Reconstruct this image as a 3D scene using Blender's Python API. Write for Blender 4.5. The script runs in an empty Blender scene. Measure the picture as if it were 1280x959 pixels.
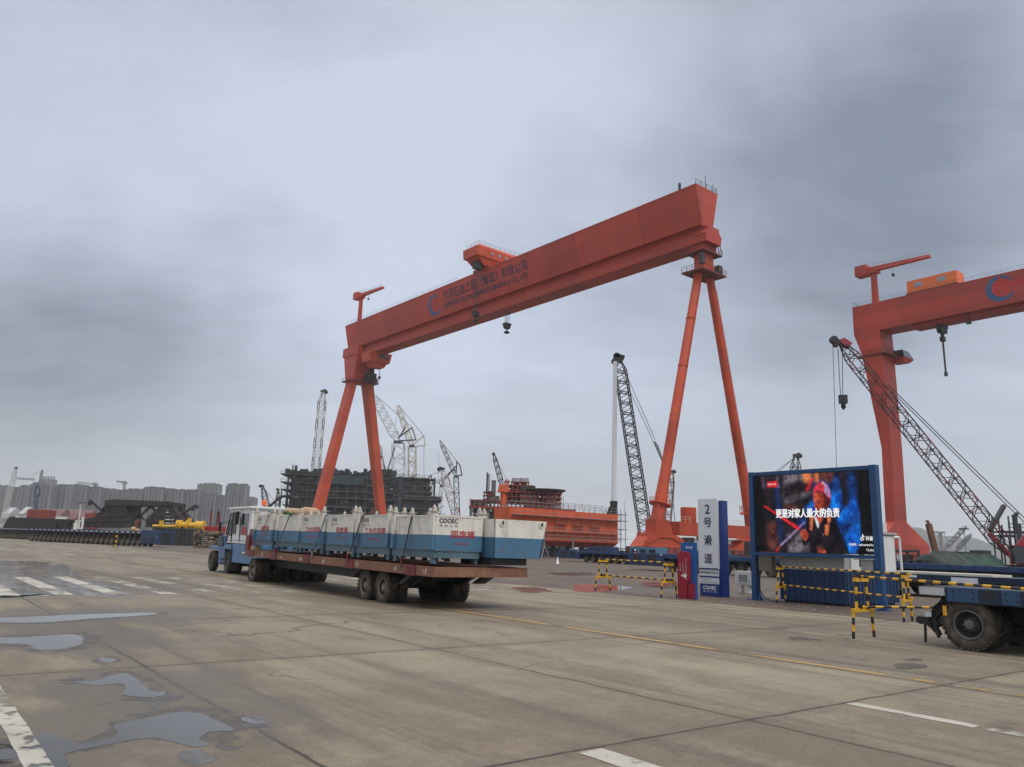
import bpy, bmesh, math, random
from mathutils import Vector, Matrix
random.seed(7)
SC = bpy.context.scene
COL = SC.collection
R2 = math.radians

# ---------------------------------------------------------------- camera
FPX = 967.0; HC = 1.65
TH = math.atan(204.1 / FPX); RO = math.atan(.033)
CR = (Matrix.Rotation(math.pi/2 + TH, 3, 'X') @ Matrix.Rotation(RO, 3, 'Z'))
cam = bpy.data.objects.new('camera', bpy.data.cameras.new('camera'))
COL.objects.link(cam)
cam.data.sensor_width = 36; cam.data.lens = 36 * FPX / 1280
cam.data.clip_start = .1; cam.data.clip_end = 20000
cam.matrix_world = Matrix.Translation((0, 0, HC)) @ CR.to_4x4()
SC.camera = cam

def ray(x, y): return CR @ Vector(((x-640)/FPX, -(y-479.5)/FPX, -1))
def P(x, y, Y):                       # point seen at (x, y) at distance Y ahead of the camera
    d = ray(x, y); d *= Y / d.y
    return Vector((d.x, Y, d.z + HC))
U = Vector((-.61116, .79151, 0)); VV = Vector((.79151, .61116, 0))   # road direction, across the road
RZ = math.atan2(.61116, .79151)
def W(x, y, z=0): return VV*x + U*y + Vector((0, 0, z))
def GF(px, py, z=0):                  # road-frame position of a ground point
    d = ray(px, py); d *= (z-HC)/d.z
    return d.dot(VV), d.dot(U)

# ---------------------------------------------------------------- materials
def s2l(r, g, b):
    f = lambda c: (c/255/12.92) if c/255 <= .04045 else ((c/255+.055)/1.055)**2.4
    return (f(r), f(g), f(b))
class NT:
    def __init__(s, t): s.t = t; s.n = t.nodes; s.l = t.links
    def new(s, k, **kw):
        n = s.n.new(k)
        for a, b in kw.items(): setattr(n, a, b)
        return n
    def link(s, a, b): s.l.new(a, b)
    def math(s, op, a, b=None, c=None, clamp=False):
        n = s.new('ShaderNodeMath', operation=op); n.use_clamp = clamp
        for i, q in enumerate((a, b, c)):
            if q is None: continue
            if isinstance(q, (int, float)): n.inputs[i].default_value = q
            else: s.link(q, n.inputs[i])
        return n.outputs[0]
    def mix(s, f, a, b, mode='MIX'):
        n = s.new('ShaderNodeMix', data_type='RGBA', blend_type=mode)
        for k, q in ((0, f), (6, a), (7, b)):
            if isinstance(q, (int, float)): n.inputs[k].default_value = q
            elif isinstance(q, tuple): n.inputs[k].default_value = (*q, 1) if len(q) == 3 else q
            else: s.link(q, n.inputs[k])
        return n.outputs[2]
    def noise(s, vec, scale, detail=4, rough=.55, dist=0):
        n = s.new('ShaderNodeTexNoise'); n.inputs['Scale'].default_value = scale
        n.inputs['Detail'].default_value = detail; n.inputs['Roughness'].default_value = rough
        n.inputs['Distortion'].default_value = dist
        if vec is not None: s.link(vec, n.inputs['Vector'])
        return n.outputs['Fac']
    def ramp(s, f, a, b):              # smooth step a..b -> 0..1
        n = s.new('ShaderNodeMapRange', interpolation_type='SMOOTHSTEP')
        n.inputs['From Min'].default_value = a; n.inputs['From Max'].default_value = b
        s.link(f, n.inputs['Value']); return n.outputs[0]
    def scaled(s, vec, sc, rot=(0, 0, 0), loc=(0, 0, 0)):
        n = s.new('ShaderNodeMapping'); n.inputs['Scale'].default_value = sc
        n.inputs['Rotation'].default_value = rot; n.inputs['Location'].default_value = loc
        s.link(vec, n.inputs['Vector']); return n.outputs[0]
def newmat(name):
    m = bpy.data.materials.new(name); m.use_nodes = True
    t = NT(m.node_tree); bs = m.node_tree.nodes['Principled BSDF']
    return m, t, bs
MATS = {}
def MAT(name, col, rough=.6, metal=0., var=.12, scale=1.5, dirt=None, damt=.0, streak=0., bump=0., emit=None, estr=1., spec=.5, dscale=None, seam=None):
    """painted / plain surface: colour variation, worn dirt patches and vertical rain streaks"""
    m, t, bs = newmat(name)
    co = t.new('ShaderNodeTexCoord').outputs['Object']
    n1 = t.noise(co, scale, 5, .6)
    lo = tuple(c*(1-var) for c in col); hi = tuple(min(1, c*(1+var)) for c in col)
    c = t.mix(t.ramp(n1, .3, .7), lo, hi)
    if dirt:
        n2 = t.noise(co, dscale or scale*2.3, 7, .7)
        f = t.math('MULTIPLY', t.ramp(n2, .62-.2*damt, .8-.15*damt), min(1, damt*1.4))
        c = t.mix(f, c, dirt)
    if streak:
        vs = t.scaled(co, (scale*5, scale*5, scale*.25))
        n3 = t.noise(vs, 1, 3, .6)
        f = t.math('MULTIPLY', t.ramp(n3, .5, .75), streak)
        c = t.mix(f, c, dirt or tuple(x*.4 for x in col))
    if seam:                            # welded plate joints: fine lines across the length and along the height
        sp_ = t.new('ShaderNodeSeparateXYZ'); t.link(co, sp_.inputs[0])
        for ax, per, wd in seam:
            d_ = t.math('MULTIPLY', t.math('ABSOLUTE', t.math('SUBTRACT', t.math('FRACT', t.math('DIVIDE', sp_.outputs[ax], per)), .5)), per)
            c = t.mix(t.math('MULTIPLY', t.math('LESS_THAN', d_, wd), .45), c, tuple(x*.35 for x in col))
            pn = t.new('ShaderNodeTexWhiteNoise', noise_dimensions='1D'); t.link(t.math('FLOOR', t.math('ADD', t.math('DIVIDE', sp_.outputs[ax], per), .5)), pn.inputs['W'])
            c = t.mix(1.0, c, t.mix(pn.outputs['Value'], (.86, .86, .86), (1.1, 1.1, 1.1)), 'MULTIPLY')
    t.link(c, bs.inputs['Base Color'])
    rn = t.math('MULTIPLY_ADD', n1, .25, rough-.12)
    t.link(rn, bs.inputs['Roughness'])
    bs.inputs['Metallic'].default_value = metal
    bs.inputs['Specular IOR Level'].default_value = spec
    if bump:
        b = t.new('ShaderNodeBump'); b.inputs['Strength'].default_value = bump; b.inputs['Distance'].default_value = .02
        t.link(t.noise(co, scale*8, 4), b.inputs['Height']); t.link(b.outputs[0], bs.inputs['Normal'])
    if emit:
        bs.inputs['Emission Color'].default_value = (*emit, 1); bs.inputs['Emission Strength'].default_value = estr
    MATS[name] = m
    return m
RUST = (.13, .055, .025)
cr_red = MAT('crane_red', (.46, .047, .020), .55, var=.12, scale=.12, dirt=(.22, .035, .022), damt=.4, streak=.38, seam=[(1, 11.5, .09), (2, 3.4, .05)])
cr_org_lit = MAT('crane_orange_and_lit_red', (.50, .062, .014), .55, var=.12, scale=.2, dirt=(.30, .045, .022), damt=.4, streak=.3, seam=[(2, 6.5, .05)])  # orange parts; on the rigid legs it is red paint coloured as lit
cr_dark = MAT('crane_seam', (.16, .03, .025), .7)
hull_or = MAT('hull_orange', (.62, .10, .022), .6, var=.16, scale=.25, dirt=(.3, .05, .02), damt=.5, streak=.4)
box_or = MAT('box_orange', (.75, .16, .03), .5, var=.06)
steel_dk = MAT('steel_dark', (.035, .037, .038), .6, var=.3, scale=.6, dirt=(.09, .06, .045), damt=.4)
steel_gr = MAT('steel_grey', (.22, .23, .235), .5, metal=.2, var=.15, dirt=RUST, damt=.2)
steel_bk = MAT('steel_black', (.018, .018, .019), .55, var=.3, scale=.7)
rust_m = MAT('rusty_steel', (.17, .075, .04), .8, var=.35, scale=2, dirt=(.09, .035, .02), damt=.6)
mar_m = MAT('maroon_paint', (.15, .016, .022), .5, var=.2, dirt=(.07, .03, .025), damt=.3)
red_m = MAT('red_paint', (.36, .018, .022), .45, var=.12, dirt=(.14, .03, .02), damt=.25)
redox = MAT('red_oxide', (.23, .05, .035), .7, var=.25, scale=.5, dirt=(.1, .03, .02), damt=.5)
blue_sp = MAT('blue_transporter', (.010, .036, .105), .45, var=.2, scale=1, dirt=(.06, .055, .05), damt=.3)
blue_dk = MAT('blue_dark', (.006, .021, .048), .4, var=.15, scale=1.2, dirt=(.04, .04, .045), damt=.25, streak=.15)
blue_fr = MAT('blue_frame', (.007, .055, .155), .45, var=.1, dirt=(.05, .06, .07), damt=.2)
blue_cr = MAT('blue_crate', (.056, .155, .255), .5, var=.10, scale=1.6, dirt=(.14, .10, .075), damt=.5, streak=.35, dscale=6)
blue_cg = MAT('blue_grey_skid', (.085, .145, .185), .6, var=.15, dirt=(.08, .06, .05), damt=.4)
blue_tr = MAT('blue_tractor', (.075, .185, .35), .4, var=.07, dirt=(.1, .1, .1), damt=.2, streak=.12)
white_cr = MAT('white_crate', (.70, .67, .60), .55, var=.07, scale=1.8, dirt=(.27, .17, .10), damt=.5, streak=.4, dscale=6)
white_p = MAT('white_paint', (.72, .72, .70), .45, var=.05, dirt=(.35, .31, .26), damt=.25, streak=.12)
lug_p = MAT('lug_paint', (.44, .40, .33), .65, var=.2, scale=4, dirt=(.16, .08, .04), damt=.6)
cream_p = MAT('cream_paint', (.6, .56, .46), .6, var=.1, dirt=RUST, damt=.35)
yel_p = MAT('yellow_paint', (.66, .36, .015), .5, var=.12, scale=5, dirt=(.2, .13, .04), damt=.4)
yel_m = MAT('yellow_machine', (.65, .38, .02), .5, var=.1, dirt=(.2, .13, .05), damt=.3)
blk_p = MAT('black_paint', (.014, .014, .015), .5, var=.3, scale=5, dirt=(.1, .09, .075), damt=.25)
rubber = MAT('tyre_rubber', (.070, .060, .048), .85, var=.3, scale=3, dirt=(.17, .135, .10), damt=.6, spec=.2)
rimshade = MAT('rim_recess_shade', (.03, .027, .023), .8, var=.3, scale=5)  # shade inside the wheel recess, put in as a dark colour
col_wh = MAT('column_white', (.74, .76, .77), .5, var=.03)
let_rb = MAT('lettering_bright_red', (.62, .015, .02), .5, var=.05)
rimdust = MAT('dusty_rim', (.24, .20, .15), .8, var=.25, scale=5, dirt=(.06, .05, .04), damt=.5)
rimgrey = MAT('grey_rim', (.13, .13, .125), .55, metal=.3, var=.2, scale=6, dirt=(.05, .045, .04), damt=.4)
bed_br = MAT('bed_brown', (.21, .095, .055), .7, var=.18, scale=1.2, dirt=(.33, .24, .17), damt=.35, streak=.1)
glass_d = MAT('window_glass', (.02, .025, .028), .08, var=.2, spec=.8)
glass_t = MAT('pale_glass', (.25, .28, .3), .12, var=.2, spec=.8)
lat_wh = MAT('lattice_white', (.50, .50, .48), .6, var=.1, scale=.3)
lat_bk = MAT('lattice_black', (.03, .028, .026), .6, var=.2, scale=.3, dirt=(.14, .08, .05), damt=.4)
lat_rd = MAT('lattice_red', (.33, .03, .045), .55, var=.12, scale=.3)
lat_cm = MAT('lattice_cream', (.50, .45, .35), .6, var=.1, scale=.3)
rope_m = MAT('wire_rope', (.03, .03, .032), .6, var=.2)
grey_pl = MAT('grey_cladding', (.38, .385, .38), .5, var=.08, scale=.8, dirt=(.2, .18, .15), damt=.25, streak=.2)
tan_m = MAT('tan_canvas', (.42, .29, .17), .85, var=.15, dirt=(.25, .16, .1), damt=.4)
orange_b = MAT('orange_canvas', (.75, .14, .03), .7, var=.1)
grn_tarp = MAT('green_tarp', (.018, .06, .042), .7, var=.3, scale=.7, dirt=(.05, .10, .08), damt=.3, bump=.5)
olv_tarp = MAT('olive_tarp', (.034, .05, .038), .8, var=.3, scale=.6, dirt=(.06, .07, .055), damt=.4, bump=.5)
tree_m = MAT('tree_leaves', (.03, .05, .028), .8, var=.4, scale=.3)
let_nv = MAT('lettering_navy', (.012, .017, .05), .5, var=.05)
let_bl = MAT('lettering_blue', (.03, .085, .20), .5, var=.05)
let_rd = MAT('lettering_red', (.42, .014, .025), .5, var=.08)
let_wh = MAT('lettering_white', (.78, .78, .78), .5, var=.03)
sign_bl = MAT('sign_blue', (.008, .035, .19), .35, var=.06, dirt=(.05, .05, .07), damt=.15)
sign_b2 = MAT('sign_bright_blue', (.012, .085, .30), .35, var=.06)
sign_wh = MAT('sign_white', (.66, .67, .69), .35, var=.03, scale=.8)
sign_rd = MAT('sign_red', (.30, .012, .03), .4, var=.06)
conc_m = MAT('pale_concrete', (.55, .54, .51), .8, var=.12, scale=3, dirt=(.3, .27, .22), damt=.4, bump=.3)
city_a = None

# ---------------------------------------------------------------- mesh builder
def vec(p): return p if isinstance(p, Vector) else Vector(p)
class MB:
    def __init__(s): s.v = []; s.f = []; s.m = []; s.s = []
    def face(s, idx, m, sm=False): s.f.append(tuple(idx)); s.m.append(m); s.s.append(sm)
    def add(s, vs, fs, m=0, sm=False):
        o = len(s.v); s.v += [tuple(q) for q in vs]
        for f in fs: s.face([o+i for i in f], m, sm)
    def hexa(s, b, t, m=0):             # bottom 4 (ccw seen from above), top 4
        s.add(list(b)+list(t), [(3,2,1,0),(4,5,6,7),(0,1,5,4),(1,2,6,5),(2,3,7,6),(3,0,4,7)], m)
    def box(s, x0, x1, y0, y1, z0, z1, m=0, bev=0):
        if bev:
            b = bmesh.new(); bmesh.ops.create_cube(b, size=1)
            for q in b.verts: q.co = Vector((x0+(q.co.x+.5)*(x1-x0), y0+(q.co.y+.5)*(y1-y0), z0+(q.co.z+.5)*(z1-z0)))
            bmesh.ops.bevel(b, geom=b.edges[:], offset=bev, segments=2, profile=.7, affect='EDGES')
            b.verts.index_update()
            s.add([q.co for q in b.verts], [[q.index for q in f.verts] for f in b.faces], m); b.free(); return
        s.hexa([(x0,y0,z0),(x1,y0,z0),(x1,y1,z0),(x0,y1,z0)], [(x0,y0,z1),(x1,y0,z1),(x1,y1,z1),(x0,y1,z1)], m)
    def bar(s, p, q, w, h=None, m=0, up=(0,0,1)):
        p, q = vec(p), vec(q); h = h or w; d = q-p
        if d.length < 1e-6: return
        d.normalize(); upv = vec(up)
        if abs(d.dot(upv)) > .98: upv = Vector((1,0,0)) if abs(d.x) < .9 else Vector((0,1,0))
        a = d.cross(upv).normalized(); b = a.cross(d)
        c = [a*(-w/2)+b*(-h/2), a*(w/2)+b*(-h/2), a*(w/2)+b*(h/2), a*(-w/2)+b*(h/2)]
        s.add([p+k for k in c]+[q+k for k in c], [(0,1,2,3),(7,6,5,4),(1,0,4,5),(2,1,5,6),(3,2,6,7),(0,3,7,4)], m)
    def tube(s, p, q, r, r2=None, n=8, m=0, caps=True):
        p, q = vec(p), vec(q); r2 = r if r2 is None else r2; d = (q-p)
        if d.length < 1e-6: return
        d.normalize(); a = d.orthogonal().normalized(); b = d.cross(a)
        vs = []
        for c, rr in ((p, r), (q, r2)):
            for i in range(n):
                t = 2*math.pi*i/n; vs.append(c + a*(rr*math.cos(t)) + b*(rr*math.sin(t)))
        o = len(s.v); s.v += [tuple(k) for k in vs]
        for i in range(n):
            j = (i+1) % n; s.face((o+i, o+j, o+n+j, o+n+i), m, n > 5)
        if caps:
            k = len(s.v); s.v += [tuple(q_) for q_ in vs]
            s.face([k+i for i in reversed(range(n))], m); s.face([k+n+i for i in range(n)], m)
    def path(s, pts, r, n=6, m=0):
        for a, b in zip(pts, pts[1:]): s.tube(a, b, r, n=n, m=m)
    def lathe(s, prof, c, axis, n=24, m=0, mats=None, caps=(True, True)):   # prof [(r, t along axis)]
        c = vec(c); d = vec(axis).normalized(); a = d.orthogonal().normalized(); b = d.cross(a)
        o = len(s.v)
        for r, t in prof:
            for i in range(n):
                w = 2*math.pi*i/n; s.v.append(tuple(c + d*t + a*(r*math.cos(w)) + b*(r*math.sin(w))))
        for k in range(len(prof)-1):
            for i in range(n):
                j = (i+1) % n
                s.face((o+k*n+i, o+k*n+j, o+(k+1)*n+j, o+(k+1)*n+i), mats[k] if mats else m, True)
        for e, w in ((0, caps[0]), (len(prof)-1, caps[1])):
            if not w: continue
            k = len(s.v); s.v += s.v[o+e*n:o+e*n+n]; idx = [k+i for i in range(n)]
            s.face(idx[::-1] if e == 0 else idx, (mats[-1] if e else mats[0]) if mats else m)
    def prism(s, poly, f0, f1, m=0):    # poly 2D, f0/f1 map (a,b)->3D for the two ends
        n = len(poly); vs = [f0(a, b) for a, b in poly] + [f1(a, b) for a, b in poly]
        s.add(vs, [tuple(reversed(range(n))), tuple(range(n, 2*n))] + [(i, (i+1) % n, n+(i+1) % n, n+i) for i in range(n)], m)
    def lattice(s, p, q, w0, w1=None, n=12, rc=.08, rb=.04, m=0, m2=None, up=(0,0,1), tip=True, k=4):
        """four-chord lattice boom from p to q, tapering at both ends"""
        p, q = vec(p), vec(q); w1 = w1 or w0; d = (q-p).normalized(); upv = vec(up)
        if abs(d.dot(upv)) > .95: upv = Vector((1, 0, 0))
        a = d.cross(upv).normalized(); b = a.cross(d); m2 = m if m2 is None else m2
        rings = []
        for i in range(n+1):
            t = i/n; w = w0+(w1-w0)*t
            if tip: w *= min(1, .3+t*n*.35, .35+(1-t)*n*.32)
            c = p.lerp(q, t); rings.append([c+a*(w/2)+b*(w/2), c-a*(w/2)+b*(w/2), c-a*(w/2)-b*(w/2), c+a*(w/2)-b*(w/2)])
        for i in range(n):
            for j in range(4):
                s.tube(rings[i][j], rings[i+1][j], rc, n=k, m=m if (i//2) % 2 == 0 else m2, caps=False)
                jj = (j+1) % 4
                s.bar(rings[i][j], rings[i+1][jj] , rb*1.6, m=m) if (i+j) % 2 == 0 else s.bar(rings[i][jj], rings[i+1][j], rb*1.6, m=m)
                if i % 2 == 0: s.bar(rings[i][j], rings[i][jj], rb*1.6, m=m)
    def rail(s, pts, h=1.1, r=.03, step=2., m=0, n=4):
        pts = [vec(p) for p in pts]; z = Vector((0,0,h))
        for a, b in zip(pts, pts[1:]):
            k = max(1, int((b-a).length/step))
            for i in range(k+1):
                c = a.lerp(b, i/k); s.tube(c, c+z, r, n=n, m=m)
            s.tube(a+z, b+z, r, n=n, m=m); s.tube(a+z*.5, b+z*.5, r*.8, n=n, m=m)
    def mesh(s, name, mats):
        me = bpy.data.meshes.new(name); me.from_pydata(s.v, [], s.f)
        for m in (mats if isinstance(mats, (list, tuple)) else [mats]): me.materials.append(m)
        me.polygons.foreach_set('material_index', s.m); me.polygons.foreach_set('use_smooth', s.s)
        me.update(); return me

# ---------------------------------------------------------------- objects
def link(name, me, parent=None, loc=(0,0,0), rot=(0,0,0), label=None):
    o = bpy.data.objects.new(name, me); COL.objects.link(o); o.location = loc; o.rotation_euler = rot
    if parent is not None: o.parent = parent
    if label: o['label'] = label
    return o
def part(name, mb, mats, parent, loc=(0,0,0), rot=(0,0,0), label=None):
    return link(name, mb.mesh(name, mats), parent, loc, rot, label)
def tag(o, label, cat, group=None):
    o['label'] = label; o['category'] = cat
    if group: o['group'] = group
    return o
def thing(name, label, cat, loc=(0,0,0), rotz=0., group=None):
    o = bpy.data.objects.new(name, None); COL.objects.link(o); o.location = loc; o.rotation_euler = (0, 0, rotz)
    o.empty_display_size = .3
    return tag(o, label, cat, group)
def solo(name, mb, mats, label, cat, group=None, loc=(0,0,0), rotz=0.):
    return tag(link(name, mb.mesh(name, mats), None, loc, (0, 0, rotz)), label, cat, group)
def struct(name, mb, mats, loc=(0,0,0), rotz=0.):
    o = link(name, mb.mesh(name, mats), None, loc, (0, 0, rotz)); o['kind'] = 'structure'; return o
def kids(o): return [c for c in o.children]
def dup(root, loc, rotz, label, group=None, sc=None):
    r = root.copy(); COL.objects.link(r); r.location = loc; r.rotation_euler = (0, 0, rotz); r['label'] = label
    if group: r['group'] = group
    for ch in kids(root):
        c = ch.copy(); COL.objects.link(c); c.parent = r
        for g in kids(ch):
            d = g.copy(); COL.objects.link(d); d.parent = c
    return r
def lettering(name, body, mat, parent, origin, ex, ey, w=None, h=1., ext=.004, bold=.0, align='C', spacing=1.):
    """flat raised letters: origin = middle of the line, ex / ey = reading and up directions (parent space)"""
    cu = bpy.data.curves.new(name, 'FONT'); cu.body = body; cu.size = 1; cu.offset = bold
    cu.space_character = spacing; cu.resolution_u = 3
    tmp = bpy.data.objects.new('tmp_text', cu); COL.objects.link(tmp)
    bpy.context.view_layer.update()
    me = bpy.data.meshes.new_from_object(tmp.evaluated_get(bpy.context.evaluated_depsgraph_get()))
    bpy.data.objects.remove(tmp); bpy.data.curves.remove(cu)
    me.name = name
    xs = [v.co.x for v in me.vertices]; ys = [v.co.y for v in me.vertices]
    x0, x1, y0, y1 = min(xs), max(xs), min(ys), max(ys)
    sy = h/(y1-y0); sx = (w/(x1-x0)) if w else sy
    ex = vec(ex).normalized(); ey = vec(ey).normalized(); nz = ex.cross(ey)
    for v in me.vertices:
        a = (v.co.x-(x0+x1)/2)*sx; b = (v.co.y-(y0+y1)/2)*sy
        v.co = vec(origin) + ex*a + ey*b + nz*ext
    me.materials.clear(); me.materials.append(mat)
    for p in me.polygons: p.material_index = 0
    me.update()
    return link(name, me, parent)
# ---------------------------------------------------------------- light: overcast sky and a veiled sun
SUN_EL, SUN_AZ = R2(52), R2(140)        # azimuth clockwise from +Y (camera forward)
wd = bpy.data.worlds.new('World'); SC.world = wd; wd.use_nodes = True
t = NT(wd.node_tree); t.n.clear()
out = t.new('ShaderNodeOutputWorld'); bg = t.new('ShaderNodeBackground'); bg.inputs['Strength'].default_value = .1
sky = t.new('ShaderNodeTexSky', sky_type='NISHITA'); sky.sun_disc = False
sky.sun_elevation = SUN_EL; sky.sun_rotation = SUN_AZ; sky.air_density = 1.5; sky.dust_density = 4
dirv = t.new('ShaderNodeTexCoord').outputs['Generated']
sep = t.new('ShaderNodeSeparateXYZ'); t.link(dirv, sep.inputs[0])
zc = t.math('MAXIMUM', sep.outputs[2], .0)
den = t.math('ADD', zc, .22)
cb = t.new('ShaderNodeCombineXYZ')
t.link(t.math('DIVIDE', sep.outputs[0], den), cb.inputs[0]); t.link(t.math('DIVIDE', sep.outputs[1], den), cb.inputs[1])
n_big = t.noise(t.scaled(cb.outputs[0], (1, 1.25, 1), loc=(3.1, 1.7, 0)), 0.62, 3, .42, .3)
n_med = t.noise(t.scaled(cb.outputs[0], (1, 1.6, 1), loc=(7.3, 2.2, 0)), 1.9, 5, .5, .35)
val = t.math('ADD', t.math('MULTIPLY', t.math('SUBTRACT', n_big, .5), .8), t.math('MULTIPLY', t.math('SUBTRACT', n_med, .5), .5))
n_fin = t.noise(t.scaled(cb.outputs[0], (1, 1.7, 1), loc=(1.3, 5.2, 0)), 5.5, 6, .58, .5)
val = t.math('ADD', val, t.math('MULTIPLY', t.math('SUBTRACT', n_fin, .5), .26))
val = t.math('ADD', val, .80)
# the thick and thin places of this cloud deck, as directions on the sky
wob = t.new('ShaderNodeVectorMath', operation='MULTIPLY_ADD')
nz = t.new('ShaderNodeTexNoise'); nz.inputs['Scale'].default_value = 3.5; nz.inputs['Detail'].default_value = 3
t.link(dirv, nz.inputs['Vector']); t.link(nz.outputs['Color'], wob.inputs[0]); wob.inputs[1].default_value = (.34, .34, .34)
sub = t.new('ShaderNodeVectorMath', operation='SUBTRACT'); t.link(dirv, sub.inputs[0]); sub.inputs[1].default_value = (.17, .17, .17)
t.link(sub.outputs[0], wob.inputs[2])
def thick(px, py, rad, amount):
    global val
    d = ray(px, py).normalized()
    dn = t.new('ShaderNodeVectorMath', operation='DISTANCE'); t.link(wob.outputs[0], dn.inputs[0]); dn.inputs[1].default_value = d
    f = t.math('SUBTRACT', 1.0, t.ramp(dn.outputs['Value'], 0, rad))
    val = t.math('ADD', val, t.math('MULTIPLY', f, amount))
thick(60, 460, .36, -.78); thick(250, 430, .26, -.12); thick(1020, 210, .38, -.70); thick(1240, 130, .30, -.40); thick(800, 60, .26, -.16)
thick(280, 70, .24, -.12); thick(690, 170, .24, .30); thick(150, 200, .26, .26); thick(430, 260, .28, .38); thick(930, 420, .16, .12)
thick(560, 380, .2, .12); thick(1180, 420, .2, -.16); thick(120, 40, .2, -.1)
val = t.math('MULTIPLY', t.math('MAXIMUM', val, 0.), 1., clamp=True)
cloud = t.mix(val, (2.55, 2.98, 3.75), (6.3, 6.95, 8.25))
low = t.math('SUBTRACT', 1.0, t.ramp(zc, .0, .22))
cloud = t.mix(t.math('MULTIPLY', low, .72), cloud, (5.25, 5.5, 5.8))
zen = t.math('MULTIPLY_ADD', t.ramp(zc, .60, .97), 2.4, 1.0)     # overcast sky: brighter overhead
vm = t.new('ShaderNodeVectorMath', operation='SCALE'); t.link(cloud, vm.inputs[0]); t.link(zen, vm.inputs['Scale'])
zt_ = t.mix(t.ramp(zc, .55, .9), (1., 1., 1.), (1.12, 1.0, .84)); fin = t.mix(.94, sky.outputs[0], t.mix(1.0, vm.outputs[0], zt_, 'MULTIPLY'))
t.link(fin, bg.inputs[0]); t.link(bg.outputs[0], out.inputs[0])
sl = bpy.data.lights.new('sun', 'SUN'); sl.energy = 1.2; sl.angle = R2(14); sl.color = (1, .96, .9)
so = bpy.data.objects.new('sun', sl); COL.objects.link(so)
sd = Vector((math.sin(SUN_AZ)*math.cos(SUN_EL), math.cos(SUN_AZ)*math.cos(SUN_EL), math.sin(SUN_EL)))
so.rotation_euler = sd.to_track_quat('Z', 'Y').to_euler(); so.location = (60, -60, 150)
SC.view_settings.view_transform = 'Standard'; SC.view_settings.look = 'None'
SC.view_settings.exposure = 0; SC.view_settings.gamma = 1; SC.view_settings.use_curve_mapping = False
SC.cycles.use_denoising = True; SC.cycles.max_bounces = 6; SC.cycles.transparent_max_bounces = 8
SC.cycles.volume_bounces = 1

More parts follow.
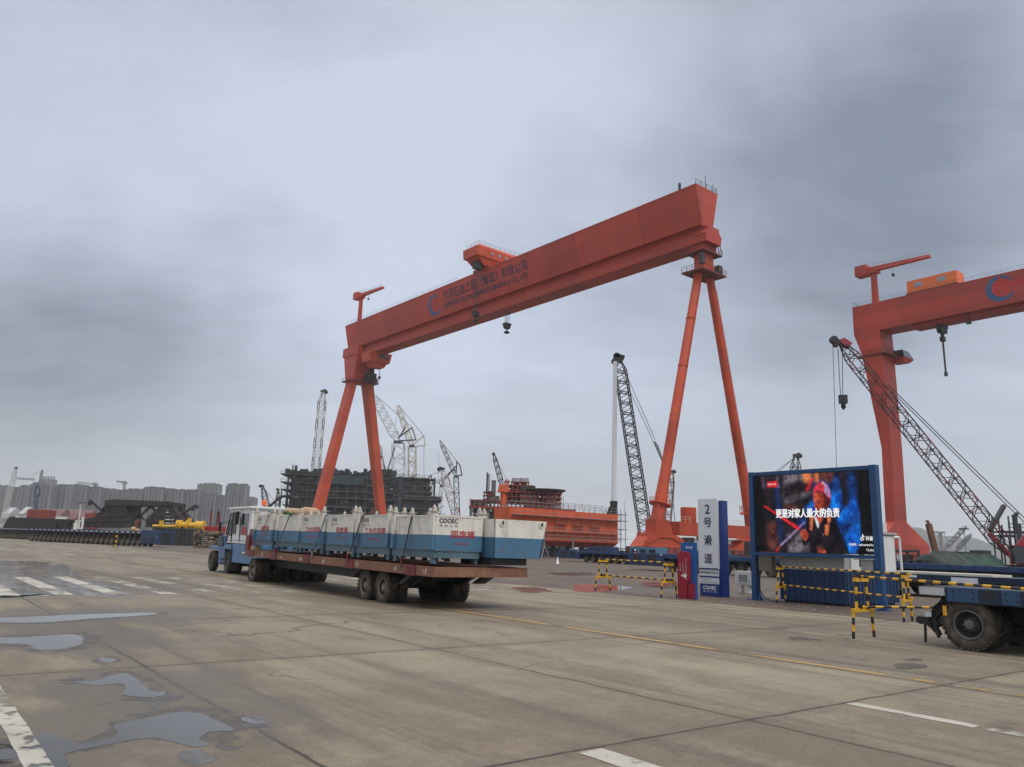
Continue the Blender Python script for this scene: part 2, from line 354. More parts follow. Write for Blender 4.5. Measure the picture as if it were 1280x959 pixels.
# ---------------------------------------------------------------- ground
def ground_mat(name, ca, cb_, slabs, damp=()):
    m, t, bs = newmat(name)
    pos = t.new('ShaderNodeNewGeometry').outputs['Position']
    rd = t.scaled(pos, (1, 1, 1), (0, 0, -RZ))           # road frame
    sp = t.new('ShaderNodeSeparateXYZ'); t.link(rd, sp.inputs[0]); X, Y = sp.outputs[0], sp.outputs[1]
    n1 = t.noise(rd, .22, 6, .62, .4); n2 = t.noise(rd, 1.3, 7, .68, .2); n3 = t.noise(rd, 9, 6, .7)
    f = t.math('ADD', t.math('MULTIPLY', n1, .6), t.math('MULTIPLY', n2, .4))
    c = t.mix(t.ramp(f, .36, .64), cb_, ca)
    # brown mud film and pale scuffed patches
    nb = t.noise(t.scaled(rd, (.5, .12, 1), loc=(4, 9, 0)), 1.0, 6, .65, .5)
    c = t.mix(t.math('MULTIPLY', t.ramp(nb, .46, .60), .5), c, (.115, .082, .056))
    nc = t.noise(t.scaled(rd, (.35, .28, 1), loc=(14, 3, 0)), 1.0, 5, .6, .6)
    c = t.mix(t.math('MULTIPLY', t.ramp(nc, .55, .7), .45), c, (.265, .226, .165))
    # rubber streaks along the road
    ns = t.noise(t.scaled(rd, (1.5, .045, 1)), 1.0, 4, .6)
    c = t.mix(t.math('MULTIPLY', t.ramp(ns, .50, .72), .5), c, (.06, .052, .045))
    nt = t.noise(t.scaled(rd, (.03, .9, 1), loc=(2, 5, 0)), 1.0, 4, .6)
    c = t.mix(t.math('MULTIPLY', t.ramp(nt, .58, .75), .25), c, (.07, .06, .05))
    na = t.noise(t.scaled(rd, (2.6, .03, 1), (0, 0, .22), (7, 2, 0)), 1.0, 3, .6)
    c = t.mix(t.math('MULTIPLY', t.ramp(na, .60, .70), .35), c, (.055, .048, .042))
    # oil spots
    no = t.noise(rd, .9, 3, .5); c = t.mix(t.math('MULTIPLY', t.ramp(no, .70, .76), .55), c, (.045, .04, .038))
    ng = t.noise(rd, 14, 3, .6); c = t.mix(t.math('MULTIPLY', t.ramp(ng, .66, .72), .3), c, (.05, .045, .04))
    rough = t.math('MULTIPLY_ADD', n2, .3, .55)
    if slabs:
        wx = t.math('MULTIPLY_ADD', t.noise(rd, 1.6, 4, .6), .10, -.05); wy = t.math('MULTIPLY_ADD', t.noise(t.scaled(rd, (1, 1, 1), loc=(5, 5, 0)), 1.6, 4, .6), .10, -.05)
        gx = t.math('DIVIDE', t.math('ADD', t.math('SUBTRACT', X, 2.78), wx), 4.36); gy = t.math('DIVIDE', t.math('ADD', t.math('SUBTRACT', Y, 5.12), wy), 5.95)
        wn = t.new('ShaderNodeTexWhiteNoise', noise_dimensions='2D'); cc = t.new('ShaderNodeCombineXYZ')
        t.link(t.math('FLOOR', gx), cc.inputs[0]); t.link(t.math('FLOOR', gy), cc.inputs[1]); t.link(cc.outputs[0], wn.inputs['Vector'])
        c = t.mix(1.0, c, t.mix(wn.outputs['Value'], (.88, .87, .86), (1.06, 1.06, 1.05)), 'MULTIPLY')
        def joint(g, size, w):
            fr = t.math('FRACT', t.math('ADD', g, .5)); d = t.math('MULTIPLY', t.math('ABSOLUTE', t.math('SUBTRACT', fr, .5)), size)
            return d
        nj = t.noise(rd, 5, 3, .6)
        wv = t.math('MULTIPLY_ADD', nj, .035, .012)
        for d in (joint(gx, 4.36, 0), joint(gy, 5.95, 0)):
            k = t.math('SUBTRACT', 1., t.math('DIVIDE', d, wv), clamp=True)
            c = t.mix(t.math('MULTIPLY', t.ramp(k, .0, .5), .9), c, (.028, .022, .019))
            k2 = t.math('SUBTRACT', 1., t.math('DIVIDE', d, t.math('MULTIPLY_ADD', nj, .5, .02)), clamp=True)
            c = t.mix(t.math('MULTIPLY', k2, .25), c, (.075, .058, .046))
        # random cracks
        vo = t.new('ShaderNodeTexVoronoi', feature='DISTANCE_TO_EDGE'); vo.inputs['Scale'].default_value = .16
        wv2 = t.new('ShaderNodeVectorMath', operation='MULTIPLY_ADD'); nn = t.new('ShaderNodeTexNoise'); nn.inputs['Scale'].default_value = .8; nn.inputs['Detail'].default_value = 5
        t.link(rd, nn.inputs['Vector']); t.link(nn.outputs['Color'], wv2.inputs[0]); wv2.inputs[1].default_value = (1.6, 1.6, 0); t.link(rd, wv2.inputs[2])
        t.link(wv2.outputs[0], vo.inputs['Vector'])
        ck = t.math('SUBTRACT', 1., t.math('MULTIPLY', vo.outputs['Distance'], 190.), clamp=True)
        c = t.mix(t.math('MULTIPLY', t.math('MULTIPLY', ck, t.ramp(n1, .47, .56)), .75), c, (.04, .033, .028))
    # damp ground around the puddles: darker and smoother
    dm = None
    for (px, py, rr) in damp:
        v0 = t.new('ShaderNodeVectorMath', operation='DISTANCE'); cx, cy = px, py
        t.link(rd, v0.inputs[0]); v0.inputs[1].default_value = (cx, cy, 0)
        k = t.math('SUBTRACT', 1., t.math('DIVIDE', v0.outputs['Value'], rr), clamp=True)
        dm = k if dm is None else t.math('MAXIMUM', dm, k)
    if dm is not None:
        nw = t.noise(t.scaled(rd, (1.1, .5, 1)), 1.0, 6, .65, .6)
        f = t.ramp(t.math('ADD', t.math('MULTIPLY', dm, .65), t.math('SUBTRACT', nw, .5)), .16, .42)
        c = t.mix(t.math('MULTIPLY', f, .72), c, (.082, .063, .044))
        rough = t.math('SUBTRACT', rough, t.math('MULTIPLY', f, .22))
    c = t.mix(t.math('MULTIPLY', t.math('SUBTRACT', n3, .5), .5), c, (.03, .025, .02)) if False else c
    n4 = t.noise(rd, 38, 4, .75); n5 = t.noise(rd, 110, 2, .6)
    g_ = t.math('ADD', t.math('MULTIPLY', n4, .55), t.math('MULTIPLY', n5, .45))
    c = t.mix(1.0, c, t.mix(t.ramp(g_, .34, .66), (.74, .74, .73), (1.24, 1.24, 1.23)), 'MULTIPLY')
    c = t.mix(1.0, c, t.mix(t.ramp(n3, .3, .7), (.90, .90, .90), (1.12, 1.12, 1.12)), 'MULTIPLY')
    t.link(c, bs.inputs['Base Color']); t.link(rough, bs.inputs['Roughness'])
    bs.inputs['Specular IOR Level'].default_value = .35
    b = t.new('ShaderNodeBump'); b.inputs['Strength'].default_value = .35; b.inputs['Distance'].default_value = .012
    t.link(t.math('ADD', n3, t.math('MULTIPLY', n2, 1.2)), b.inputs['Height']); t.link(b.outputs[0], bs.inputs['Normal'])
    return m
damp = [(*GF(190, 905), 2.6), (*GF(170, 855), 2.2), (*GF(60, 800), 3.5), (*GF(40, 735), 6.5), (*GF(110, 770), 4.5), (*GF(30, 930), 2.2), (*GF(310, 895), 1.2)]
g_conc = ground_mat('concrete_paving', (.248, .208, .147), (.168, .138, .100), True, damp)
g_yard = ground_mat('yard_dirt', (.125, .092, .066), (.075, .055, .041), False, [(26, 24, 4), (30, 20, 5), (40, 30, 8), (28, 10, 5)])
b = MB(); b.add([(-5000, -300, 0), (5000, -300, 0), (5000, 5000, 0), (-5000, 5000, 0)], [(0, 1, 2, 3)])
struct('ground', b, g_conc)
# the yard beyond the road edge: a sheet of its own with an uneven border
b = MB(); rnd = random.Random(3); edge = []
for i in range(120):
    y = -60 + i*3.0; edge.append((22.15 + rnd.uniform(-.18, .18) + (0.0 if y < 40 else (y-40)*.02), y))
pts = [tuple(W(x, y, .004)) for x, y in edge]; far = [tuple(W(420, y, .004)) for x, y in edge]
b.add(pts+far, [(i, 120+i, 121+i, i+1) for i in range(119)])
struct('yard_ground', b, g_yard)

# ---------------------------------------------------------------- painted markings
def worn_mat(name, col, wear, scale=2.5):
    m, t, bs = newmat(name)
    pos = t.new('ShaderNodeNewGeometry').outputs['Position']
    a = t.noise(pos, scale, 8, .72, .3); c2 = t.noise(pos, scale*.25, 4, .6)
    f = t.ramp(t.math('ADD', a, t.math('MULTIPLY', t.math('SUBTRACT', c2, .5), .6)), wear-.05, wear+.05)
    cc = t.mix(t.ramp(c2, .35, .65), tuple(q*.72 for q in col), col)
    t.link(cc, bs.inputs['Base Color']); bs.inputs['Roughness'].default_value = .7
    t.link(f, bs.inputs['Alpha']); return m
mk_w = worn_mat('road_paint_white', (.42, .39, .33), .43, 3.5)
mk_w2 = worn_mat('road_paint_white_worn', (.36, .335, .28), .49)
mk_f = worn_mat('road_paint_faded', (.30, .27, .225), .47, 1.6)
mk_y = worn_mat('road_paint_yellow', (.40, .26, .075), .43, 1.4)
def stripe(name, x0, x1, y0, y1, m, seg=24, wob=.008, z=.0045):
    b = MB(); r = random.Random(int(x0*77+y0*13)); pts = []
    for i in range(seg+1):
        y = y0+(y1-y0)*i/seg; pts += [W(x0+r.uniform(-wob, wob), y, z), W(x1+r.uniform(-wob, wob), y, z)]
    b.add(pts, [(2*i, 2*i+1, 2*i+3, 2*i+2) for i in range(seg)])
    return struct(name, b, m)
stripe('road_marking', .97, 1.15, -4, 11.0, mk_w, 60)
stripe('road_marking', 4.72, 5.0, -4, 5.06, mk_w, 40)
stripe('road_marking', 8.93, 9.12, -4, 5.07, mk_w, 40)
stripe('road_marking', 13.2, 13.36, 1.6, 4.6, mk_f)
stripe('road_marking', 16.55, 16.68, 18.4, 19.3, mk_w2)
stripe('road_marking', 11.58, 11.72, -8, 75, mk_y, 80)
stripe('road_marking', 11.86, 11.92, -8, 75, mk_f, 80)
for i, (x, m) in enumerate([(2.35, mk_w), (3.62, mk_w), (4.9, mk_w), (6.25, mk_w2), (7.6, mk_f), (8.85, mk_f), (10.15, mk_f), (11.45, mk_f), (12.75, mk_f), (14.0, mk_f), (15.3, mk_w2), (16.6, mk_w2), (17.9, mk_f), (19.2, mk_f)]):
    stripe('road_marking', x-.02, x+.46, 24.2, 33.9, m)
for x in (3.2, 4.7, 6.1, 7.5, 8.85, 10.4, 12.1, 13.7, 15.3, 16.9, 18.5, 20.1):
    stripe('road_marking', x, x+.5, 77, 88.5, mk_w2, 8)
for i in range(5):
    stripe('road_marking', 30+i*9, 30.2+i*9, 60, 66, mk_f, 6)

# ---------------------------------------------------------------- puddles: shallow water lying on the paving
m, t, bs = newmat('puddle_water')
pos = t.new('ShaderNodeNewGeometry').outputs['Position']
n = t.noise(pos, 1.8, 4, .5)
t.link(t.mix(n, (.055, .05, .043), (.085, .078, .068)), bs.inputs['Base Color']); bs.inputs['Roughness'].default_value = .03
bs.inputs['IOR'].default_value = 1.36; bs.inputs['Specular IOR Level'].default_value = .5
bp = t.new('ShaderNodeBump'); bp.inputs['Strength'].default_value = .05; bp.inputs['Distance'].default_value = .01
t.link(t.noise(pos, 5, 2), bp.inputs['Height']); t.link(bp.outputs[0], bs.inputs['Normal'])
water = m
m, t, bs = newmat('wet_film')
pos = t.new('ShaderNodeNewGeometry').outputs['Position']
rd = t.scaled(pos, (1, 1, 1), (0, 0, -RZ))
n = t.noise(t.scaled(rd, (1.3, .45, 1)), 1.0, 7, .68, .5)
bs.inputs['Base Color'].default_value = (.10, .09, .078, 1); bs.inputs['Roughness'].default_value = .10
bs.inputs['Specular IOR Level'].default_value = .7
t.link(t.math('MULTIPLY', t.ramp(n, .40, .54), .85), bs.inputs['Alpha']); film = m
m, t, bs = newmat('damp_margin')
pos = t.new('ShaderNodeNewGeometry').outputs['Position']
n = t.noise(pos, 2.6, 7, .7, .4)
bs.inputs['Base Color'].default_value = (.072, .058, .044, 1); bs.inputs['Roughness'].default_value = .3
t.link(t.math('MULTIPLY', t.ramp(n, .42, .60), .75), bs.inputs['Alpha']); damp_m = m
def puddle(px_outline, m, z=.0025, rough=.025, name='water'):
    pts = [Vector((*GF(x, y), 0)) for x, y in px_outline]; r = random.Random(len(pts)*7+int(pts[0].x*10)); o = []
    for k, a in enumerate(pts):                         # Catmull-Rom between the traced points, with a ragged shore
        p0, p2, p3 = pts[k-1], pts[(k+1) % len(pts)], pts[(k+2) % len(pts)]; N = 7
        for i in range(N):
            s = i/N
            q = .5*((2*a) + (p2-p0)*s + (2*p0-5*a+4*p2-p3)*s*s + (3*a-p0-3*p2+p3)*s**3)
            amp = rough*min(3., (p2-a).length*.8+.3)
            o.append(q+Vector((r.uniform(-amp, amp), r.uniform(-amp, amp), 0)))
    bmm = bmesh.new(); vs = [bmm.verts.new(W(q.x, q.y, z)) for q in o]
    f = bmm.faces.new(vs); bmesh.ops.triangulate(bmm, faces=[f]); bmm.normal_update()
    for fc in bmm.faces:
        if fc.normal.z < 0: fc.normal_flip()
    me = bpy.data.meshes.new(name); bmm.to_mesh(me); bmm.free(); me.materials.append(m)
    ob = link(name, me); ob['kind'] = 'structure'
    if m is water:
        cx_ = sum(x for x, y in px_outline)/len(px_outline); cy_ = sum(y for x, y in px_outline)/len(px_outline)
        q2 = [GF(x, y) for x, y in px_outline]; gx_, gy_ = GF(cx_, cy_); out_ = []
        for x, y in q2: d_ = math.hypot(x-gx_, y-gy_); k_ = 1+.28/max(.3, d_)+.06; out_.append((gx_+(x-gx_)*k_, gy_+(y-gy_)*k_))
        bm2 = bmesh.new(); f2 = bm2.faces.new([bm2.verts.new(W(x, y, z-.0012)) for x, y in out_]); bmesh.ops.triangulate(bm2, faces=[f2]); bm2.normal_update()
        for fc in bm2.faces:
            if fc.normal.z < 0: fc.normal_flip()
        me2 = bpy.data.meshes.new('water_margin'); bm2.to_mesh(me2); bm2.free(); me2.materials.append(damp_m); o2 = link('water_margin', me2); o2['kind'] = 'structure'
    return ob
puddle([(44, 920), (62, 917), (84, 926), (100, 930), (130, 925), (146, 918), (143, 908), (160, 902), (195, 896), (215, 891), (250, 892), (268, 900), (292, 913), (262, 915), (250, 925), (262, 930), (240, 934), (200, 924), (170, 925), (110, 936), (80, 944), (86, 956), (70, 975), (40, 965), (30, 940)], water)
puddle([(-30, 937), (10, 936), (24, 941), (22, 948), (-30, 950)], water)
puddle([(92, 853), (118, 851), (146, 843), (160, 843), (178, 855), (190, 864), (205, 865), (204, 870), (180, 872), (152, 868), (156, 861), (150, 855), (120, 857)], water)
puddle([(186, 875), (205, 872), (215, 880), (228, 884), (226, 890), (200, 889), (190, 886)], film)
puddle([(126, 823), (140, 823), (144, 826), (136, 829), (124, 827)], water)
puddle([(-20, 798), (40, 796), (92, 793), (104, 799), (96, 808), (60, 813), (40, 811), (36, 806), (-20, 804)], water, rough=.05)
puddle([(-20, 773), (40, 771), (100, 768), (190, 766), (186, 769), (110, 774), (60, 778), (-20, 778)], water, rough=.05)
puddle([(-30, 703), (20, 701), (60, 703), (100, 716), (122, 728), (150, 738), (165, 748), (120, 745), (60, 744), (-30, 743)], film, rough=.1)
puddle([(-20, 744), (30, 744), (62, 742), (60, 745), (20, 747), (-20, 748)], water, rough=.05)
puddle([(302, 897), (325, 894), (350, 896), (346, 902), (320, 905), (305, 902)], film)
puddle([(225, 940), (260, 938), (276, 945), (250, 957), (228, 955)], film)
puddle([(118, 879), (138, 878), (140, 881), (124, 883)], film)
puddle([(742, 733), (776, 733), (790, 735), (774, 738), (750, 737)], water, .008, .06)
puddle([(805, 729), (850, 730), (846, 735), (815, 734)], film, .008, .06)
puddle([(690, 716), (735, 716), (742, 719), (700, 720)], film, .008, .1)
puddle([(640, 735), (668, 734), (690, 739), (660, 741)], film, .003, .05)
# red oxide paint spilt on the yard
mk_r = worn_mat('spilt_red_paint', (.24, .035, .02), .42, 1.2)
def patch(name, px_outline, m, z):
    o = [GF(x, y) for x, y in px_outline]; b = MB(); b.add([W(x, y, z) for x, y in o], [tuple(range(len(o)))]); return struct(name, b, m)
patch('red_floor_paint', [(718, 739), (716, 731), (750, 731), (790, 734), (770, 739), (740, 741)], mk_r, .0075)
patch('red_floor_paint', [(806, 733), (800, 727), (845, 727), (846, 731), (830, 734)], mk_r, .0075)
# dark tar patches on the road
tar = worn_mat('tar_patch', (.075, .062, .05), .50, 2.2)
for o in ([(985, 797), (1000, 796), (1030, 801), (1012, 803), (990, 800)], [(1112, 832), (1130, 829), (1155, 831), (1158, 835), (1135, 837), (1115, 835)], [(960, 784), (985, 784), (990, 787), (966, 787)], [(1130, 823), (1150, 823), (1152, 826), (1134, 826)]):
    puddle(o, tar, .003, .03, 'road_patch')

# ---------------------------------------------------------------- hill and haze
b = MB(); r = random.Random(5); NX, NY = 60, 12
prof = lambda x: 86*math.exp(-((x-1225)/95)**2) + 62*math.exp(-((x-1390)/120)**2) + 46*math.exp(-((x-1080)/90)**2) + 40*math.exp(-((x-1650)/220)**2)
vs = []
for j in range(NY+1):
    for i in range(NX+1):
        x = 800+i*20; d = j/NY; h = prof(x)*math.sin(math.pi*min(1, d*1.0))
        vs.append((x+(j-6)*8, 2150+d*520, -.5+h*(1+.05*r.uniform(-1, 1))))
b.add(vs, [(j*(NX+1)+i, j*(NX+1)+i+1, (j+1)*(NX+1)+i+1, (j+1)*(NX+1)+i) for j in range(NY) for i in range(NX)], 0, True)
struct('hill', b, MAT('hill_scrub', (.06, .065, .06), .9, var=.3, scale=.01))
hz = bpy.data.materials.new('haze_air'); hz.use_nodes = True; hz.node_tree.nodes.clear()
t = NT(hz.node_tree); o = t.new('ShaderNodeOutputMaterial'); pv = t.new('ShaderNodeVolumePrincipled')
pv.inputs['Color'].default_value = (.90, .93, .97, 1); pv.inputs['Density'].default_value = .00015
t.link(pv.outputs[0], o.inputs['Volume'])
b = MB(); b.box(-5200, 5200, -400, 5200, -1.5, 112)
ob = link('haze', b.mesh('haze', hz)); ob['kind'] = 'stuff'
# ================================================================ the two gantry cranes
def cornerplate(b, r0, r1, s0, s1, z, th=.4, m=0): b.box(r0, r1, s0, s1, z-th, z, m)
def emblem(parent, cx, cz, rad, r_of_z, flip=1):
    """blue crescent, red ring and red derrick painted on the girder side (local x = r_of_z)"""
    def pt(a, c, off): return (r_of_z(c)-off, a, c)
    b = MB(); N = 40; A0, A1 = R2(38), R2(330); vs = []
    for i in range(N+1):
        w = A0+(A1-A0)*i/N; k = math.sin(math.pi*i/N); ro = rad; ri = rad*(1-.12-.30*k)
        oy = -rad*.06*k
        vs += [pt(cx-math.cos(w)*ro, cz+math.sin(w)*ro, .03), pt(cx-math.cos(w)*ri, cz+math.sin(w)*ri-oy, .03)]
    b.add(vs, [(2*i, 2*i+1, 2*i+3, 2*i+2) for i in range(N)], 0)
    vs = []; rr = rad*.56
    for i in range(N+1):
        w = R2(20)+R2(320)*i/N
        vs += [pt(cx-math.cos(w)*rr, cz+math.sin(w)*rr-rad*.02, .04), pt(cx-math.cos(w)*rr*.78, cz+math.sin(w)*rr*.78-rad*.02, .04)]
    b.add(vs, [(2*i, 2*i+1, 2*i+3, 2*i+2) for i in range(N)], 1)
    for dx in (-.16, .16):             # the derrick
        q = [(cx-dx*rad*1.3-.05*rad, cz-rad*.3), (cx-dx*rad*1.3+.05*rad, cz-rad*.3), (cx+.03*rad, cz+rad*1.0), (cx-.03*rad, cz+rad*1.0)]
        b.add([pt(a, c, .05) for a, c in q], [(0, 1, 2, 3)], 1)
    return part('emblem', b, [let_bl, let_rb], parent)

g1 = thing('gantry_crane', 'huge red gantry crane on A-shaped legs spanning the yard with Chinese lettering on its girder', 'gantry crane', (44.67, 172.83, 0), math.atan2(.635, .772))
b = MB()
f = lambda s: (lambda r, z: (r, s, z))
b.prism([(-1.95, 77.3), (1.95, 77.3), (4.3, 87.4), (-4.3, 87.4)], f(173.2), f(-1.0))
for s in range(8, 172, 12):                                  # faint plate joints
    pass
gird = part('upper_girder', b, [cr_red, cr_dark], g1)
b = MB(); b.prism([(-2.2, 77.0), (-2.2, 76.2), (-3.05, 75.0), (-3.05, 74.7), (-2.8, 73.0), (2.8, 73.0), (3.05, 74.7), (3.05, 75.0), (2.2, 76.2), (2.2, 77.0)], f(158), f(-2.6))
part('lower_girder', b, [cr_red], g1)
b = MB()
for sg in (-1, 1): b.box(min(sg*1.9, sg*3.7), max(sg*1.9, sg*3.7), -1.6, 160, 77.02, 77.22); b.box(min(sg*3.05, sg*3.2), max(sg*3.05, sg*3.2), -2.7, 157, 74.78, 74.96)
b.rail([(-3.6, -1.6, 77.22), (-3.6, 158, 77.22)], 1.1, .035, 3)
part('walkway', b, [cr_org_lit], g1)
b = MB(); b.rail([(-4.2, 172, 87.4), (-4.2, 96, 87.4)], 1.1, .03, 4); b.rail([(-4.2, -.8, 87.4), (4.2, -.8, 87.4), (4.2, 172, 87.4)], 1.3, .05, 2.0); b.tube((-4.0, 4, 87.4), (-4.0, 4, 89.2), .35)
b.tube((0, -.6, 87.4), (0, -.6, 91), .07); b.tube((3, -.6, 87.4), (3, -.6, 90), .06)
part('guard_rail', b, [steel_dk], g1)
# lettering: the face leans outward towards the top
rz_ = lambda z: -1.95 - (z-77.3)*(2.35/10.1)
ey = Vector((-2.35/10.1, 0, 1)).normalized()
lettering('company_lettering', '海洋石油工程（青岛）有限公司', let_nv, g1, (rz_(84.1)-.04, 82.6, 84.1), (0, -1, 0), ey, 43.5, 3.5, .03, .012)
lettering('company_lettering', 'OFFSHORE OIL ENGINEERING (QINGDAO) CO., LTD.', let_nv, g1, (rz_(80.7)-.04, 82.6, 80.7), (0, -1, 0), ey, 43.5, 2.1, .03, .022)
emblem(g1, 110.0, 82.3, 3.6, rz_)
# upper trolley straddling the girder
b = MB()
b.hexa([(-9, 78.6, 90.6), (9, 78.6, 90.6), (9, 85.8, 90.6), (-9, 85.8, 90.6)], [(-9.2, 78.4, 93.6), (9, 78.4, 93.6), (9, 86, 93.6), (-9.2, 86, 93.6)])
b.hexa([(-9.2, 78.4, 93.6), (9, 78.4, 93.6), (9, 86, 93.6), (-9.2, 86, 93.6)], [(-8.0, 79, 94.5), (8.5, 79, 94.5), (8.5, 85.4, 94.5), (-8, 85.4, 94.5)])
b.hexa([(-5.4, 79.6, 88.2), (5.4, 79.6, 88.2), (5.4, 84.8, 88.2), (-5.4, 84.8, 88.2)], [(-8.2, 79, 90.6), (8, 79, 90.6), (8, 85.4, 90.6), (-8.2, 85.4, 90.6)])
for sx in (-4.1, 4.1): b.box(sx-.5, sx+.5, 78, 86.4, 87.42, 88.2)
tr = part('upper_trolley', b, [cr_org_lit], g1)
b = MB()
for x in (-3.2, -.2, 2.6): b.lathe([(.55, 0), (.55, .06)], (x, 78.39, 92.2), (0, -1, 0), 14)
part('porthole', b, [glass_t], tr)
b = MB(); b.rail([(-8, 79, 94.5), (8.5, 79, 94.5)], 1.1, .04, 2); b.rail([(-8, 85.4, 94.5), (-8, 79, 94.5)], 1.1, .04, 2); part('trolley_rail', b, [steel_gr], tr)
b = MB(); b.lathe([(.9, -1.3), (.9, 1.3)], (-7, 81, 88.4), (1, 0, 0), 12); b.box(-8.3, -5.6, 80.2, 81.8, 86.8, 89.2); part('rope_sheave', b, [steel_bk], tr)
b = MB()
for dx in (-.7, 0, .7): b.tube((-7+dx, 80.8, 88), (-7+dx*.7, 80.8, 72.6), .08, n=5)
part('hoist_rope', b, [rope_m], g1)
b = MB(); b.box(-8, -6, 80, 81.6, 71.2, 72.8, bev=.2); b.tube((-7, 80.8, 71.3), (-7, 80.8, 70.2), .3); b.lathe([(.1, -.9), (.75, -.6), (.75, .1), (.2, .4)], (-7, 80.8, 70), (0, 0, 1), 10)
part('hook_block', b, [steel_bk], g1)
b = MB()
for dx in (-.9, -.3, .3, .9): b.tube((dx, 73.7, 73), (dx*.8, 73.7, 68.9), .07, n=5)
part('hoist_rope', b, [rope_m], g1)
b = MB(); b.hexa([(-.8, 73.1, 67.3), (.8, 73.1, 67.3), (.8, 74.3, 67.3), (-.8, 74.3, 67.3)], [(-1.2, 72.9, 69), (1.2, 72.9, 69), (1.2, 74.5, 69), (-1.2, 74.5, 69)]); b.tube((0, 73.7, 67.4), (0, 73.7, 66.4), .22); b.lathe([(.3, -.4), (.9, -.1), (.85, .25), (.2, .4)], (0, 73.7, 66.1), (0, 0, 1), 10)
part('hook_block', b, [steel_bk], g1)
# lower trolley with the operator's cab
b = MB(); b.hexa([(-4.6, 150, 69.2), (4, 150, 69.2), (4, 156, 69.2), (-4.6, 156, 69.2)], [(-5, 149.5, 72.9), (4.6, 149.5, 72.9), (4.6, 156.5, 72.9), (-5, 156.5, 72.9)])
b.hexa([(-2.6, 151, 67.4), (2.2, 151, 67.4), (2.2, 155, 67.4), (-2.6, 155, 67.4)], [(-3.8, 150.4, 69.2), (3.2, 150.4, 69.2), (3.2, 155.6, 69.2), (-3.8, 155.6, 69.2)])
lt = part('lower_trolley', b, [cr_org_lit], g1)
b = MB()
for i in range(5): b.box(-1.0+i*.85, -.3+i*.85, 149.4, 149.44, 70.9, 72.1)
part('cab_window', b, [glass_d], lt)
b = MB(); b.box(-1.2, 2.4, 156.5, 159.6, 62.8, 66.0, bev=.1); b.box(-.2, 1.2, 156.6, 158, 66, 69.2); b.tube((2.2, 154, 67.4), (2.2, 154, 64.5), .12); b.box(1.8, 2.6, 153.6, 154.4, 63.6, 64.6)
part('operator_cab', b, [steel_bk], g1)
# jib crane on the far end of the girder
def jib_crane(parent, x, s, z0, z1, back, fwd, mat, drop=1.):
    b = MB(); b.tube((x, s, z0), (x, s, z1), .95, .8, 12); b.box(x-1.3, x+1.3, s-1.3, s+1.3, z1-.2, z1+.5)
    b.hexa([(x-.7, s-fwd, z1+.5-drop+.4), (x+.7, s-fwd, z1+.5-drop+.4), (x+.8, s+back-1, z1+.5), (x-.8, s+back-1, z1+.5)], [(x-.5, s-fwd, z1+.5-drop+1.1), (x+.5, s-fwd, z1+.5-drop+1.1), (x+.7, s+back-1, z1+1.9), (x-.7, s+back-1, z1+1.9)])
    j = part('jib_crane', b, [mat], parent)
    b = MB(); b.box(x-1.6, x+1.6, s+back-3.2, s+back, z1-.3, z1+2.6, bev=.15); part('counterweight', b, [mat], j)
    b = MB(); b.rail([(x-.5, s-fwd, z1+1.6-drop), (x-.7, s+back-3, z1+1.9)], .9, .03, 1.6); part('jib_rail', b, [steel_gr], j)
    b = MB(); b.tube((x, s-fwd*.35, z1+.2), (x, s-fwd*.35, z1-1.6), .05, n=4); b.box(x-.3, x+.3, s-fwd*.35-.3, s-fwd*.35+.3, z1-2.3, z1-1.6); part('jib_hook', b, [steel_bk], j)
    return j
jib_crane(g1, 0, 169.5, 87.4, 99.6, 4.2, 17.5, cr_red, 1.0)
# hinged (near) leg: head, platforms, two raking tubes, collars, bases
b = MB(); b.hexa([(-1.7, -.6, 66), (2.7, -.6, 66), (2.7, 1.9, 66), (-1.7, 1.9, 66)], [(-1.2, -.9, 71.2), (2.0, -.9, 71.2), (2.0, 2.2, 71.2), (-1.2, 2.2, 71.2)]); b.box(-2.0, 2.6, -1.4, 2.8, 71.25, 72.98); part('leg_head', b, [cr_org_lit], g1)
b = MB(); cornerplate(b, -3.2, 4.2, -2.0, 3.4, 71.2, .3); cornerplate(b, -4.0, 5.2, -2.3, 3.8, 66.3, .4); b.rail([(-3.2, 3.4, 71.2), (-3.2, -2.0, 71.2), (4.2, -2.0, 71.2), (4.2, 3.4, 71.2)], 1.2, .05, 1.4); b.rail([(-4.0, 3.8, 66.3), (-4.0, -2.3, 66.3), (5.2, -2.3, 66.3), (5.2, 3.8, 66.3)], 1.2, .05, 1.4)
part('leg_platform', b, [cr_dark], g1)
b = MB(); b.box(-3.2, -2.1, -1.6, -.6, 67.6, 70.2); b.box(3.0, 4.4, -1.8, -.4, 66.5, 68.6); b.bar((4.6, 1, 66.4), (3.4, 1, 72.9), .5, .25); b.bar((3.2, -1.8, 71.4), (2.2, -1.6, 77.6), .12); b.bar((4.1, -1.8, 71.4), (3.1, -1.6, 77.6), .12); part('winch_box', b, [steel_dk], g1)
L1t, L1b, L2t, L2b = Vector((-1.3, 1, 66)), Vector((-16.9, 1, 7.4)), Vector((3.2, 1, 66)), Vector((17.6, 1, 7.4))
